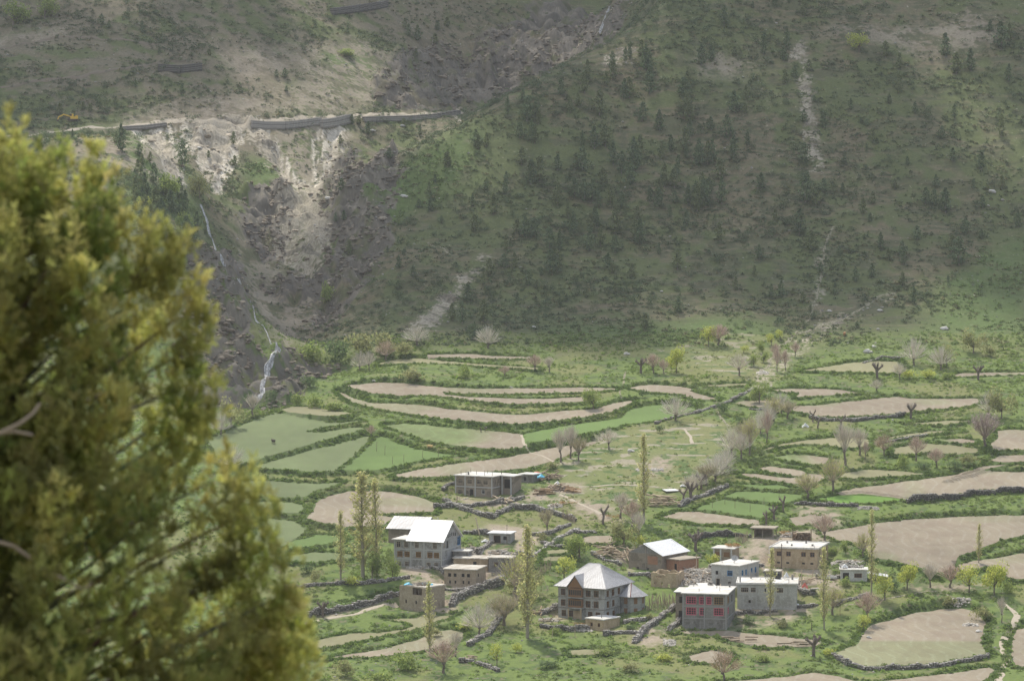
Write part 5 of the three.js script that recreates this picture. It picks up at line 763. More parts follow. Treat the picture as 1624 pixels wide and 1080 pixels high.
const TREES = [
  ['C0', 1021, 831, 142, 24, 'tall lone poplar standing on the dry meadow below the white plank'], ['C0', 575, 916, 166, 42, 'tallest, fullest poplar of the row left of the white roofed house'], ['C1', 597, 912, 152, 23, 'slim poplar nearest the wall of the white roofed house'], ['C1', 540, 920, 110, 18, 'shorter leftmost poplar of the row by the white roofed house'],
  ['C0', 836, 1012, 178, 36, 'tall poplar at the end of the stone wall left of the three storey house'], ['C1', 681, 1041, 118, 18, 'thin poplar in front of the tarpaulin house'], ['C1', 1222, 978, 108, 15, 'thin poplar against the long grey house'], ['C1', 1308, 999, 130, 17, 'thin poplar right of the long grey house, shading the grass'], ['C1', 1383, 944, 136, 15, 'thin poplar beside the small white house'], ['C1', 1553, 893, 62, 11, 'short poplar rising from the yellow willows at the lower right'],
  ['W0', 941, 649, 38, 40, 'dense round green tree on the long ploughed band'], ['Y0', 1073, 592, 50, 36, 'bright yellow green willow beside three bare pollards'], ['Y1', 1124, 550, 38, 34, 'pale yellow willow alone on the foot of the slope'], ['P0', 1140, 548, 34, 36, 'tan bare pollard touching the pale yellow willow at the slope foot'],
  ['S0', 1017, 592, 24, 0, 'dark stubby pollard, left of the two pink ones by the yellow willow'], ['P0', 1036, 592, 32, 30, 'pink twigged pollard between the dark stub and the yellow willow'], ['P0', 1053, 594, 24, 18, 'small pink twigged pollard touching the yellow willow'], ['B0', 1173, 596, 36, 38, 'leaning grey pollard at the top of the bare meadow fan'],
  ['P0', 848, 588, 26, 26, 'reddish pink bush-like pollard on the thin upper strip'], ['B1', 871, 590, 24, 18, 'small grey pollard right of the reddish pink one'], ['B2', 1073, 667, 42, 50, 'grey pollard with a wide fan of twigs beside the green band'], ['B1', 889, 733, 54, 28, 'tall grey pollard, left one of three over the ploughed band'], ['B1', 905, 727, 54, 26, 'tall grey pollard, middle one of three over the ploughed band'], ['A1', 918, 731, 40, 26, 'greenish pollard, right one of three over the ploughed band'], ['B0', 966, 713, 34, 32, 'lone small grey pollard on the edge of the dry meadow'],
  ['G0', 1021, 631, 18, 18, 'small dark green bush below the tan crescent field'], ['G0', 1048, 686, 16, 18, 'small dark green bush below the fan twigged pollard'], ['G0', 1146, 656, 24, 26, 'dark green bush at the end of the stone wall by the path'], ['G0', 1175, 671, 14, 22, 'low dark bush right of the path bend'], ['G2', 876, 744, 14, 34, 'low dull bush on the bank above the rebar house'],
  ['B2', 1160, 722, 48, 46, 'wide pale grey thicket left of the yellowish willow'], ['A0', 1190, 722, 64, 34, 'tall yellowish willow at the upper right of the bare meadow'], ['B2', 1136, 764, 46, 54, 'wide brown grey bare thicket along the stone wall'], ['B2', 1106, 776, 30, 34, 'low bare thicket at the lower end of the row beside the stone wall'], ['W1', 1205, 640, 40, 40, 'soft green willow beside the boulder path'], ['A0', 1228, 668, 40, 40, 'thin yellow grey willow under the long pale field'], ['P0', 1217, 704, 54, 20, 'thin pinkish pollard left of the white cloth'],
  ['S0', 1112, 776, 24, 0, 'dark stump with raised fists, upper one along the stone wall'], ['S0', 1096, 794, 30, 0, 'dark stump with raised fists, middle one along the stone wall'], ['S1', 1084, 799, 22, 0, 'small leaning stump at the lower end of the stone wall'], ['S1', 1243, 812, 22, 0, 'square headed stump at the corner of the green fields'], ['S1', 1216, 836, 22, 0, 'dark stump behind the pole shelter'], ['S0', 1228, 824, 22, 0, 'gnarled stump above the pole shelter'],
  ['B2', 1449, 579, 48, 42, 'large grey bare willow above the far shaded field'], ['B2', 1494, 586, 40, 42, 'bare grey willow right of the largest grey one'], ['O1', 1502, 582, 44, 36, 'brownish willow behind the right bare grey one'], ['O0', 1545, 560, 40, 44, 'dull yellowish willow at the edge of the shaded meadow'], ['G2', 1571, 566, 22, 26, 'round dull bush in the shaded meadow'], ['S0', 1392, 601, 26, 0, 'dark stump with thick fists on the dull shaded field'], ['B0', 1428, 602, 28, 26, 'grey leaning pollard right of the dark stump with thick fists'],
  ['G3', 1442, 600, 18, 34, 'low yellowish bush, left one in the row before the far strip'], ['G3', 1473, 601, 20, 40, 'low yellowish bush, middle one in the row before the far strip'], ['G1', 1502, 601, 16, 30, 'low green bush, right one in the row before the far strip'], ['S0', 1553, 603, 24, 0, 'dark stump at the right end of the far strip'], ['B2', 1568, 660, 44, 34, 'grey bare willow beside the soft olive one at the right'], ['O0', 1590, 664, 52, 52, 'large soft olive willow near the right edge'], ['L0', 1563, 709, 60, 44, 'tree in pinkish white blossom beside the square field'],
  ['B1', 1341, 738, 68, 36, 'tall whitish grey bare willow in the right hand terraces'], ['B1', 1364, 722, 44, 30, 'grey bare willow leaning on the tall whitish one'], ['P1', 1403, 722, 36, 32, 'orange tinged round pollard among the terraces'], ['P0', 1373, 729, 30, 14, 'thin pinkish pollard left of the orange tinged one'], ['P0', 1454, 731, 40, 28, 'pink pollard above the green bushes of the right terraces'], ['G1', 1434, 740, 28, 28, 'green bush left of the pink pollard'], ['P0', 1486, 742, 32, 28, 'pinkish tan pollard right of the pink one'], ['G0', 1465, 745, 14, 30, 'dark low bush under the pink pollard'], ['G0', 1512, 744, 18, 34, 'dark hedge bush below the olive field'], ['G2', 1535, 738, 22, 40, 'brownish hedge bush left of the blossoming tree'],
  ['A0', 1321, 779, 54, 44, 'yellow tinged bare pollard, taller of two by the wide pale field'], ['A0', 1281, 791, 42, 44, 'twin trunked yellow tinged pollard, lower of two by the wide pale field'], ['B1', 1446, 662, 24, 0, 'grey stubby pollard on the rim of the long pale field'], ['S0', 1446, 664, 24, 0, 'spreading stump on the rim of the long pale field'], ['S1', 1290, 669, 16, 0, 'little stump on the stone edge under the long pale field'], ['S1', 1298, 680, 16, 0, 'crooked little stump right of the white cloth'], ['S1', 1334, 682, 20, 0, 'dark post-like stump in the sunny grass'], ['B0', 1391, 622, 20, 24, 'small grey shrub below the dull shaded field'],
  ['G1', 490, 574, 44, 58, 'big soft green bush at the left of the gully thicket'], ['G0', 530, 576, 48, 58, 'dark green bush second in the gully thicket'], ['G2', 572, 566, 46, 58, 'olive bush in the middle of the gully thicket'], ['G2', 608, 560, 40, 56, 'olive bush right of the middle of the gully thicket'], ['P1', 612, 572, 34, 38, 'rusty twigged bush in front of the gully thicket'], ['B2', 570, 588, 34, 26, 'pale grey pollard, left of two before the thicket'], ['B0', 585, 588, 32, 24, 'pale grey pollard, right of two before the thicket'], ['B2', 660, 548, 36, 44, 'pinkish grey bare tree at the right end of the thicket'], ['B2', 775, 552, 38, 42, 'pale bare tree alone at the foot of the scree streak'], ['G1', 737, 600, 32, 28, 'round green bush on the bank below the thin strips'], ['G2', 655, 608, 30, 44, 'wide dull green bush above the forked band'], ['G2', 640, 566, 30, 40, 'dull bush between the thicket and the pinkish bare tree'], ['G0', 640, 590, 18, 18, 'dark little bush on the second thin strip'], ['P0', 800, 598, 18, 20, 'small pinkish shrub right of the round bush'],
  ['O0', 366, 680, 52, 42, 'olive tree beside the stream mouth'], ['B2', 350, 690, 40, 34, 'grey bare bush left of the olive tree by the stream'], ['B1', 400, 660, 36, 26, 'thin grey tree between the olive tree and the stream'], ['G0', 431, 640, 28, 22, 'small dark tree right of the stream foot'], ['G1', 470, 643, 28, 30, 'green bush, left one of the clump below the gully'], ['G1', 500, 647, 30, 40, 'green bush, middle one of the clump below the gully'], ['G1', 526, 652, 22, 44, 'green bush, right one of the clump below the gully'], ['G0', 487, 616, 26, 32, 'dark bush above the clump below the gully'], ['B2', 366, 746, 44, 44, 'grey bare bush at the field edge next to the juniper'], ['P0', 588, 694, 20, 16, 'single thin pink tree where the two green wedges meet'],
  ['Y0', 1440, 936, 52, 48, 'bright yellow green willow below the largest ploughed field'], ['Y1', 1404, 952, 48, 44, 'yellow green willow bending over the path, left of the brighter one'], ['A0', 1369, 884, 40, 36, 'pale leafing tree behind the small white house'], ['W1', 1342, 879, 26, 22, 'small green tree right of the tan house'], ['Y1', 1538, 940, 50, 52, 'left one of two leaning yellow willows at the lower right'], ['Y0', 1578, 944, 62, 58, 'larger right one of two leaning yellow willows at the lower right'], ['B1', 1476, 932, 38, 26, 'dark bare tree right of the bright yellow green willow'], ['P0', 1508, 932, 38, 38, 'pinkish bare tree left of the leaning yellow willows'],
  ['P0', 1377, 986, 50, 42, 'pinkish pollard at the corner of the rounded ploughed field'], ['P0', 1308, 857, 42, 38, 'pink bare pollard behind the tan house roof'], ['S0', 1291, 1041, 34, 0, 'two headed dark stump on the strip below the long grey house'], ['B1', 1590, 988, 42, 16, 'thin bare tree beside the pale footpath'], ['G2', 1560, 985, 28, 40, 'brownish bush at the right end of the rounded field'], ['G2', 1505, 962, 20, 34, 'brown bush on the bank above the rounded field'], ['A0', 1322, 975, 44, 44, 'thin leafy tree beside the poplar right of the long grey house'],
  ['G3', 1130, 896, 24, 26, 'yellow green bush between the brick hut and the porch house'], ['S0', 1104, 874, 32, 0, 'whitish forked stump behind the gable shed'], ['W0', 919, 886, 44, 54, 'round green willow behind the three storey house'], ['Y1', 895, 918, 42, 50, 'yellower willow in front of the round green one by the three storey house'], ['O0', 990, 866, 46, 50, 'olive willow behind the gable shed'], ['B1', 1013, 858, 46, 26, 'dark bare tree at the foot of the lone poplar'],
  ['B2', 760, 1006, 54, 52, 'whitish bare thicket below the stone terrace'], ['B2', 788, 988, 46, 40, 'bare grey bush left of the tall poplar'], ['P0', 703, 1068, 54, 50, 'pinkish bare tree at the bottom left of the stone wall'], ['B1', 723, 1042, 40, 22, 'thin bare tree over the tapering field'], ['G1', 646, 1064, 42, 62, 'large green bush at the bottom left'], ['G2', 546, 1074, 34, 44, 'olive bush at the bottom beside the juniper'], ['G1', 600, 1086, 30, 60, 'green bush cut by the bottom edge'], ['Y1', 788, 1055, 40, 30, 'little yellow green tree on the bright bottom grass'], ['A1', 800, 992, 52, 54, 'pale leafy bush left of the tall poplar foot'], ['A0', 818, 950, 72, 60, 'tall pale willow behind the tall poplar'], ['O1', 842, 944, 52, 44, 'olive willow behind the tall poplar on its right'], ['P1', 1148, 1080, 54, 54, 'orange brown bush at the bottom centre'], ['S0', 512, 979, 26, 0, 'forked stump on the stone walled strip'], ['S1', 474, 984, 30, 0, 'bent stump at the left end of the stone walled strip'], ['S1', 957, 832, 26, 0, 'thick pollard trunk at the end of the meadow path'], ['B1', 985, 822, 42, 28, 'thin whitish bare tree left of the lone poplar'], ['P0', 1003, 836, 44, 34, 'pinkish bare tree left of the lone poplar foot'], ['A1', 868, 846, 42, 24, 'yellowish young tree on the terrace above the small shed'], ['W1', 590, 918, 50, 40, 'soft green willow at the foot of the poplar row'], ['W1', 622, 918, 44, 30, 'pale green willow between the poplars and the white roofed house'], ['G2', 500, 925, 26, 30, 'rusty bush on the terrace left of the poplars'], ['Y1', 1370, 1000, 30, 30, 'yellow green sapling below the small white house'],
];
for (const a of TREES) plant(...a);
// the pale row along the meadow wall, and shrubs among the houses
for (const [k, [x, y, h, w]] of [[1206, 688, 40, 36], [1180, 708, 40, 34], [1176, 728, 44, 38], [1152, 742, 38, 34], [1146, 752, 38, 38], [1120, 770, 36, 38], [1094, 784, 32, 30], [1216, 676, 40, 30], [1240, 656, 36, 34], [1250, 664, 30, 30]].entries()) plant(['B2', 'A1', 'B0', 'B2'][k % 4], x, y, h, w, 'pale bare willow in the thick row along the right of the dry meadow', 'bare willows in the row along the dry meadow');
for (const [k, [x, y, h, w]] of [[1040, 866, 22, 30], [1012, 868, 26, 30], [1000, 1000, 12, 26], [1030, 984, 14, 22], [880, 1006, 16, 26], [826, 900, 26, 30], [846, 912, 24, 28], [812, 940, 30, 30], [776, 968, 22, 30], [740, 1000, 20, 30], [1190, 990, 14, 30], [1240, 995, 14, 34], [1340, 930, 20, 26], [1330, 950, 18, 24], [1420, 940, 26, 30], [1390, 918, 22, 26], [1600, 942, 30, 34], [560, 928, 20, 34], [486, 910, 20, 30], [690, 1010, 18, 30], [960, 1040, 18, 40], [1050, 1050, 18, 40], [870, 1060, 16, 40], [1000, 1066, 18, 44], [1210, 1050, 18, 40], [820, 1036, 22, 26], [890, 866, 18, 30], [860, 858, 16, 24], [1320, 880, 18, 22], [1316, 1040, 16, 26]].entries()) plant(['G1', 'G3', 'G0', 'G2'][k % 4], x, y, h, w, 'leafy bush on the rough grass among the houses and lower fields', 'bushes among the houses and lower fields');
// bushes along the boulder path
for (const [i, [x, y, h, w]] of [[1210, 560, 24, 22], [1224, 548, 22, 20], [1196, 582, 26, 26], [1238, 540, 20, 18], [1212, 576, 22, 20], [1180, 560, 14, 22]].entries()) plant(i % 2 ? 'Y1' : 'W1', x, y, h, w, 'small pale green sapling lining the boulder path up the slope', 'saplings along the boulder path');
for (const [x, y, h] of [[1233, 590, 40], [1246, 588, 34], [1262, 566, 24], [1230, 570, 26]]) plant('P0', x, y, h, 16, 'thin reddish bare sapling beside the boulder path', 'bare saplings by the boulder path');

// junipers of the slopes
const JUN = [0, 1, 2, 3, 4, 5].map((k) => { const g = new THREE.Group(); part(trunkGeo(0.3, 0.022, 0.012, [0.26, 0.22, 0.19], 60 + k), MT.bark, 'trunk', g); part(crownConifer(70 + k, k % 3 === 2 ? PAL.conifer2 : PAL.conifer, [0.40, 0.48, 0.45, 0.36, 0.52, 0.43][k]), MT.needle, 'crown', g); return g; });
let nj = 0;
function juniper(px, py, hpx, label, group, from) {
  const p = hit(px, py, from), h = hpx * 0.94 * -p.z / F, r = mulberry(5000 + nj), k = Math.floor(r() * 6); nj++;
  const c = JUN[k].clone(); top(c, 'juniper_tree'); c.position.copy(p); c.rotation.y = r() * 6.28; const w = h * (0.8 + r() * 0.5) * (hpx < 20 ? 1.15 : 1), hh = h * (0.88 + r() * 0.24); c.scale.set(w, hh, w); c.rotation.z = (r() - 0.5) * 0.12;
  tag(c, label, 'tree', group);
}
const EDGE = 'small dark juniper dotted over the open grassy foot of the slope', MID = 'dark green juniper in the loose stand on the middle of the slope', DENSE = 'dark juniper packed in the dense wood high on the spur', RIGHT = 'dark juniper scattered on the shaded slope at the right', LEFT = 'dark juniper on the broken ground around the road and gully';
const grp = { [EDGE]: 'junipers at the grassy foot of the slope', [MID]: 'junipers in the middle of the slope', [DENSE]: 'junipers of the dense wood on the spur', [RIGHT]: 'junipers on the shaded right slope', [LEFT]: 'junipers around the road and gully' };
const SUB = {
  [EDGE]: (x) => x < 790 ? 'dark juniper in the cluster right of the scree streak foot' : x < 1100 ? 'little dark juniper thinly dotted on the grassy slope foot, mid picture' : x < 1300 ? 'dark juniper in the short line left of the stony chute' : 'small dark juniper near the upper end of the stony track',
  [MID]: (x, y) => x < 700 ? 'lone juniper on the dim flank left of the spur wood' : y < 250 ? 'juniper along the skyline edge of the spur' : y < 385 ? (x < 830 ? 'juniper in the loose stand on the left shoulder of the spur' : 'juniper at the heart of the loose stand below the dense wood') : x < 900 ? 'juniper in the lower left belt of the loose stand' : 'juniper in the lower right belt of the loose stand',
  [DENSE]: (x, y) => y < 150 ? 'dark juniper near the top edge of the dense wood' : x < 900 ? 'dark juniper on the left side of the dense wood' : x < 1030 ? (y < 270 ? 'dark juniper high in the centre of the dense wood' : 'dark juniper low in the centre of the dense wood') : y < 240 ? 'dark juniper high on the right side of the dense wood' : 'dark juniper low on the right side of the dense wood',
  [RIGHT]: (x, y) => x < 1300 ? (y < 140 ? 'juniper beside the top of the tall pale chute' : y < 280 ? 'juniper along the lower half of the tall pale chute' : 'juniper on the slope below the tall pale chute') : x < 1440 ? (y < 260 ? 'juniper between the pale chute and the bare brown patch' : 'juniper on the slope above the stony track') : y < 140 ? 'juniper under the bare ledge at the upper right' : y < 300 ? 'juniper in the middle of the far right slope' : 'juniper low on the far right slope',
  [LEFT]: (x, y) => x > 620 ? 'juniper on the dim rock near the gorge' : y < 130 ? 'small juniper on the broken slope above the road' : x < 260 ? 'dark juniper by the left end of the road' : x < 400 ? 'dark juniper among the pale chutes under the road' : 'dark juniper around the scree hollow under the stepped walls' };
const put3 = (label, a, from) => { for (let i = 0; i < a.length; i += 3) { const l = SUB[label](a[i], a[i + 1]); juniper(a[i], a[i + 1], a[i + 2], l, l.replace(/^(\w+ )*?(juniper)/, 'junipers').replace('lone ', ''), from); } };
put3(EDGE, [743, 479, 32, 717, 509, 28, 733, 513, 36, 767, 511, 40, 770, 469, 14, 820, 480, 16, 898, 479, 14, 888, 485, 14, 930, 472, 16, 960, 483, 10, 1076, 496, 26, 1024, 521, 26, 1013, 506, 14, 918, 526, 14, 803, 513, 14, 749, 539, 24, 753, 528, 22, 1167, 461, 24, 1223, 474, 24, 1239, 472, 28, 1258, 468, 14, 1274, 481, 18, 1286, 493, 12, 1323, 468, 12, 1325, 456, 10, 1432, 453, 24, 1450, 481, 28, 1505, 448, 12, 835, 545, 10, 1360, 520, 12, 1275, 520, 12]);
put3(MID, [710, 263, 24, 801, 307, 34, 770, 302, 20, 749, 328, 22, 783, 340, 34, 752, 367, 32, 820, 370, 24, 835, 377, 38, 848, 376, 36, 802, 398, 24, 799, 425, 26, 816, 425, 26, 777, 438, 30, 767, 453, 20, 838, 453, 26, 851, 458, 16, 876, 436, 46, 884, 432, 36, 859, 437, 14, 872, 394, 36, 888, 398, 34, 884, 326, 42, 909, 375, 38, 934, 398, 40, 953, 391, 36, 976, 370, 42, 976, 401, 28, 937, 365, 28, 948, 360, 26, 965, 427, 26, 971, 433, 18, 1002, 440, 24, 977, 464, 18, 916, 469, 18, 1015, 388, 42, 1008, 378, 32, 1011, 349, 26, 1045, 404, 20, 1075, 427, 30, 1063, 343, 18, 1089, 359, 26, 943, 352, 26, 901, 346, 24, 681, 307, 22, 755, 232, 26, 772, 232, 22, 632, 427, 26, 631, 459, 18, 805, 178, 26, 829, 163, 22, 759, 237, 26, 709, 265, 28, 842, 292, 40, 690, 290, 14, 640, 405, 12, 655, 440, 18, 700, 355, 14, 664, 330, 16]);
put3(DENSE, [840, 291, 44, 856, 287, 40, 827, 262, 34, 843, 226, 36, 824, 219, 30, 885, 270, 30, 924, 270, 42, 943, 236, 40, 960, 232, 42, 973, 262, 36, 986, 275, 36, 999, 294, 42, 1005, 262, 46, 1015, 252, 42, 927, 320, 42, 911, 313, 34, 956, 297, 38, 1031, 320, 30, 1044, 330, 32, 1054, 297, 42, 1070, 297, 36, 1086, 242, 42, 1109, 265, 40, 1115, 330, 44, 1105, 330, 36, 1070, 323, 24, 1091, 317, 16, 854, 197, 30, 848, 228, 34, 1149, 42, 36, 1113, 104, 36, 1129, 97, 30, 1110, 264, 44, 1128, 207, 26, 1145, 324, 42, 1119, 324, 44, 1142, 285, 36, 1153, 220, 40, 1163, 253, 40, 1106, 335, 40, 1165, 180, 36, 1184, 159, 26, 1183, 180, 20, 940, 318, 34, 968, 322, 34, 950, 330, 30, 985, 330, 32]);
put3(RIGHT, [1194, 13, 14, 1275, 26, 26, 1166, 89, 18, 1212, 86, 34, 1249, 76, 30, 1243, 97, 24, 1260, 123, 20, 1246, 134, 24, 1283, 113, 22, 1186, 230, 28, 1275, 194, 22, 1307, 204, 30, 1291, 162, 14, 1405, 91, 30, 1427, 110, 26, 1426, 149, 32, 1411, 165, 20, 1452, 181, 22, 1500, 91, 38, 1518, 117, 40, 1541, 113, 42, 1589, 78, 42, 1602, 65, 30, 1571, 49, 18, 1385, 224, 22, 1375, 241, 14, 1350, 175, 20, 1207, 301, 32, 1278, 321, 50, 1294, 327, 38, 1275, 259, 36, 1307, 305, 24, 1337, 306, 18, 1385, 324, 24, 1369, 340, 26, 1469, 324, 28, 1482, 327, 30, 1500, 337, 42, 1486, 298, 26, 1512, 256, 26, 1557, 269, 30, 1589, 217, 38, 1495, 220, 24, 1515, 188, 24, 1142, 382, 36, 1268, 372, 48, 1287, 398, 36, 1205, 411, 28, 1197, 439, 22, 1303, 432, 18, 1339, 429, 14, 1358, 447, 28, 1384, 440, 22, 1331, 406, 16, 1398, 397, 30, 1410, 413, 20, 1432, 406, 26, 1434, 419, 18, 1455, 381, 28, 1522, 421, 48, 1510, 400, 30, 1558, 379, 18, 1532, 371, 30, 1381, 352, 16, 1616, 361, 28, 1375, 200, 14, 1340, 260, 16, 1440, 262, 14, 1600, 130, 30, 1560, 330, 22, 1545, 300, 20, 1420, 300, 18, 1590, 300, 22, 1230, 350, 20]);
put3(LEFT, [191, 240, 46, 183, 228, 20, 220, 246, 18, 289, 263, 44, 217, 274, 24, 94, 182, 18, 95, 234, 16, 114, 219, 14, 288, 148, 16, 214, 139, 14, 369, 228, 22, 583, 214, 24, 617, 252, 20, 558, 197, 16, 569, 197, 16, 540, 228, 16, 541, 303, 24, 648, 58, 20, 662, 65, 26, 642, 46, 18, 694, 49, 18, 709, 43, 18, 551, 49, 10, 451, 123, 16, 438, 122, 12, 454, 145, 10, 554, 405, 24, 682, 334, 24, 532, 352, 16, 160, 40, 18, 172, 45, 14, 225, 50, 18, 332, 88, 12, 252, 84, 10, 130, 175, 14, 142, 178, 16, 132, 150, 12, 182, 165, 12, 225, 262, 20, 237, 256, 16, 372, 262, 16, 330, 250, 12, 660, 90, 16, 690, 70, 18, 640, 200, 14, 666, 215, 20, 545, 350, 18]);
{ const r = mulberry(808); let n = 0, P = pairs([205, 300, 240, 280, 290, 320, 322, 385, 290, 396, 225, 380]); const L2 = 'slender dark conifer in the grove on the knoll left of the stream'; while (n < 34) { const x = 200 + r() * 130, y = 280 + r() * 120; if (!inside(P, x, y)) continue; juniper(x, y, 26 + r() * 22, L2, 'conifers of the grove on the knoll'); n++; } }
{ const r = mulberry(909); let n = 0, P = pairs([830, 190, 930, 110, 1060, 60, 1130, 160, 1130, 330, 1000, 345, 880, 300]); while (n < 46) { const x = 820 + r() * 320, y = 60 + r() * 290; if (!inside(P, x, y)) continue; const l = SUB[DENSE](x, y); juniper(x, y, 24 + r() * 18, l, l.replace(/^(\w+ )*?(juniper)/, 'junipers')); n++; } }
for (const a of [['O0', 316, 314, 42, 40, 'round olive tree beside the stream near the pale chutes'], ['W1', 264, 318, 50, 44, 'soft green tree in the conifer grove on the knoll'], ['Y1', 226, 338, 30, 34, 'yellow green tree at the left of the conifer grove'], ['W0', 296, 372, 40, 40, 'green tree at the right foot of the conifer grove'], ['G1', 520, 480, 44, 30, 'bright green bush beside the foot of the scree hollow'], ['Y1', 1363, 82, 34, 48, 'yellowish tree on the ledge high on the right slope'], ['W1', 20, 40, 44, 60, 'pale green tree in the top left corner'], ['W1', 70, 30, 40, 50, 'pale green tree right of the one in the top left corner'], ['W1', 555, 90, 16, 40, 'low green bush patch high above the road walls']]) plant(...a);
// ---------- dry stone walls: a path in the photograph, height and thickness in metres ----------
function drape(pts, step = 1) { const W = pts.map(([x, y]) => hit(x, y)), out = []; for (let i = 0; i < W.length - 1; i++) { const n = Math.max(1, Math.round(W[i].distanceTo(W[i + 1]) / step)); for (let k = 0; k < n; k++) { const p = W[i].clone().lerp(W[i + 1], k / n); p.y = ground(p.x, -p.z); out.push(p); } } const e = W[W.length - 1].clone(); out.push(e); return out; }
function stoneWall(flat, h, th, label, dark = 1, name = 'stone_wall') {
  const pts = drape(pairs(flat), 0.45), o = pts[0].clone(), t = new THREE.Group(), r = mulberry(Math.round(flat[0] * 3 + flat[1])), b = new MB(), core = new MB();
  core.col = [0.13 * dark, 0.118 * dark, 0.10 * dark];
  pts.forEach((p, i) => {
    const q = pts[Math.min(i + 1, pts.length - 1)], z = pts[Math.max(i - 1, 0)], a = Math.atan2(-(q.z - z.z), q.x - z.x), hh = 0.78 * h * (0.6 + 0.7 * vn(i * 0.22, flat[0]));
    const jx = (vn(i * 0.13, 7 + flat[1]) - 0.5) * 1.6;
    core.box(p.x - o.x, p.y - o.y + hh / 2 - 0.25, p.z - o.z + jx, 0.62, hh + 0.2, th * 0.75, a);
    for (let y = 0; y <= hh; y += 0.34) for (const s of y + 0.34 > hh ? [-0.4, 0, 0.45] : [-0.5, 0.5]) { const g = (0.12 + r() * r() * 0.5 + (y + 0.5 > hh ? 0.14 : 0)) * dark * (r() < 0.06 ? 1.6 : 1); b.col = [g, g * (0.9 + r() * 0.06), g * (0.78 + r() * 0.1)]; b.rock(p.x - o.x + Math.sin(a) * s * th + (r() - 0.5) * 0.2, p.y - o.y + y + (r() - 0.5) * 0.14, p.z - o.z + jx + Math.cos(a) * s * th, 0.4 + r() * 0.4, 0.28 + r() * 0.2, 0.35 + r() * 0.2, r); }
  });
  top(t, name); t.position.copy(o); part(core.geo(), M.stone, 'core', t); tag(part(b.geo(), M.stone, 'stones', t), null, null, null, 'stuff');
  return tag(t, label, 'wall');
}
stoneWall([689, 806, 720, 804, 745, 812, 761, 818, 782, 822, 800, 812, 814, 806, 850, 808, 888, 818, 912, 826], 1.7, 0.9, 'long winding grey stone wall below the rebar house');
stoneWall([735, 846, 772, 847, 800, 850], 1.5, 0.8, 'short stone wall behind the small tin roofed shed');
stoneWall([838, 850, 872, 846, 904, 834], 1.4, 0.8, 'stone wall below the winding wall, running to the meadow path');
stoneWall([838, 885, 862, 872, 884, 856, 917, 840], 1.0, 0.8, 'pale topped stone wall slanting down from the meadow path', 1.3);
stoneWall([452, 932, 511, 929, 560, 927, 600, 924, 648, 917], 1.3, 0.8, 'stone wall along the foot of the poplar row', 0.85);
stoneWall([477, 980, 539, 969, 593, 957, 633, 945], 1.9, 0.8, 'straight retaining wall left of the tarpaulin house', 0.9);
stoneWall([716, 963, 722, 952, 738, 944, 765, 934, 797, 926], 2.2, 1.4, 'thick stone terrace under the low tan house', 0.95);
stoneWall([743, 1024, 760, 1014, 774, 1008, 784, 992, 797, 975, 812, 962], 1.3, 0.9, 'stone wall climbing past the whitish bare thicket');
stoneWall([1006, 1022, 1016, 1006, 1032, 993, 1052, 979, 1073, 962], 1.5, 1.0, 'stone wall climbing from the bottom to the house with pink windows');
stoneWall([858, 994, 880, 997, 903, 1000, 934, 1000], 1.6, 0.7, 'grey retaining wall in front of the three storey house', 0.8);
stoneWall([958, 1006, 985, 1005, 1012, 1006], 1.4, 0.9, 'rough stone wall right of the little mud hut');
stoneWall([990, 988, 1012, 984, 1040, 982], 0.9, 0.8, 'low curved stone bank beside the three storey house', 1.2);
stoneWall([998, 914, 1018, 913, 1036, 915], 1.2, 0.8, 'stone wall at the foot of the gable shed');
stoneWall([1238, 962, 1262, 964, 1297, 961], 0.9, 0.8, 'low stone wall before the long grey house', 0.9);
stoneWall([1324, 960, 1345, 954, 1377, 944], 1.1, 0.9, 'stone wall between the thin poplars', 0.95);
stoneWall([1078, 804, 1098, 794, 1118, 787, 1136, 780, 1154, 773], 1.5, 1.0, 'stone wall with gnarled stumps along the bare meadow');
stoneWall([1040, 672, 1066, 664, 1102, 656, 1142, 643, 1170, 630, 1196, 618], 0.9, 0.8, 'long stone wall climbing along the top of the bare meadow', 0.9);
stoneWall([1286, 664, 1318, 668, 1350, 669, 1390, 664, 1436, 657], 1.2, 0.8, 'stone wall along the lower rim of the long pale field', 0.85);
stoneWall([1262, 800, 1300, 801, 1361, 804], 1.2, 0.8, 'brown stone bank below the bright green tongue', 0.75);
stoneWall([1440, 798, 1480, 793, 1520, 790, 1561, 785, 1624, 780, 1650, 779], 1.9, 0.9, 'dark stone bank below the wide pale field', 0.6);
stoneWall([1322, 1040, 1345, 1054, 1372, 1062, 1430, 1062, 1490, 1057, 1568, 1043], 1.5, 0.7, 'curving stone bank under the rounded ploughed field', 0.85);
stoneWall([704, 794, 716, 801, 745, 804, 780, 800, 812, 793], 1.4, 0.7, 'low stone platform wall before the rebar house', 0.95);
stoneWall([702, 777, 712, 769, 722, 766], 1.0, 0.8, 'short dark stone wall left of the rebar house', 0.7);
stoneWall([730, 1050, 752, 1052, 775, 1058, 790, 1066], 1.3, 0.9, 'short stone wall in the grass at the bottom centre', 0.85);
stoneWall([1190, 650, 1212, 652, 1234, 656], 0.9, 0.8, 'dark stone edge under the left end of the long pale field', 0.65);
stoneWall([1165, 974, 1200, 974, 1232, 972], 1.2, 0.6, 'earth brown terrace wall under the long grey house', 0.95);
stoneWall([1370, 576, 1400, 566, 1434, 568], 0.7, 0.7, 'stony rim above the dull shaded field', 0.9);
stoneWall([1100, 858, 1135, 850, 1190, 853], 2.0, 0.6, 'dark earth bank wall behind the gable shed', 0.55);
stoneWall([1395, 705, 1430, 697, 1470, 690], 0.7, 0.7, 'stone rim under the thin olive crescent', 0.9);

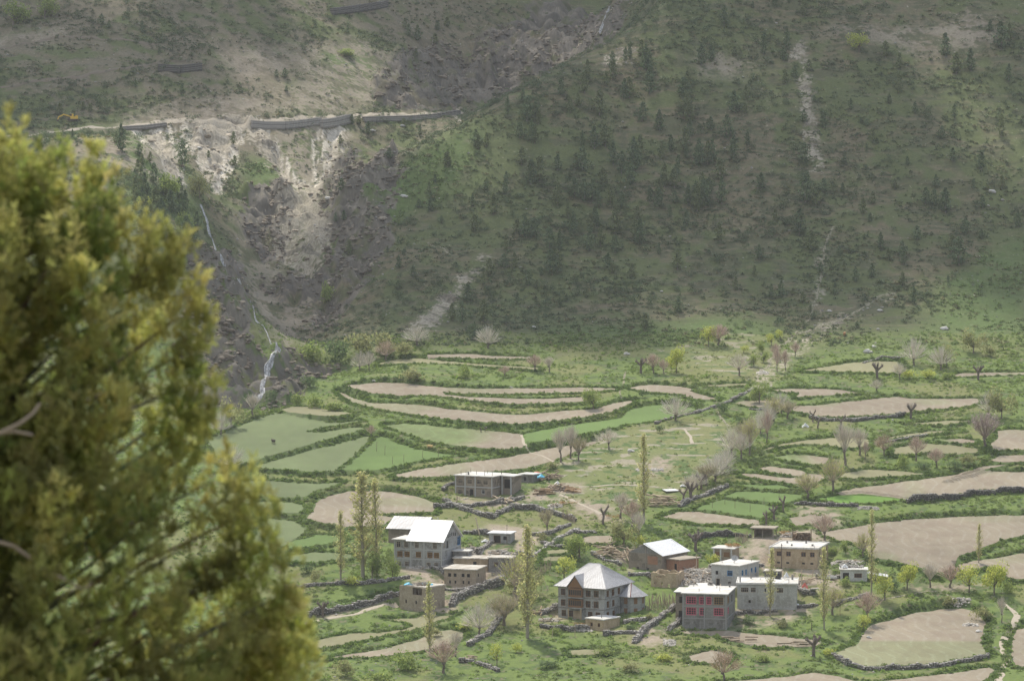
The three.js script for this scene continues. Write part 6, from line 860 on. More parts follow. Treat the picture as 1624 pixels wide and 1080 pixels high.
for (const [p, h, l] of [[[757, 878, 772, 867, 790, 857, 806, 852], 1.6, 'pale ramped wall slanting up beside the gravel mound'], [[786, 896, 806, 886, 830, 880], 1.5, 'stone yard wall right of the grey block'], [[702, 908, 712, 899, 722, 894], 1.6, 'yard wall at the right corner of the white roofed house'], [[648, 896, 676, 900, 704, 908], 1.0, 'low yard wall before the white roofed house'], [[1128, 902, 1124, 918, 1128, 934], 1.4, 'broken wall left of the blue window house'], [[1186, 908, 1196, 903, 1210, 899], 1.3, 'short wall behind the blue window house'], [[1240, 926, 1262, 932, 1290, 944], 1.2, 'yard wall behind the long grey house'], [[1296, 916, 1312, 917, 1332, 916], 1.1, 'low wall between the tan house and the small white house'], [[1060, 1002, 1070, 992, 1080, 984], 1.2, 'terrace edge left of the house with pink windows'], [[886, 962, 870, 968, 858, 976], 1.2, 'dark yard wall left of the three storey house'], [[940, 880, 960, 890, 985, 897], 1.1, 'stone wall behind the three storey house among the poles'], [[700, 935, 730, 938, 760, 932], 0.9, 'ledge of stones at the foot of the low tan house'], [[860, 862, 880, 868, 900, 868], 0.9, 'short terrace wall under the slanting pale wall'], [[905, 842, 925, 846, 945, 846], 0.9, 'terrace wall left of the thick pollard trunk'], [[770, 800, 800, 798, 830, 790], 1.0, 'rough wall under the rebar house, right part']]) stoneWall(p, h, 0.9, l);

// ---------- road walls high on the mountain ----------
function roadWall(flat, h, courses, label, col) {
  const W = pairs(flat).map(([x, y]) => hit(x, y, 1150)), o = W[0].clone(), t = new THREE.Group(); top(t, 'retaining_wall'); t.position.copy(o);
  const q = drape(pairs(flat), 3).map((p) => p); W.length = 0;
  const P = pairs(flat).map(([x, y]) => hit(x, y, 1150));
  for (let k = 0; k < courses; k++) for (const cap of [0, 1]) {
    const b = new MB(), g = cap ? Math.min(0.5, col * 2.1) : col * (0.75 + 0.3 * (k % 2)), ch = h / courses; b.col = [g, g * 0.94, g * 0.86];
    for (let i = 0; i < P.length - 1; i++) for (let s = 0; s < 6; s++) { const A = P[i].clone().lerp(P[i + 1], s / 6), B = P[i].clone().lerp(P[i + 1], (s + 1) / 6), c = A.clone().add(B).multiplyScalar(0.5), L = Math.hypot(B.x - A.x, B.z - A.z), wob = (vn(s + i * 6, k * 3 + flat[0]) - 0.5) * 0.5; b.box(c.x - o.x, c.y - o.y + (cap ? ch * (k + 0.9) : ch * (k + 0.4)) - 0.5, c.z - o.z - k * 0.6 + (cap ? 0.25 : 0) + wob * 0.4, L + 0.12, cap ? ch * 0.2 : ch * 0.8, 2.6, Math.atan2(-(B.z - A.z), B.x - A.x), 0, 0); }
    part(b.geo(), M.stone, cap ? 'ledge' : 'course', t);
  }
  return tag(t, label, 'retaining wall');
}
roadWall([397, 201, 420, 203, 450, 203, 478, 200, 506, 196], 3.2, 4, 'stepped stone retaining wall of the road, left of two above the scree hollow', 0.34);
roadWall([508, 202, 530, 199, 554, 193], 3.8, 4, 'stepped stone retaining wall of the road, right of two above the scree hollow', 0.34);
roadWall([576, 192, 610, 191, 650, 190, 690, 187, 726, 181], 2.4, 3, 'long dim retaining wall where the road enters the gorge', 0.27);
roadWall([196, 205, 230, 203, 262, 199], 1.8, 2, 'low grey retaining wall at the left of the road', 0.22);
roadWall([250, 112, 285, 114, 318, 110], 3.4, 4, 'dark bowed retaining wall of the upper road bend', 0.12);
roadWall([526, 22, 560, 18, 600, 12, 612, 9], 3.2, 4, 'dark retaining wall of the highest road', 0.14);
// ---------- ribbons on the ground: streams and footpaths ----------
const STREAM = [];
function ribbon(flat, w, lift, mat, name, label, wob = 0.4, from) {
  const C = new THREE.CatmullRomCurve3(pairs(flat).map(([x, y]) => hit(x, y, from)), false, 'catmullrom', 0.3), L = C.getLength(), n = Math.ceil(L / 0.8), p = [], uv = [], ix = [];
  for (let i = 0; i <= n; i++) {
    const q = C.getPointAt(i / n); if (mat === WATER) STREAM.push([q.x, -q.z]); const t = C.getTangentAt(i / n), l = Math.hypot(t.x, t.z) || 1, k = w * (0.65 + 0.7 * vn(i * 0.25, flat[0])) / 2, o = (vn(i * 0.16, flat[1]) - 0.5) * w * wob * 2;
    for (const s of [-1, -0.33, 0.33, 1]) { const x = q.x - t.z / l * (s * k + o), z = q.z + t.x / l * (s * k + o); p.push(x, ground(x, -z) + lift * (Math.abs(s) < 0.5 ? 1 : 0.3), z); uv.push(s * k, i * 0.8); }
    if (i) for (let s = 0; s < 3; s++) { const a = (i - 1) * 4 + s, b = i * 4 + s; ix.push(a, b, a + 1, b, b + 1, a + 1); }
  }
  const g = new THREE.BufferGeometry(); g.setAttribute('position', new THREE.Float32BufferAttribute(p, 3)); g.setAttribute('uv', new THREE.Float32BufferAttribute(uv, 2)); g.setIndex(ix); g.computeVertexNormals();
  return tag(top(shadowed(new THREE.Mesh(g, mat)), name), label, null, null, 'structure');
}
const WATER = new THREE.MeshStandardMaterial({ map: rep(paint(256, 256, (u, v, c) => { const n = fbm(u * 24, v * 10, 3), m = vn(u * 90, v * 60); c[0] = 0.17; c[1] = 0.165; c[2] = 0.155; mix(c, 0.60, 0.605, 0.60, sstep(0.46, 0.62, n * 0.6 + m * 0.4)); }, true), 5), roughness: 0.45 });
const DUST = std({ map: rep(paint(256, 256, (u, v, c) => { const n = fbm(u * 10, v * 10, 3), m = vn(u * 70, v * 70), g = 0.9 + 0.2 * m; c[0] = 0.46 * g; c[1] = 0.40 * g; c[2] = 0.31 * g; mix(c, 0.33, 0.28, 0.2, sstep(0.5, 0.7, n) * 0.5); }, true), 4) });
const TRACK = std({ map: rep(paint(256, 256, (u, v, c) => { const n = fbm(u * 16, v * 16, 3), m = vn(u * 60, v * 60), g = 0.85 + 0.3 * m; c[0] = 0.36 * g; c[1] = 0.315 * g; c[2] = 0.235 * g; mix(c, 0.11, 0.125, 0.05, sstep(0.46, 0.56, n) * 0.9); }, true), 7) });
ribbon([318, 326, 324, 345, 330, 372, 340, 392, 352, 410, 358, 424], 1.0, 0.45, WATER, 'stream', 'upper white stretch of the stream below the round olive tree', 0.7, 1080);
ribbon([356, 420, 378, 446, 396, 478, 404, 498, 418, 520, 428, 545, 440, 556], 0.65, 0.45, WATER, 'stream', 'thin middle stretch of the stream down the grey scree', 0.6, 1060);
ribbon([446, 556, 434, 570, 424, 584, 420, 600, 414, 622, 410, 640], 1.7, 0.5, WATER, 'stream', 'broad white foot of the stream above the fields', 0.7);
ribbon([430, 568, 421, 585, 417, 604], 0.6, 0.35, WATER, 'stream', 'side strand of white water at the stream foot', 0.8);
ribbon([966, 12, 960, 26, 956, 40, 950, 52], 1.8, 0.3, WATER, 'stream', 'bright runnel high in the gorge at the top', 0.8, 1300);
ribbon([1594, 958, 1604, 966, 1612, 976, 1607, 990, 1597, 1004, 1592, 1020, 1592, 1036, 1597, 1050, 1590, 1062, 1586, 1085], 1.5, 0.1, DUST, 'footpath', 'pale winding footpath at the bottom right');
ribbon([890, 784, 905, 793, 921, 800, 938, 808, 953, 816], 1.1, 0.1, DUST, 'footpath', 'footpath sloping down the dry meadow to the thick pollard trunk');
ribbon([918, 772, 960, 770, 1004, 770, 1046, 773], 0.8, 0.1, DUST, 'footpath', 'faint level footpath across the dry meadow');
ribbon([827, 690, 829, 702, 836, 713, 856, 722, 878, 733], 0.8, 0.12, DUST, 'footpath', 'footpath crossing the ploughed band above the rebar house');
ribbon([1200, 600, 1222, 574, 1242, 548, 1262, 532, 1300, 516, 1340, 505, 1366, 488, 1390, 473, 1420, 463], 1.3, 0.1, TRACK, 'footpath', 'stony track climbing right from the boulders to the slope', 0.9);
ribbon([1246, 546, 1280, 510, 1290, 484, 1300, 455, 1310, 390, 1322, 360], 0.8, 0.1, TRACK, 'footpath', 'stony chute running up the slope from the track', 0.9);
ribbon([1086, 680, 1095, 692, 1100, 704], 0.9, 0.1, DUST, 'footpath', 'forked footpath at the head of the dry meadow');
ribbon([1138, 648, 1142, 662, 1158, 676], 0.8, 0.1, TRACK, 'footpath', 'short footpath curling past the dark bushes');
ribbon([992, 590, 990, 606, 984, 622, 988, 640], 0.6, 0.08, TRACK, 'footpath', 'faint footpath down past the crescent field');
ribbon([1340, 960, 1400, 952, 1480, 938, 1520, 950], 0.7, 0.1, TRACK, 'footpath', 'footpath through the grass under the yellow willows');
ribbon([478, 990, 520, 981, 570, 972, 628, 957], 1.3, 0.1, DUST, 'footpath', 'bare footpath along the straight retaining wall');
ribbon([-20, 222, 60, 214, 130, 204, 190, 201, 260, 195, 330, 192, 395, 191], 3.4, 0.25, DUST, 'road', 'dirt road cut across the mountain at the left', 0.2, 1150);
ribbon([395, 191, 430, 193, 480, 191, 520, 188, 560, 185, 620, 184, 680, 182, 730, 176], 3.0, 0.25, DUST, 'road', 'dirt road above the stepped retaining walls', 0.2, 1150);
ribbon([720, 182, 760, 176], 2, 0.2, DUST, 'road', 'end of the dirt road at the ridge', 0.2, 1150);
ribbon([0, 78, 60, 66, 110, 58, 160, 62, 250, 72], 1.6, 0.25, std({ color: new THREE.Color().setRGB(0.2, 0.165, 0.12) }), 'road', 'upper road bench at the top left', 0.4, 1150);
ribbon([0, 140, 60, 128, 130, 120, 200, 108, 252, 97, 320, 96], 1.8, 0.25, std({ color: new THREE.Color().setRGB(0.2, 0.165, 0.12) }), 'road', 'middle road bench leading to the bowed wall', 0.4, 1150);
ribbon([680, 384, 705, 398, 720, 405], 0.8, 0.1, TRACK, 'footpath', 'short slanting trail on the lower left of the spur', 0.5);

const CLEAR = [];
// ---------- loose things of the village ----------
const spot = (key, x, y, z) => { const p = PLOTS[key]; return new THREE.Vector3(p.x + x * p.c - z * p.s, p.y + y, p.z + x * p.s + z * p.c); };
function heap(name, label, cat, at, fn) { CLEAR.push([at.x, -at.z, /pile|heap|mound/.test(name) ? 3.4 : 1]); const t = new THREE.Group(); top(t, name); t.position.copy(at); fn(t, mulberry(Math.round(at.x * 31 - at.z * 7))); return tag(t, label, cat); }
function stickPile(px, py, n, len, w, label, flatness = 0.25, col = [1.25, 1.15, 1.0], yaw = 0.4, name = 'pole_pile', cat = 'pole pile') {
  heap(name, label, cat, hit(px, py), (t, r) => { for (let i = 0; i < n; i++) { const b = new MB(), a = yaw + (r() - 0.5) * flatness * 5, L = len * (0.6 + 0.5 * r()), x = (r() - 0.5) * w, z = (r() - 0.5) * w * 0.6, y = 0.15 + w * 0.34 * (i / n) * r() + r() * 0.25, dy = (r() - 0.4) * flatness * L * 0.6, g = 0.55 + r() * 0.95; b.col = col.map((c) => c * g); b.rod([x - Math.cos(a) * L / 2, y + ground2(t, x - Math.cos(a) * L / 2, z - Math.sin(a) * L / 2), z - Math.sin(a) * L / 2], [x + Math.cos(a) * L / 2, y + Math.max(0, dy) + ground2(t, x + Math.cos(a) * L / 2, z + Math.sin(a) * L / 2), z + Math.sin(a) * L / 2], 0.19, 0.14, 5, true); part(b.geo(), M.greywood, 'pole', t); } });
}
const ground2 = (t, x, z) => ground(t.position.x + x, -(t.position.z + z)) - t.position.y;
function rubble(px, py, w, dpt, h, label, tone = 1, sticks = 10, name = 'rubble_heap') {
  heap(name, label, 'rubble', hit(px, py), (t, r) => {
    const b = new MB(); for (let i = 0; i < w * dpt * 9; i++) { const x = (r() - 0.5) * w, z = (r() - 0.5) * dpt, e = Math.max(0, 1 - Math.hypot(x / w * 2, z / dpt * 2)), s = 0.25 + r() * 0.5, g = (0.28 + r() * 0.26) * tone; b.col = [g, g * 0.92, g * 0.8]; b.rock(x, ground2(t, x, z) + e * h * (0.4 + 0.6 * r()), z, s * 1.3, s, s * 1.1, r); } tag(part(b.geo(), M.stone, 'stones', t), null, null, null, 'stuff');
    for (let i = 0; i < sticks; i++) { const q = new MB(), a = r() * 6.28, L = 1.5 + r() * 3, x = (r() - 0.5) * w * 0.7, z = (r() - 0.5) * dpt * 0.7, y = ground2(t, x, z) + h * 0.4, g = 1 + r() * 0.4; q.col = [1.3 * g, 1.2 * g, 1.05 * g]; q.rod([x, y, z], [x + Math.cos(a) * L, y + r() * L * 0.4, z + Math.sin(a) * L], 0.16, 0.13, 5, true); part(q.geo(), M.greywood, 'beam', t); }
  });
}
rubble(1100, 912, 9, 9, 1.6, 'heap of pale stones and broken beams between the ruin and the blue window house', 1.15, 18);
rubble(1090, 926, 6, 5, 1.2, 'rubble spilling from the open side of the ruined yellow house', 1.1, 8);
rubble(1142, 938, 5, 3, 0.8, 'stones and slabs heaped behind the flat roof of the house with pink windows', 1.15, 6);
rubble(1208, 922, 4, 3, 0.8, 'stones heaped between the blue window house and the roof shack', 1.1, 4);
rubble(1186, 896, 5, 3, 0.8, 'rubble strewn below the porch house', 1.1, 6);
rubble(792, 878, 6, 4, 1.2, 'broken wall stones right of the gravel mound', 1.0, 4);
rubble(1012, 886, 5, 5, 1.2, 'stones heaped against the left wall of the gable shed', 1.05, 4);
rubble(748, 876, 6, 5, 1.5, 'mound of grey gravel behind the yellow mud house', 1.0, 2, 'gravel_mound');
rubble(1345, 893, 9, 3, 0.9, 'stones piled behind the small white house', 1.15, 3);
rubble(1210, 592, 4, 3, 1.2, 'heap of big whitish boulders at the foot of the track', 1.7, 0, 'boulder_heap');
rubble(1252, 850, 5, 3, 1.0, 'stones and thatch behind the tan house', 0.9, 6);
rubble(1265, 926, 6, 4, 0.8, 'rubble with poles between the tan house and the long grey house', 1.1, 14);
rubble(1540, 992, 4, 2.2, 0.6, 'small pile of pale stones in the rounded ploughed field', 1.3, 0);
rubble(1525, 955, 5, 2, 0.7, 'pale stones on the bank above the rounded ploughed field', 1.3, 0);
rubble(665, 901, 7, 4, 0.7, 'earth and stone litter in front of the white roofed house', 0.95, 4);
rubble(1378, 806, 6, 2.5, 0.6, 'reddish stones on the bank under the bright green tongue', 0.9, 0);
rubble(880, 803, 4, 3, 0.9, 'stones and sticks where the winding wall breaks', 1.15, 8);
rubble(1062, 1020, 3, 6, 0.6, 'tumbled stones beside the climbing stone wall', 1.1, 0);
rubble(922, 1000, 6, 2, 0.7, 'straw topped stones left of the little mud hut', 1.0, 0);
rubble(1030, 745, 8, 2, 0.3, 'scattered stones in the dry meadow', 1.2, 0);
rubble(870, 984, 5, 2.5, 0.6, 'stones left of the three storey house', 1.1, 4);
stickPile(868, 760, 46, 3.6, 6, 'jumble of planks and poles behind the stone hut', 0.7, [1.1, 1, 0.85], 0.8);
stickPile(884, 776, 30, 3, 5, 'spread of broken poles right of the rebar house', 0.8, [1.2, 1.1, 0.95], 0.3);
stickPile(864, 783, 18, 3.4, 4, 'stack of brown logs on the meadow edge below the plank jumble', 0.15, [0.95, 0.75, 0.55], 0.1);
stickPile(908, 780, 14, 3.2, 4, 'stack of reddish and pale logs by the footpath', 0.15, [1.2, 0.9, 0.6], 0.35);
stickPile(800, 796, 16, 3, 6, 'pale poles strewn below the rebar house', 0.6, [1.5, 1.4, 1.2], 0.3);
stickPile(978, 880, 44, 5, 9, 'large tangle of pale poles and logs left of the gable shed', 0.5, [1.35, 1.25, 1.05], 0.25);
stickPile(1050, 800, 34, 5, 8, 'pale logs laid out at the foot of the dry meadow', 0.3, [1.45, 1.35, 1.15], 0.35);
stickPile(660, 897, 18, 2.8, 4, 'tangled dead branches before the white roofed house', 0.9, [1.0, 0.9, 0.75], 0.6, 'branch_pile', 'branch pile');
stickPile(1138, 942, 12, 3, 5, 'beams lying behind the flat roof of the house with pink windows', 0.4, [1.5, 1.4, 1.2], 0.3);
stickPile(745, 1046, 8, 2.4, 3, 'grey sticks on the wall in the bottom grass', 0.5);
stickPile(1180, 1018, 8, 3, 8, 'thin grey branch lying along the field strip', 0.1, [0.8, 0.7, 0.6], 0.0, 'branch_pile', 'branch pile');
stickPile(1266, 1024, 6, 3.4, 7, 'long pole and stones on the strip before the stump', 0.1, [1, 0.9, 0.75], 0.0);
stickPile(848, 974, 12, 3, 4, 'brushwood heap left of the three storey house', 0.6, [0.9, 0.75, 0.6], 0.4, 'branch_pile', 'branch pile');
function stickFence(flat, h, label, lean = 0.35) {
  const P = drape(pairs(flat), 0.34), o = P[0].clone(); heap('stick_fence', label, 'fence', o, (t, r) => P.forEach((p) => { const b = new MB(), g = 0.8 + r() * 0.6, L = h * (0.6 + r() * 0.6); b.col = [1.3 * g, 1.2 * g, 1.05 * g]; b.rod([p.x - o.x, p.y - o.y - 0.2, p.z - o.z + (r() - 0.5) * 0.8], [p.x - o.x + (r() - 0.5) * L * lean * 2, p.y - o.y + L, p.z - o.z + (r() - 0.5) * 0.8], 0.085, 0.06, 4); part(b.geo(), M.greywood, 'stick', t); }));
}
stickFence([1026, 968, 1040, 968, 1056, 966, 1073, 962], 3.2, 'stick fence of pale stakes right of the three storey house', 0.25); stickFence([1030, 960, 1046, 959, 1070, 956], 3.0, 'second row of pale stakes behind the stick fence', 0.25);
stickFence([850, 920, 858, 912, 866, 906, 874, 902], 2.6, 'stick fence slanting behind the tall poplar', 0.3); stickFence([893, 822, 904, 826, 912, 830], 2.4, 'stakes standing at the bend of the winding wall', 0.3); stickFence([805, 972, 814, 962, 822, 950], 2.4, 'leaning stakes beside the tall poplar', 0.4); stickFence([722, 801, 726, 802], 2.6, 'stakes under the platform of the rebar house', 0.3);
stickFence([1186, 856, 1178, 862, 1168, 858], 2.4, 'dark stakes left of the pole shelter', 0.2);
// field posts
for (const [k, [x, y]] of [[597, 716], [610, 722], [640, 733], [670, 726], [695, 725], [722, 722], [622, 736]].entries()) heap('field_post', 'thin wooden post standing in the green wedge field', 'post', hit(x, y), (t, r) => { const b = new MB(); b.col = [0.7, 0.6, 0.5]; b.rod([0, -0.2, 0], [0.08, 2.2 + r(), 0], 0.07, 0.05, 5, true); part(b.geo(), M.greywood, 'shaft', t); }).userData.group = 'posts in the green wedge field';
for (const [x, y] of [[1150, 800], [1166, 806], [1190, 812], [1212, 800], [1236, 792], [1130, 806]]) heap('field_post', 'thin wooden post at the edge of the green fields above the ruins', 'post', hit(x, y), (t, r) => { const b = new MB(); b.col = [0.7, 0.6, 0.5]; b.rod([0, -0.2, 0], [0.05, 1.8 + r() * 0.6, 0], 0.06, 0.045, 5, true); part(b.geo(), M.greywood, 'shaft', t); }).userData.group = 'posts of the green fields';
function pole(px, py, h, label, col, r0 = 0.13, lean = 0) { heap('wooden_pole', label, 'pole', hit(px, py), (t) => { const b = new MB(); b.col = col; b.rod([0, -0.4, 0], [lean, h, 0], r0, r0 * 0.75, 7, true); part(b.geo(), M.greywood, 'shaft', t); const c = new MB(); c.col = col; c.box(lean * 0.95, h * 0.95, 0, 0.5, 0.1, 0.1); part(c.geo(), M.greywood, 'crosspiece', t); }); }
pole(1240, 917, 9.2, 'dark utility pole standing before the tan house', [0.35, 0.3, 0.27]); pole(1105, 906, 4.6, 'pale post beside the red orange brick hut', [1.5, 1.4, 1.2], 0.14); pole(804, 862, 5.2, 'thin pole in front of the small tin roofed shed', [0.8, 0.75, 0.7], 0.08); pole(761, 849, 5, 'pale leaning board by the stone wall behind the shed', [1.9, 1.8, 1.6], 0.2, -1.2); pole(870, 936, 3.6, 'white stick leaning on the bank by the stick fence', [1.8, 1.75, 1.6], 0.09, -1.6); pole(912, 1012, 4.2, 'pole standing before the stone wall left of the mud hut', [1.4, 1.3, 1.15], 0.09); pole(875, 1012, 3.6, 'leaning pole at the left end of the grey retaining wall', [1.6, 1.5, 1.3], 0.09, 0.5); pole(1260, 932, 4, 'upright plank between the tan house and the long grey house', [1.6, 1.5, 1.3], 0.14); pole(1272, 930, 4.4, 'second upright plank right of the first behind the long grey house', [1.7, 1.6, 1.35], 0.16); pole(1286, 926, 4.2, 'leaning pole right of the upright planks', [1.5, 1.35, 1.1], 0.1, 0.9); pole(1288, 1000, 2, 'short dark post in the grass right of the long grey house', [0.4, 0.36, 0.3], 0.12); pole(1333, 976, 5.4, 'slim post right of the thin poplar', [0.7, 0.6, 0.5], 0.07);
// coverings, straw and oddments
function cloth(name, label, at, w, d, h, mat, seed, cat) { // a crumpled sheet lying over something
  const n = 9, p = [], ix = [], r = mulberry(seed); for (let j = 0; j <= n; j++) for (let i = 0; i <= n; i++) { const u = i / n * 2 - 1, v = j / n * 2 - 1, e = Math.max(0, 1 - Math.hypot(u, v) * 0.8); p.push(u * w / 2 * (0.9 + r() * 0.15), e * h + (r() - 0.3) * h * 0.35, v * d / 2 * (0.9 + r() * 0.15)); if (i < n && j < n) { const a = j * (n + 1) + i; ix.push(a, a + n + 1, a + 1, a + 1, a + n + 1, a + n + 2); } }
  const g = new THREE.BufferGeometry(); g.setAttribute('position', new THREE.Float32BufferAttribute(p, 3)); g.setIndex(ix); g.computeVertexNormals(); const m = top(shadowed(new THREE.Mesh(g, mat)), name); m.position.copy(at); return tag(m, label, cat ?? name.replace('_', ' '));
}
MB.prototype.tuft = function (x, y, z, s, r, n) { for (let i = 0; i < n; i++) { const a = r() * 6.28, c = r(), q = [x + Math.cos(a) * s * c, y + r() * s * 0.5, z + Math.sin(a) * s * c], g = 0.7 + r() * 0.7; this.col = [g, g, g]; const b = r() * 6.28, L = 0.7 * s; this.rod(q, [q[0] + Math.cos(b) * L, q[1] + (r() - 0.4) * L * 0.6, q[2] + Math.sin(b) * L], 0.04, 0.02, 3); } };
function straw(label, at, w, n, mat = M.straw) { const r = mulberry(Math.round(at.x * 17 + n)), b = new MB(); for (let k = 0; k < n; k++) b.tuft((r() - 0.5) * w, r() * 0.5, (r() - 0.5) * w * 0.7, 0.9, r, 26); const m = top(shadowed(new THREE.Mesh(b.geo(), mat)), 'straw_heap'); m.position.copy(at); tag(m, label, 'straw'); }
cloth('tarpaulin', 'bright blue tarpaulin over the plank jumble behind the stone hut', hit(858, 765).add(new THREE.Vector3(0, 1.4, 0)), 2.2, 2, 1, M.tarp, 1); cloth('tarpaulin', 'red sheet over the plank jumble beside the bright blue one', hit(851, 760).add(new THREE.Vector3(0, 1.6, 0)), 2.8, 1.6, 0.7, M.redtarp, 2); cloth('tarpaulin', 'white sheet at the right of the plank jumble', hit(884, 771).add(new THREE.Vector3(0, 0.4, 0)), 1.8, 1.6, 1, M.whitecloth, 3);
cloth('tarpaulin', 'blue tarpaulin on the left edge of the half built mud house', spot('tarp', -2.4, 6.3, 2.6), 2.4, 1.8, 0.7, M.tarp, 4); cloth('tarpaulin', 'second blue tarpaulin beyond the brushwood on the half built mud house', spot('tarp', 1.4, 6.4, -0.4), 3.2, 1.6, 0.7, M.tarp, 5); straw('brushwood heaped on the top of the half built mud house', spot('tarp', 0.4, 6.3, 1.6), 4, 14, M.greywood);
straw('straw heaped on the right half of the porch house roof', spot('porch', 1.8, 3.5, -0.6), 3.4, 14); straw('straw heaped at the broken left roof edge of the gable shed', spot('gable', -2.4, 5.2, 2), 3.4, 12, M.greywood); straw('orange straw on the stones left of the little mud hut', hit(922, 997).add(new THREE.Vector3(0, 0.7, 0)), 4, 6); straw('rusty straw scattered by the footpath logs', hit(905, 800), 5, 5); straw('rusty straw beside the thick pollard trunk', hit(972, 822), 4, 5); straw('thatch peak behind the pole shelter', hit(1243, 848), 4, 6);
cloth('white_cloth', 'white cloth in the sunny grass below the long pale field', hit(1278, 678), 2.2, 1.2, 1.4, M.whitecloth, 6, 'cloth'); cloth('white_cloth', 'white cloth beside the pale logs on the dry meadow', hit(1084, 772), 2, 1.2, 0.8, M.whitecloth, 7, 'cloth'); cloth('red_cloth', 'pinkish red cloth hanging by the upright planks', hit(1277, 936).add(new THREE.Vector3(0, 0.5, 0)), 1.6, 1, 1.4, M.redtarp, 8, 'cloth'); cloth('white_cloth', 'white bundle on the roof corner of the long grey house', spot('long', 4.8, 6.9, -3.6), 1.4, 1, 1.6, M.whitecloth, 9, 'cloth'); cloth('white_cloth', 'white heap on the roof of the small white house', spot('white', -2.4, 3.15, 0.4), 1.8, 1.4, 1.2, M.whitecloth, 10, 'cloth'); cloth('rag_pile', 'pale blue and white rags by the small tin roofed shed', hit(770, 860), 2.4, 1.4, 0.9, M.whitecloth, 11, 'rags');
function board(px, py, w, d, h, label, mat, yaw = 0.2, tilt = 0.0, name = 'board') { const g = new THREE.BoxGeometry(w, h, d, 1, 1, 1), m = top(shadowed(new THREE.Mesh(g, mat)), name); m.position.copy(hit(px, py)).add(new THREE.Vector3(0, 0.25 + h / 2, 0)); m.rotation.set(tilt, yaw, 0, 'YXZ'); return tag(m, label, name.replace('_', ' ')); }
board(1064, 779, 4.2, 3, 0.12, 'white plank sheet lying on the dry meadow', M.whitecloth, 0.4, 0.1, 'plank_sheet'); board(1223, 886, 1.0, 0.3, 3.2, 'upright white sheet leaning left of the tan house', M.sheetbright, 0.2, 0, 'metal_sheet'); board(1288, 938, 2.0, 6.5, 0.14, 'long pale metal sheet right of the long grey house', M.sheetbright, 0.15, -0.25, 'metal_sheet'); board(1250, 961, 6, 1.6, 0.12, 'pale sheet on the low wall before the long grey house', M.sheetbright, 0.1, 0.1, 'metal_sheet'); board(1316, 919, 4, 1, 0.5, 'whitish low ledge left of the small white house', M.white, 0.1, 0, 'ledge'); board(1120, 929, 4.4, 3, 0.12, 'white sheet lying in the rubble behind the house with pink windows', M.whitecloth, 0.3, 0.15, 'metal_sheet'); board(646, 896, 4, 0.7, 0.25, 'pale beam lying before the white roofed house', M.palewood, 0.1, 0, 'beam');
{ // water tank, dish, wood store
  const w = new THREE.Mesh(new THREE.LatheGeometry([[0, 0], [0.75, 0], [0.8, 0.1], [0.8, 1.3], [0.6, 1.55], [0.25, 1.65], [0.25, 1.75], [0, 1.75]].map((q) => new THREE.Vector2(...q)), 16), M.blacktank); top(shadowed(w), 'water_tank'); w.position.copy(spot('long', 2.6, 6.66, -4.2)); tag(w, 'black water tank on the long grey house roof by the shack', 'water tank');
  heap('satellite_dish', 'pale satellite dish on the roof of the blue window house', 'satellite dish', spot('blue', 0.6, 5.66, 1.6), (t) => { const d = part(new THREE.LatheGeometry([[0.02, 0], [0.35, 0.05], [0.65, 0.17], [0.9, 0.34], [0.92, 0.36], [0.66, 0.21], [0.35, 0.09], [0.02, 0.04]].map((q) => new THREE.Vector2(...q)), 20), M.beam, 'reflector', t); d.position.y = 1.1; d.rotation.set(0.9, 0.3, 0); const b = new MB(); b.rod([0, -0.05, -0.1], [0, 1.15, 0], 0.06, 0.05, 6); b.rod([-0.4, -0.05, 0.3], [0, 0.9, 0], 0.04, 0.04, 5); part(b.geo(), M.iron, 'stand', t); const l = new MB(); l.rod([0, 0.9, 0.3], [0.3, 1.9, 0.95], 0.02, 0.02, 4); l.box(0.3, 1.9, 0.95, 0.12, 0.12, 0.16); part(l.geo(), M.iron, 'feed_arm', t); });
  heap('wood_store', 'dark stack of firewood with a board on top behind the tan house', 'wood store', hit(1272, 857), (t, r) => { for (let k = 0; k < 60; k++) { const b = new MB(), g = 0.5 + r() * 0.5; b.col = [g * 1.1, g * 0.85, g * 0.65]; const x = -2.2 + (k % 12) * 0.4, y = 0.2 + Math.floor(k / 12) * 0.4 + (r() - .5) * 0.1; b.rod([x, y, -1.2], [x + (r() - 0.5) * 0.2, y, 1.2 + r() * 0.2], 0.18, 0.16, 6, true); part(b.geo(), M.greywood, 'log', t); } const q = new MB(); q.box(0.4, 2.25, 0, 3.6, 0.12, 2.4); part(q.geo(), M.palewood, 'board', t); for (const x of [-2.5, 2.5]) { const p = new MB(); p.col = [0.5, 0.4, 0.3]; p.rod([x, -0.2, 1], [x, 3.2, 1], 0.16, 0.14, 6, true); part(p.geo(), M.greywood, 'post', t); } });
}
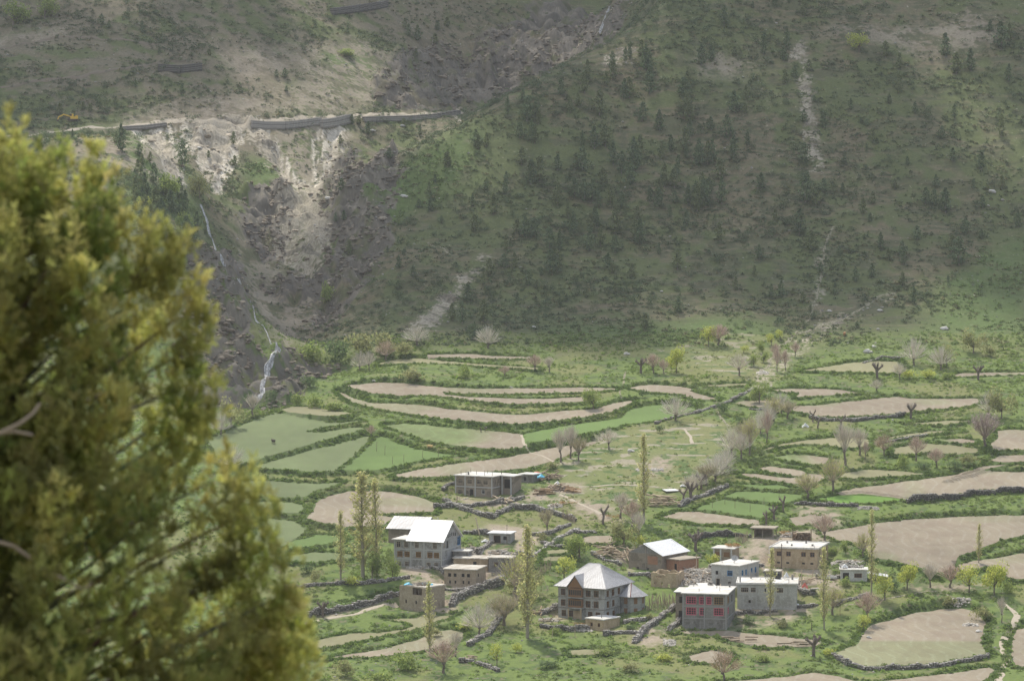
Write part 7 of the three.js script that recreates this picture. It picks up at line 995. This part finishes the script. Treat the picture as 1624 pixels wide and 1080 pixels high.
for (const [x, y, s, l] of [[1376, 559, 3, 'largest white boulder above the dull shaded field'], [1387, 551, 2, 'white boulder up and right of the largest one in the shaded meadow'], [1498, 522, 2.6, 'white boulder at the far right edge of the grassy slope'], [1396, 493, 1.8, 'white boulder by the stony track'], [1574, 305, 2.6, 'white boulder high on the right slope'], [993, 562, 2.2, 'flat white boulder on the sunny slope foot'], [1316, 494, 1.6, 'pale boulder left of the stony track'], [846, 519, 1.4, 'pale boulder low on the spur'], [592, 605, 1.4, 'white boulder at the left tip of the forked band'], [810, 615, 1.2, 'white boulder at the edge of the forked band'], [640, 312, 2.6, 'pale slab in the rocks right of the scree hollow'], [590, 208, 2.4, 'pale rock below the long dim road wall'], [520, 316, 3, 'pale slab on the ledge right of the scree hollow'], [638, 200, 2.2, 'pale rock below the road wall near the gorge'], [315, 235, 2, 'pale rock in the white chute'], [1552, 1002, 1.6, 'pale stone in the rounded ploughed field'], [1378, 1012, 1.4, 'pair of pale stones at the left of the rounded ploughed field'], [1000, 716, 2, 'pale slab on the dry meadow']]) { const b = new MB(), r = mulberry(x * 3 + y); b.col = [0.56, 0.54, 0.5]; b.rock(0, s * 0.12, 0, s * 1.2, s * 0.6, s * 0.8, r); b.col = [0.5, 0.47, 0.43]; b.rock(s * 0.4, s * 0.05, s * 0.2, s * 0.6, s * 0.4, s * 0.5, r); const m = top(shadowed(new THREE.Mesh(b.geo(), M.stone)), 'boulder'); m.position.copy(hit(x, y)); tag(m, l, 'boulder'); }
// digger parked above the road
heap('excavator', 'yellow excavator with its boom stretched out above the road', 'excavator', hit(112, 192, 1150), (t) => {
  t.rotation.y = 0.12; const y = 0.1, tr = new MB(); for (const z of [-1, 1]) { tr.col = [0.3, 0.3, 0.3]; tr.box(0.6, y + 0.4, z, 3.2, 0.7, 0.6); tr.rod([-1, y + 0.4, z - 0.3], [-1, y + 0.4, z + 0.3], 0.4, 0.4, 10, true); tr.rod([2.2, y + 0.4, z - 0.3], [2.2, y + 0.4, z + 0.3], 0.4, 0.4, 10, true); } part(tr.geo(), M.iron, 'tracks', t);
  const b = new MB(); b.box(1.2, y + 1.3, 0, 3, 1, 2.3); b.box(2.2, y + 1.95, 0, 1.0, 0.4, 2.0); part(b.geo(), M.yellowpaint, 'body', t); const c = new MB(); c.box(0.3, y + 2.2, 0.6, 1.3, 1.3, 0.9); part(c.geo(), M.yellowpaint, 'cab', t); const g = new MB(); g.box(-0.1, y + 2.35, 1.06, 0.7, 0.8, 0.03); g.box(-0.37, y + 2.35, 0.6, 0.03, 0.8, 0.7); part(g.geo(), M.glass, 'cab_windows', t);
  const m = new MB(); m.box(-1.6, y + 2.2, -0.3, 3.4, 0.55, 0.45, 0, 0, -0.28); m.box(-4.0, y + 2.1, -0.3, 2.6, 0.5, 0.42, 0, 0, 0.42); part(m.geo(), M.yellowpaint, 'boom', t); const a = new MB(); a.box(-5.3, y + 0.9, -0.3, 0.4, 1.9, 0.38, 0, 0, -0.35); part(a.geo(), M.yellowpaint, 'arm', t); const k = new MB(); k.box(-5.4, y + 0.2, -0.3, 0.9, 0.7, 1.0, 0, 0, 0.4); part(k.geo(), M.iron, 'bucket', t);
});
// ---------- people and cattle: one smooth skin over a skeleton ----------
function skin(bones, cell, colour) {   // bones: [ax, ay, az, bx, by, bz, ra, rb]; surface nets over a blended capsule field
  const lo = [1e9, 1e9, 1e9], hi = [-1e9, -1e9, -1e9]; for (const b of bones) for (let k = 0; k < 3; k++) { lo[k] = Math.min(lo[k], b[k] - b[6] - 3 * cell, b[k + 3] - b[7] - 3 * cell); hi[k] = Math.max(hi[k], b[k] + b[6] + 3 * cell, b[k + 3] + b[7] + 3 * cell); }
  const n = [0, 1, 2].map((k) => Math.ceil((hi[k] - lo[k]) / cell) + 1), f = new Float32Array(n[0] * n[1] * n[2]), at = (i, j, k) => (k * n[1] + j) * n[0] + i, K2 = cell * 1.2;
  for (let k = 0; k < n[2]; k++) for (let j = 0; j < n[1]; j++) for (let i = 0; i < n[0]; i++) {
    const p = [lo[0] + i * cell, lo[1] + j * cell, lo[2] + k * cell]; let d = 1e9;
    for (const b of bones) { const ex = b[3] - b[0], ey = b[4] - b[1], ez = b[5] - b[2], t = clamp(((p[0] - b[0]) * ex + (p[1] - b[1]) * ey + (p[2] - b[2]) * ez) / (ex * ex + ey * ey + ez * ez || 1)), e = Math.hypot(p[0] - b[0] - ex * t, p[1] - b[1] - ey * t, p[2] - b[2] - ez * t) - lerp(b[6], b[7], t), h = clamp(0.5 + 0.5 * (e - d) / K2); d = lerp(e, d, h) - K2 * h * (1 - h); }
    f[at(i, j, k)] = d;
  }
  const id = new Map(), P = [], C = [], ix = [], vert = (i, j, k) => {
    const key = at(i, j, k); if (id.has(key)) return id.get(key);
    let s = [0, 0, 0], m = 0; const c = []; for (let q = 0; q < 8; q++) c.push(f[at(i + (q & 1), j + (q >> 1 & 1), k + (q >> 2))]);
    for (let a = 0; a < 8; a++) for (const bit of [1, 2, 4]) { const b = a | bit; if (b === a || (c[a] < 0) === (c[b] < 0)) continue; const t = c[a] / (c[a] - c[b]); s[0] += (a & 1) + (bit === 1 ? t : 0); s[1] += (a >> 1 & 1) + (bit === 2 ? t : 0); s[2] += (a >> 2) + (bit === 4 ? t : 0); m++; }
    const p = [lo[0] + (i + s[0] / m) * cell, lo[1] + (j + s[1] / m) * cell, lo[2] + (k + s[2] / m) * cell]; id.set(key, P.length / 3); P.push(...p); C.push(...colour(...p)); return id.get(key);
  };
  for (let k = 1; k < n[2] - 1; k++) for (let j = 1; j < n[1] - 1; j++) for (let i = 1; i < n[0] - 1; i++) {
    const a = f[at(i, j, k)] < 0; for (const [di, dj, dk, q] of [[1, 0, 0, [[0, -1, -1], [0, 0, -1], [0, 0, 0], [0, -1, 0]]], [0, 1, 0, [[-1, 0, -1], [-1, 0, 0], [0, 0, 0], [0, 0, -1]]], [0, 0, 1, [[-1, -1, 0], [0, -1, 0], [0, 0, 0], [-1, 0, 0]]]]) { const b = f[at(i + di, j + dj, k + dk)] < 0; if (a === b) continue; const v = q.map(([x, y, z]) => vert(i + x, j + y, k + z)); if (!a) v.reverse(); ix.push(v[0], v[1], v[2], v[0], v[2], v[3]); }
  }
  const g = new THREE.BufferGeometry(); g.setAttribute('position', new THREE.Float32BufferAttribute(P, 3)); g.setAttribute('color', new THREE.Float32BufferAttribute(C, 3)); g.setIndex(ix); g.computeVertexNormals(); return g;
}
const hide = std({ vertexColors: true, roughness: 0.85 });
function cowGeo(lying, coat) {
  const L = lying ? 0.42 : 1.0, B = [[-0.62, L + 0.02, 0, 0.5, L, 0, 0.33, 0.36], [0.5, L + 0.05, 0, 0.85, L + 0.28, 0, 0.24, 0.15], [0.85, L + 0.3, 0, 1.22, L + 0.12, 0, 0.13, 0.08], [0.82, L + 0.38, 0.08, 0.84, L + 0.36, 0.24, 0.04, 0.03], [0.82, L + 0.38, -0.08, 0.84, L + 0.36, -0.24, 0.04, 0.03], [0.84, L + 0.42, 0.07, 0.9, L + 0.58, 0.12, 0.025, 0.015], [0.84, L + 0.42, -0.07, 0.9, L + 0.58, -0.12, 0.025, 0.015], [-0.93, L + 0.16, 0, -1.0, L - 0.35, 0.05, 0.035, 0.025]];
  for (const s of [-1, 1]) if (lying) B.push([0.5, 0.3, s * 0.2, 0.85, 0.1, s * 0.3, 0.12, 0.07], [0.85, 0.1, s * 0.3, 0.55, 0.06, s * 0.36, 0.06, 0.05], [-0.6, 0.35, s * 0.25, -0.25, 0.16, s * 0.38, 0.19, 0.1], [-0.25, 0.14, s * 0.38, -0.6, 0.07, s * 0.46, 0.08, 0.05]);
    else B.push([0.45, 0.8, s * 0.17, 0.47, 0.42, s * 0.16, 0.14, 0.075], [0.47, 0.42, s * 0.16, 0.46, 0.04, s * 0.16, 0.065, 0.055], [-0.6, 0.85, s * 0.18, -0.5, 0.6, s * 0.18, 0.19, 0.11], [-0.5, 0.6, s * 0.18, -0.72, 0.4, s * 0.17, 0.09, 0.065], [-0.72, 0.4, s * 0.17, -0.66, 0.04, s * 0.17, 0.06, 0.055]);
  return skin(B, 0.055, (x, y, z) => coat.map((c) => c * (0.85 + 0.3 * vn(x * 3 + 20, z * 3 + y * 2))));
}
for (const [px, py, lying, coat, turn, label] of [[682, 711, true, [0.66, 0.45, 0.19], 2.9, 'golden tan cow lying in the herbs of the middle bank'], [1340, 533, false, [0.52, 0.27, 0.13], 1.2, 'reddish tan cow standing at the foot of the stony track'], [433, 704, false, [0.07, 0.055, 0.045], 2.2, 'dark cow standing in the largest grey green field']]) { const t = new THREE.Group(); top(t, 'cow'); t.position.copy(hit(px, py)); t.position.y += lying ? 0.25 : 0.04; t.rotation.y = turn; part(cowGeo(lying, coat), hide, 'body', t); tag(t, label, 'cow'); }
function personGeo(top3, low3, cap) {   // stooping over the field, both hands at work near the ground
  const B = [[0, 0.86, 0, 0.06, 1.08, 0, 0.16, 0.14], [0.06, 1.08, 0, 0.36, 1.28, 0, 0.15, 0.17], [0.36, 1.28, 0, 0.48, 1.31, 0, 0.1, 0.065], [0.5, 1.31, 0, 0.6, 1.29, 0, 0.1, 0.105], [0.62, 1.24, 0, 0.66, 1.22, 0, 0.06, 0.045]];
  for (const s of [-1, 1]) { B.push([0, 0.86, s * 0.09, 0.1, 0.47, s * 0.12, 0.1, 0.07], [0.1, 0.47, s * 0.12, -0.02, 0.07, s * 0.12, 0.07, 0.045], [-0.04, 0.045, s * 0.12, 0.17, 0.035, s * 0.14, 0.045, 0.035], [0.34, 1.25, s * 0.17, 0.42, 0.97, s * 0.2, 0.06, 0.045], [0.42, 0.97, s * 0.2, 0.56, 0.75, s * 0.14, 0.042, 0.03], [0.56, 0.75, s * 0.14, 0.6, 0.68, s * 0.13, 0.035, 0.028]); for (let k = 0; k < 4; k++) B.push([0.6, 0.69, s * (0.105 + k * 0.019), 0.615 + 0.006 * (k % 3), 0.6 + 0.008 * Math.abs(k - 1), s * (0.1 + k * 0.021), 0.0095, 0.008]); B.push([0.585, 0.71, s * 0.1, 0.61, 0.66, s * 0.075, 0.011, 0.009]); }
  return skin(B, 0.024, (x, y) => x > 0.47 && y > 1.15 ? (y > 1.31 ? cap : [0.3, 0.19, 0.13]) : y > 0.62 && x > 0.53 ? [0.3, 0.19, 0.13] : y < 0.09 ? [0.05, 0.04, 0.04] : y > 0.86 || x > 0.25 ? top3 : low3);
}
for (const [px, py, a, b, c, turn, label] of [[763, 686, [0.08, 0.04, 0.05], [0.06, 0.05, 0.06], [0.1, 0.05, 0.05], 2.6, 'person in dark clothes stooping at the edge of the half green field'], [769, 685, [0.1, 0.06, 0.08], [0.07, 0.07, 0.08], [0.75, 0.74, 0.7], 0.4, 'person with a white cap stooping beside the one in dark clothes']]) { const t = new THREE.Group(); top(t, 'person'); t.position.copy(hit(px, py)); t.position.y += 0.07; t.rotation.y = turn; part(personGeo(a, b, c), hide, 'body', t); tag(t, label, 'person'); }

// ---------- the near juniper beside the viewpoint ----------
{
  const D = 11, px2 = (x, y, d) => { const [a, b] = ray(x, y); return new THREE.Vector3(a * d, EYE + b * d, -d); }, axis = px2(-40, 540, D), foot = base(axis.x, D), t = new THREE.Group(), r = mulberry(4242); top(t, 'juniper_tree'); t.position.set(axis.x, foot, -D); tag(t, 'large golden green juniper filling the left foreground', 'tree');
  const EDGES = [[150, 10], [172, 48], [215, 42], [262, 40], [268, 175], [300, 196], [330, 205], [352, 215], [372, 262], [402, 300], [440, 312], [480, 322], [560, 332], [600, 318], [650, 345], [720, 350], [765, 388], [800, 420], [850, 432], [900, 452], [950, 470], [1010, 486], [1060, 494], [1120, 500], [1500, 640], [2400, 900]];
  const reach = (y) => { let k = 1; while (k < EDGES.length - 1 && EDGES[k][0] < y) k++; const [a, p] = EDGES[k - 1], [b, q] = EDGES[k]; return lerp(p, q, clamp((y - a) / (b - a), 0, 1)); };
  const bark = [0.34, 0.25, 0.19], tb = new MB(); tb.col = bark; let p = [0, -0.3, 0];
  const topY = px2(-40, 250, D).y - foot; for (let k = 1; k <= 9; k++) { const q = [Math.sin(k * 1.3) * 0.09, topY * k / 9, Math.cos(k * 1.7) * 0.09]; tb.rod(p, q, 0.2 * (1 - (k - 1) / 9.5), 0.2 * (1 - k / 9.5), 9); p = q; } part(tb.geo(), MT.bark, 'trunk', t);
  const limbs = new MB(), spots = [[], [], []], tones = [[0.42, 0.42, 0.13], [0.49, 0.47, 0.16], [0.31, 0.345, 0.105], [0.38, 0.36, 0.13], [0.56, 0.51, 0.19]];
  const lobes = [];
  const fy = (v) => v.y - foot;
  for (let k = 0; k < 470; k++) {   // lobes of foliage, thicker towards the outside of the crown
    const py = 285 + Math.pow(r(), 0.9) * 1300, R = (reach(py) - 2) * D / F; if (R <= 0) continue;
    const shell = Math.pow(r(), 0.4), a = r() < 0.68 ? -0.25 - r() * 1.9 + 2.6 : r() * 6.28, y = fy(px2(0, py, D)), q = R * shell, s = 0.055 + 0.07 * r();
    const x = Math.cos(a) * (q - s * 0.7), z = Math.sin(a) * (q - s * 0.7); lobes.push([x, y, z, s]);
  }
  for (const [x, y] of [[20, 196], [8, 230], [26, 262], [14, 300], [130, 262], [112, 300], [160, 296], [150, 330], [190, 345], [60, 330], [100, 385], [230, 398], [285, 420], [255, 455], [296, 490], [310, 545], [300, 600], [288, 640], [325, 655], [302, 715], [345, 752], [372, 778], [398, 806], [405, 850], [420, 895], [438, 940], [455, 985], [468, 1030], [470, 1075], [440, 1010], [400, 960], [430, 1060], [380, 1000], [400, 1080], [360, 900], [340, 830], [450, 1090], [120, 760], [180, 820], [60, 800], [240, 880], [150, 960], [250, 1000], [60, 980], [300, 930], [320, 1040], [200, 1060], [100, 1050], [220, 740], [260, 800], [30, 580], [90, 640], [170, 560], [200, 640]]) { const v = px2(x - 14, y + (y < 350 ? 42 : 14), D - 0.15 + r() * 0.3); lobes.push([v.x - axis.x, v.y - foot, v.z + D, 0.06 + r() * 0.035]); }
  for (const [x, y, z, s] of lobes) {
    const g = 0.75 + r() * 0.5, in1 = [x * 0.15, y - 0.15 - Math.hypot(x, z) * (0.1 + 0.3 * r()), z * 0.15]; limbs.col = [0.15, 0.13, 0.09].map((c) => c * (0.8 + 0.8 * r()));
    const m = [x * 0.55 + (r() - 0.5) * 0.05, lerp(in1[1], y, 0.45), z * 0.55 + (r() - 0.5) * 0.05]; limbs.rod(in1, m, 0.011 + r() * 0.006, 0.008, 5); limbs.rod(m, [x, y, z], 0.008, 0.003, 4);
    const n = Math.round((34 + s * 380) * (0.45 + 0.8 * r())); const tone = tones[Math.floor(r() * tones.length)];
    for (let i = 0; i < n; i++) { const a = r() * 6.28, c = r() * 2 - 1, e = Math.sqrt(1 - c * c), q = s * Math.cbrt(0.15 + 0.85 * r()) * 1.25, k = 0.75 + r() * 0.5; const hl = Math.hypot(x, z) || 1, along = c * q * 1.75, dx = x / hl * 0.5, dz = z / hl * 0.5; spots[i % 3].push([x + Math.cos(a) * e * q * 0.72 + dx * along, y + along * 0.86 + Math.sin(a * 3) * q * 0.15, z + Math.sin(a) * e * q * 0.72 + dz * along, r() * 6.28, 0.75 + r() * 0.6, undefined, (r() - 0.5) * 1.6, tone.map((v, j) => v * k * g * (j === 1 ? 0.95 + r() * 0.15 : 1))]); }
  }
  part(limbs.geo(), MT.bark, 'branches', t);
  // thick bare limbs showing through the foliage
  for (const P of [[[-30, 700], [30, 672], [52, 655], [62, 640]], [[-40, 850], [20, 866], [75, 905], [130, 935], [145, 925]], [[-20, 690], [20, 684], [50, 690]]]) { const b = new MB(); b.col = [0.36, 0.28, 0.21]; for (let i = 0; i < P.length - 1; i++) { const A = px2(P[i][0], P[i][1], D - 0.8 + 0.03 * i), B = px2(P[i + 1][0], P[i + 1][1], D - 0.77 + 0.03 * i); b.rod([A.x - axis.x, A.y - foot, A.z + D], [B.x - axis.x, B.y - foot, B.z + D], 0.008 - 0.0012 * i, 0.0068 - 0.0012 * i, 7); } part(b.geo(), MT.bark, 'limb', t); }
  const sprig = (seed) => { const q = mulberry(seed), b = new MB(); b.col = [1, 1, 1]; for (let k = 0; k < 11; k++) { const a = q() * 6.28, l = 0.022 + q() * 0.02, o = [0, k * 0.0035, 0], e = [Math.cos(a) * l * 0.7, o[1] + l * (0.4 + q() * 0.7), Math.sin(a) * l * 0.7], w = 0.0042, nx = -Math.sin(a) * w, nz = Math.cos(a) * w, mid = [(o[0] + e[0]) / 2, (o[1] + e[1]) / 2 + 0.003, (o[2] + e[2]) / 2]; b.tri(o, [mid[0] + nx, mid[1], mid[2] + nz], e); b.tri(o, e, [mid[0] - nx, mid[1], mid[2] - nz]); } return b.geo(); };
  const lm = leafMat(0.6);
  spots.forEach((s, k) => { const m = new THREE.InstancedMesh(sprig(300 + k), lm, s.length), o = new THREE.Object3D(), c = new THREE.Color(); s.forEach((v, i) => { o.position.set(v[0], v[1], v[2]); o.rotation.set(v[6], v[3], (v[6] * 7) % 1); o.scale.setScalar(v[4]); o.updateMatrix(); m.setMatrixAt(i, o.matrix); m.setColorAt(i, c.setRGB(...v[7])); }); shadowed(m); m.name = 'foliage'; tag(m, null, null, null, 'stuff'); t.add(m); });
}

// ---------- the clouds whose shade lies on the mountain, above and behind it out of frame ----------
function cloud(label, alt, zonePx, size, seed, cover, from) {
  const r = mulberry(seed), b = new MB(), Z = zonePx.map((a) => pairs(a)), spots = [], g0 = new THREE.IcosahedronGeometry(1, 1), P = g0.attributes.position.array, Nn = g0.attributes.normal.array;
  let x0 = 1e9, x1 = -1e9, y0 = 1e9, y1 = -1e9; for (const z of Z) for (const q of z) { x0 = Math.min(x0, q[0]); x1 = Math.max(x1, q[0]); y0 = Math.min(y0, q[1]); y1 = Math.max(y1, q[1]); }
  const step = size * 0.95;
  const seen = new Set();
  for (let py = y0; py < y1; py += 4) for (let px = x0; px < x1; px += 5) { if (!Z.some((z) => inside(z, px, py))) continue; const h = cast(px, py, base, 980, 1640, 6), t = (alt - h[2]) / SUN.y, X = h[0] + SUN.x * t, Zz = -h[1] + SUN.z * t, key = Math.round(X / step) + ',' + Math.round(Zz / step); if (seen.has(key)) continue; seen.add(key); if (r() > cover) continue; spots.push([Math.round(X / step) * step + (r() - 0.5) * step * 0.5, Math.round(Zz / step) * step + (r() - 0.5) * step * 0.5]); }
  b.col = [1, 1, 1];
  for (const [X, Zz] of spots) { const s = size * (0.55 + r() * 0.35), sy = s * (0.5 + 0.3 * r()), y = alt + (r() - 0.3) * size; for (let i = 0; i < P.length; i += 3) b.v(X + P[i] * s, y + P[i + 1] * sy, Zz + P[i + 2] * s, Nn[i], Nn[i + 1], Nn[i + 2]); }
  const m = top(shadowed(new THREE.Mesh(b.geo(), std({ color: new THREE.Color().setRGB(0.85, 0.86, 0.88) }))), 'cloud'); return tag(m, label, 'cloud');
}
cloud('broad white cloud drifting high over the right hand slope', 900, [[560, 540, 640, 300, 700, 212, 800, 150, 905, 90, 1010, 30, 1060, -60, 1800, -60, 1800, 500, 1500, 485, 1290, 455, 1100, 490, 900, 505, 720, 520], [745, -60, 1010, -60, 985, 60, 830, 140, 690, 175, 640, 120, 700, 40]], 26, 71, 0.8);
cloud('small white cloud drifting high over the gully', 880, [[300, 420, 400, 380, 470, 430, 560, 330, 620, 330, 600, 560, 470, 600, 420, 650, 330, 650]], 22, 72, 0.5);
cloud('white cloud bank drifting high over the upper left slope', 950, [[-80, -80, 760, -80, 640, 60, 600, 90, 560, 55, 300, 70, 110, 130, -80, 150]], 26, 73, 0.66);
// ---------- ground cover and loose stones that nobody could count ----------
function scatter(geo, mat, name, label, spots) {
  const m = new THREE.InstancedMesh(geo, mat, spots.length), o = new THREE.Object3D(), c = new THREE.Color();
  spots.forEach((s, i) => { o.position.set(s[0], s[1], s[2]); o.rotation.set(s[6] ?? 0, s[3], 0); o.scale.set(s[4], s[5] ?? s[4], s[4]); o.updateMatrix(); m.setMatrixAt(i, o.matrix); c.setRGB(...s[7]); m.setColorAt(i, c); });
  return tag(top(shadowed(m), name), label, null, null, 'stuff');
}
function clump(seed, n, s, flat) { const r = mulberry(seed), b = new MB(); for (let i = 0; i < n; i++) { const a = r() * 6.28, q = Math.sqrt(r()) * 0.5, y = (1 - q * q * 3) * flat * (0.3 + 0.7 * r()); leaf(b, Math.cos(a) * q, Math.max(0.03, y), Math.sin(a) * q, s * (0.6 + 0.8 * r()), r, [[1, 1, 1]]); } return b.geo(); }
{
  const r = mulberry(321), herbs = [[], [], []], tint = (n, dry) => { const k = 0.8 + r() * 0.45; const t = dry ? [0.26, 0.25, 0.10] : n < 0.45 ? [0.13, 0.20, 0.045] : n < 0.6 ? [0.19, 0.27, 0.055] : [0.175, 0.225, 0.07]; return t.map((v) => v * k * 1.3); };
  for (let i = 0; i < 210000; i++) {
    const d = 738 + Math.pow(r(), 0.85) * 362, x = (r() * 2 - 1) * (0.172 * d + 3);
    if (onField(x, d) >= 0) continue;
    const fd = fieldDist(x, d); if (fd < 0.35) continue;
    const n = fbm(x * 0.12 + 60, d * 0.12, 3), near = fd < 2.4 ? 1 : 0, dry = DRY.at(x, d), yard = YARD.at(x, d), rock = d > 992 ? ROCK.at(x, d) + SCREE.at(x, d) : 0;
    let k = near ? 1.1 : 0.07 + sstep(0.48, 0.64, n) * 0.5; k *= 1 - 0.72 * dry; k *= 1 - 0.9 * yard; k *= 1 - clamp(rock * 1.2) * (x > 60 ? 0.45 : 0.9);
    if (r() > k * 0.8 || nearPlot(x, d) < 0.6 || CLEAR.some((q) => Math.hypot(x - q[0], d - q[1]) < q[2])) continue;
    const s = (near ? 0.75 + r() * 0.7 : 0.5 + r() * r() * 1.3) * (dry > 0.3 ? 0.85 : 1);
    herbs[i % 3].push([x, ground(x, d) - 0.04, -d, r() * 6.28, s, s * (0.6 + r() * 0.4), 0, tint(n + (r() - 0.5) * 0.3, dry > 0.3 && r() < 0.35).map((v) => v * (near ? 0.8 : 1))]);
  }
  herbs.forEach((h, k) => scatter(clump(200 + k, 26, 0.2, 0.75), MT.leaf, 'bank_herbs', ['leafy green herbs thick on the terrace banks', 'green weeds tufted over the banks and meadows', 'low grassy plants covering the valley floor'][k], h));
  const scrub = [[], []];
  for (let i = 0; i < 120000; i++) {
    const d = 1085 + r() * 400, x = (r() * 2 - 1) * (0.17 * d + 3), n = fbm(x * 0.07 + 20, d * 0.09, 4), rk = ROCK.at(x, d), bare = BARE.at(x, d), sc = SCREE.at(x, d);
    let k = sstep(0.4, 0.62, n) * 0.75 + 0.06; k *= (1 - 0.75 * clamp(rk)) * (1 - 0.8 * bare) * (1 - clamp(sc * (x > 80 ? 0.5 : 1.3))); if (r() > k) continue;
    const s = 0.6 + r() * r() * 2.0, g = 0.75 + r() * 0.5, lush = LUSH.at(x, d), c = r() < 0.2 ? [0.17, 0.16, 0.085] : [0.085 + 0.04 * lush, 0.115 + 0.06 * lush, 0.055];
    scrub[i % 2].push([x, ground(x, d) - 0.05, -d, r() * 6.28, s, s * (0.5 + 0.3 * r()), 0, c.map((v) => v * g * 1.55)]);
  }
  scrub.forEach((h, k) => scatter(clump(210 + k, 24, 0.21, 0.8), MT.needle, 'hillside_scrub', ['low dark cushion scrub over the mountainside', 'sparse green brown scrub mottling the slopes'][k], h));
  const bs = [[], []];
  for (let i = 0; i < 14000; i++) {
    const d = 1090 + r() * 380, x = (r() * 2 - 1) * (0.17 * d + 3), n = fbm(x * 0.022 + 50, d * 0.03, 3), k = sstep(0.38, 0.62, n) * 0.8 * (1 - clamp(ROCK.at(x, d) * 1.2)) * (1 - clamp(SCREE.at(x, d) * 2)) * (1 - BARE.at(x, d) * 0.9) * sstep(1105, 1180, d + (n - 0.5) * 120); if (r() > k) continue;
    const s = 1.6 + r() * r() * 3.2, g = 0.75 + r() * 0.5; bs[i % 2].push([x, ground(x, d) - 0.1, -d, r() * 6.28, s * 1.3, s * 0.85, 0, [0.115, 0.165, 0.075].map((v) => v * g)]);
  }
  const wb = (k) => bush(k, [[1, 1, 1]], 150); bs.forEach((h, k) => scatter(wb(46 + k), MT.needle, 'hillside_bushes', ['low green bushes thick between the junipers', 'rounded low shrubs dotting the mountainside'][k], h));
  const slab = new MB(), sl = []; slab.rock(0, 0, 0, 1, 0.34, 0.8, mulberry(19));
  for (let i = 0; i < 120000 && sl.length < 12000; i++) {
    const d = 1000 + r() * 470, x = (r() * 2 - 1) * (0.16 * d + 3), rk = ROCK.at(x, d), sc = SCREE.at(x, d), n = fbm(x * 0.08, (base(x, d) + 0.2 * x) * 0.5, 3); if (r() > (rk * 0.8 + (x < 0 ? sc * 0.12 : 0)) * sstep(0.38, 0.6, n)) continue;
    if (STREAM.some((q) => Math.hypot(x - q[0], d - q[1]) < 3.2)) continue; const s = 0.7 + r() * r() * 3.6, g = 0.10 + r() * r() * 0.26; sl.push([x, ground(x, d) + s * 0.02, -d, r() * 6.28, s, s * (0.5 + r() * 0.8), (r() - 0.5) * 1.0, [g * 1.18, g * 0.99, g * 0.75].map((v) => v * (1 + sc * 0.8))]);
  }
  scatter(slab.geo(), std({}), 'rock_ledges', 'broken dark rock ledges in the gully and gorge', sl);
  const crag = new MB(), cr = []; { const q = mulberry(23); crag.rock(0, 0, 0, 1, 0.8, 0.7, q); crag.rock(0.45, -0.15, 0.1, 0.7, 0.5, 0.6, q); crag.rock(-0.4, -0.2, 0.15, 0.8, 0.45, 0.6, q); crag.rock(0.05, 0.3, -0.1, 0.6, 0.4, 0.5, q); }
  for (let i = 0; i < 40000 && cr.length < 520; i++) { const d = 1000 + r() * 470, x = (r() * 2 - 1) * (0.16 * d + 3), k = ROCK.at(x, d) * sstep(0.45, 0.62, fbm(x * 0.05 + 9, d * 0.05, 3)); if (r() > k) continue; if (STREAM.some((q) => Math.hypot(x - q[0], d - q[1]) < 4)) continue; const s = 1.4 + r() * r() * 4, g = 0.12 + r() * r() * 0.2; cr.push([x, ground(x, d) - s * 0.08, -d, r() * 6.28, s, s * (0.5 + 0.6 * r()), (r() - 0.5) * 0.4, [g * 1.2, g * 0.99, g * 0.75]]); }
  scatter(crag.geo(), std({}), 'crags', 'dark jutting crags of the gully cliffs and gorge', cr);
  const st = [[], []], rb = new MB(); rb.rock(0, 0, 0, 1, 0.7, 0.9, mulberry(9));
  for (let i = 0; i < 90000; i++) {
    const d = 745 + r() * 720, x = (r() * 2 - 1) * (0.17 * d + 3), hill = d > 1085;
    if (!hill && (onField(x, d) >= 0 || nearPlot(x, d) < 0.5)) continue;
    const rk = d > 992 ? ROCK.at(x, d) * 0.5 + SCREE.at(x, d) + BARE.at(x, d) * 0.5 : 0, n = fbm(x * 0.05 + 3, d * 0.05 + 70, 3), fd = hill ? 9 : fieldDist(x, d);
    const k = 0.012 + rk * 0.35 + sstep(0.58, 0.75, n) * 0.16 + (fd < 1.6 ? 0.05 : 0) + (hill ? 0 : YARD.at(x, d) * 0.18); if (r() > k) continue;
    const s = 0.2 + r() * r() * r() * (hill ? 1.5 : 0.9), g = 0.26 + r() * 0.26;
    st[hill ? 1 : 0].push([x, ground(x, d) + s * 0.12, -d, r() * 6.28, s, s * (0.6 + r() * 0.4), 0, [g, g * 0.95, g * 0.86]]);
  }
  scatter(rb.geo(), std({}), 'field_stones', 'small pale stones strewn through the grass of the valley', st[0]); scatter(rb.geo(), std({}), 'scree_stones', 'pale stones strewn over scree and slope', st[1]);
}

renderer.render(scene, camera);
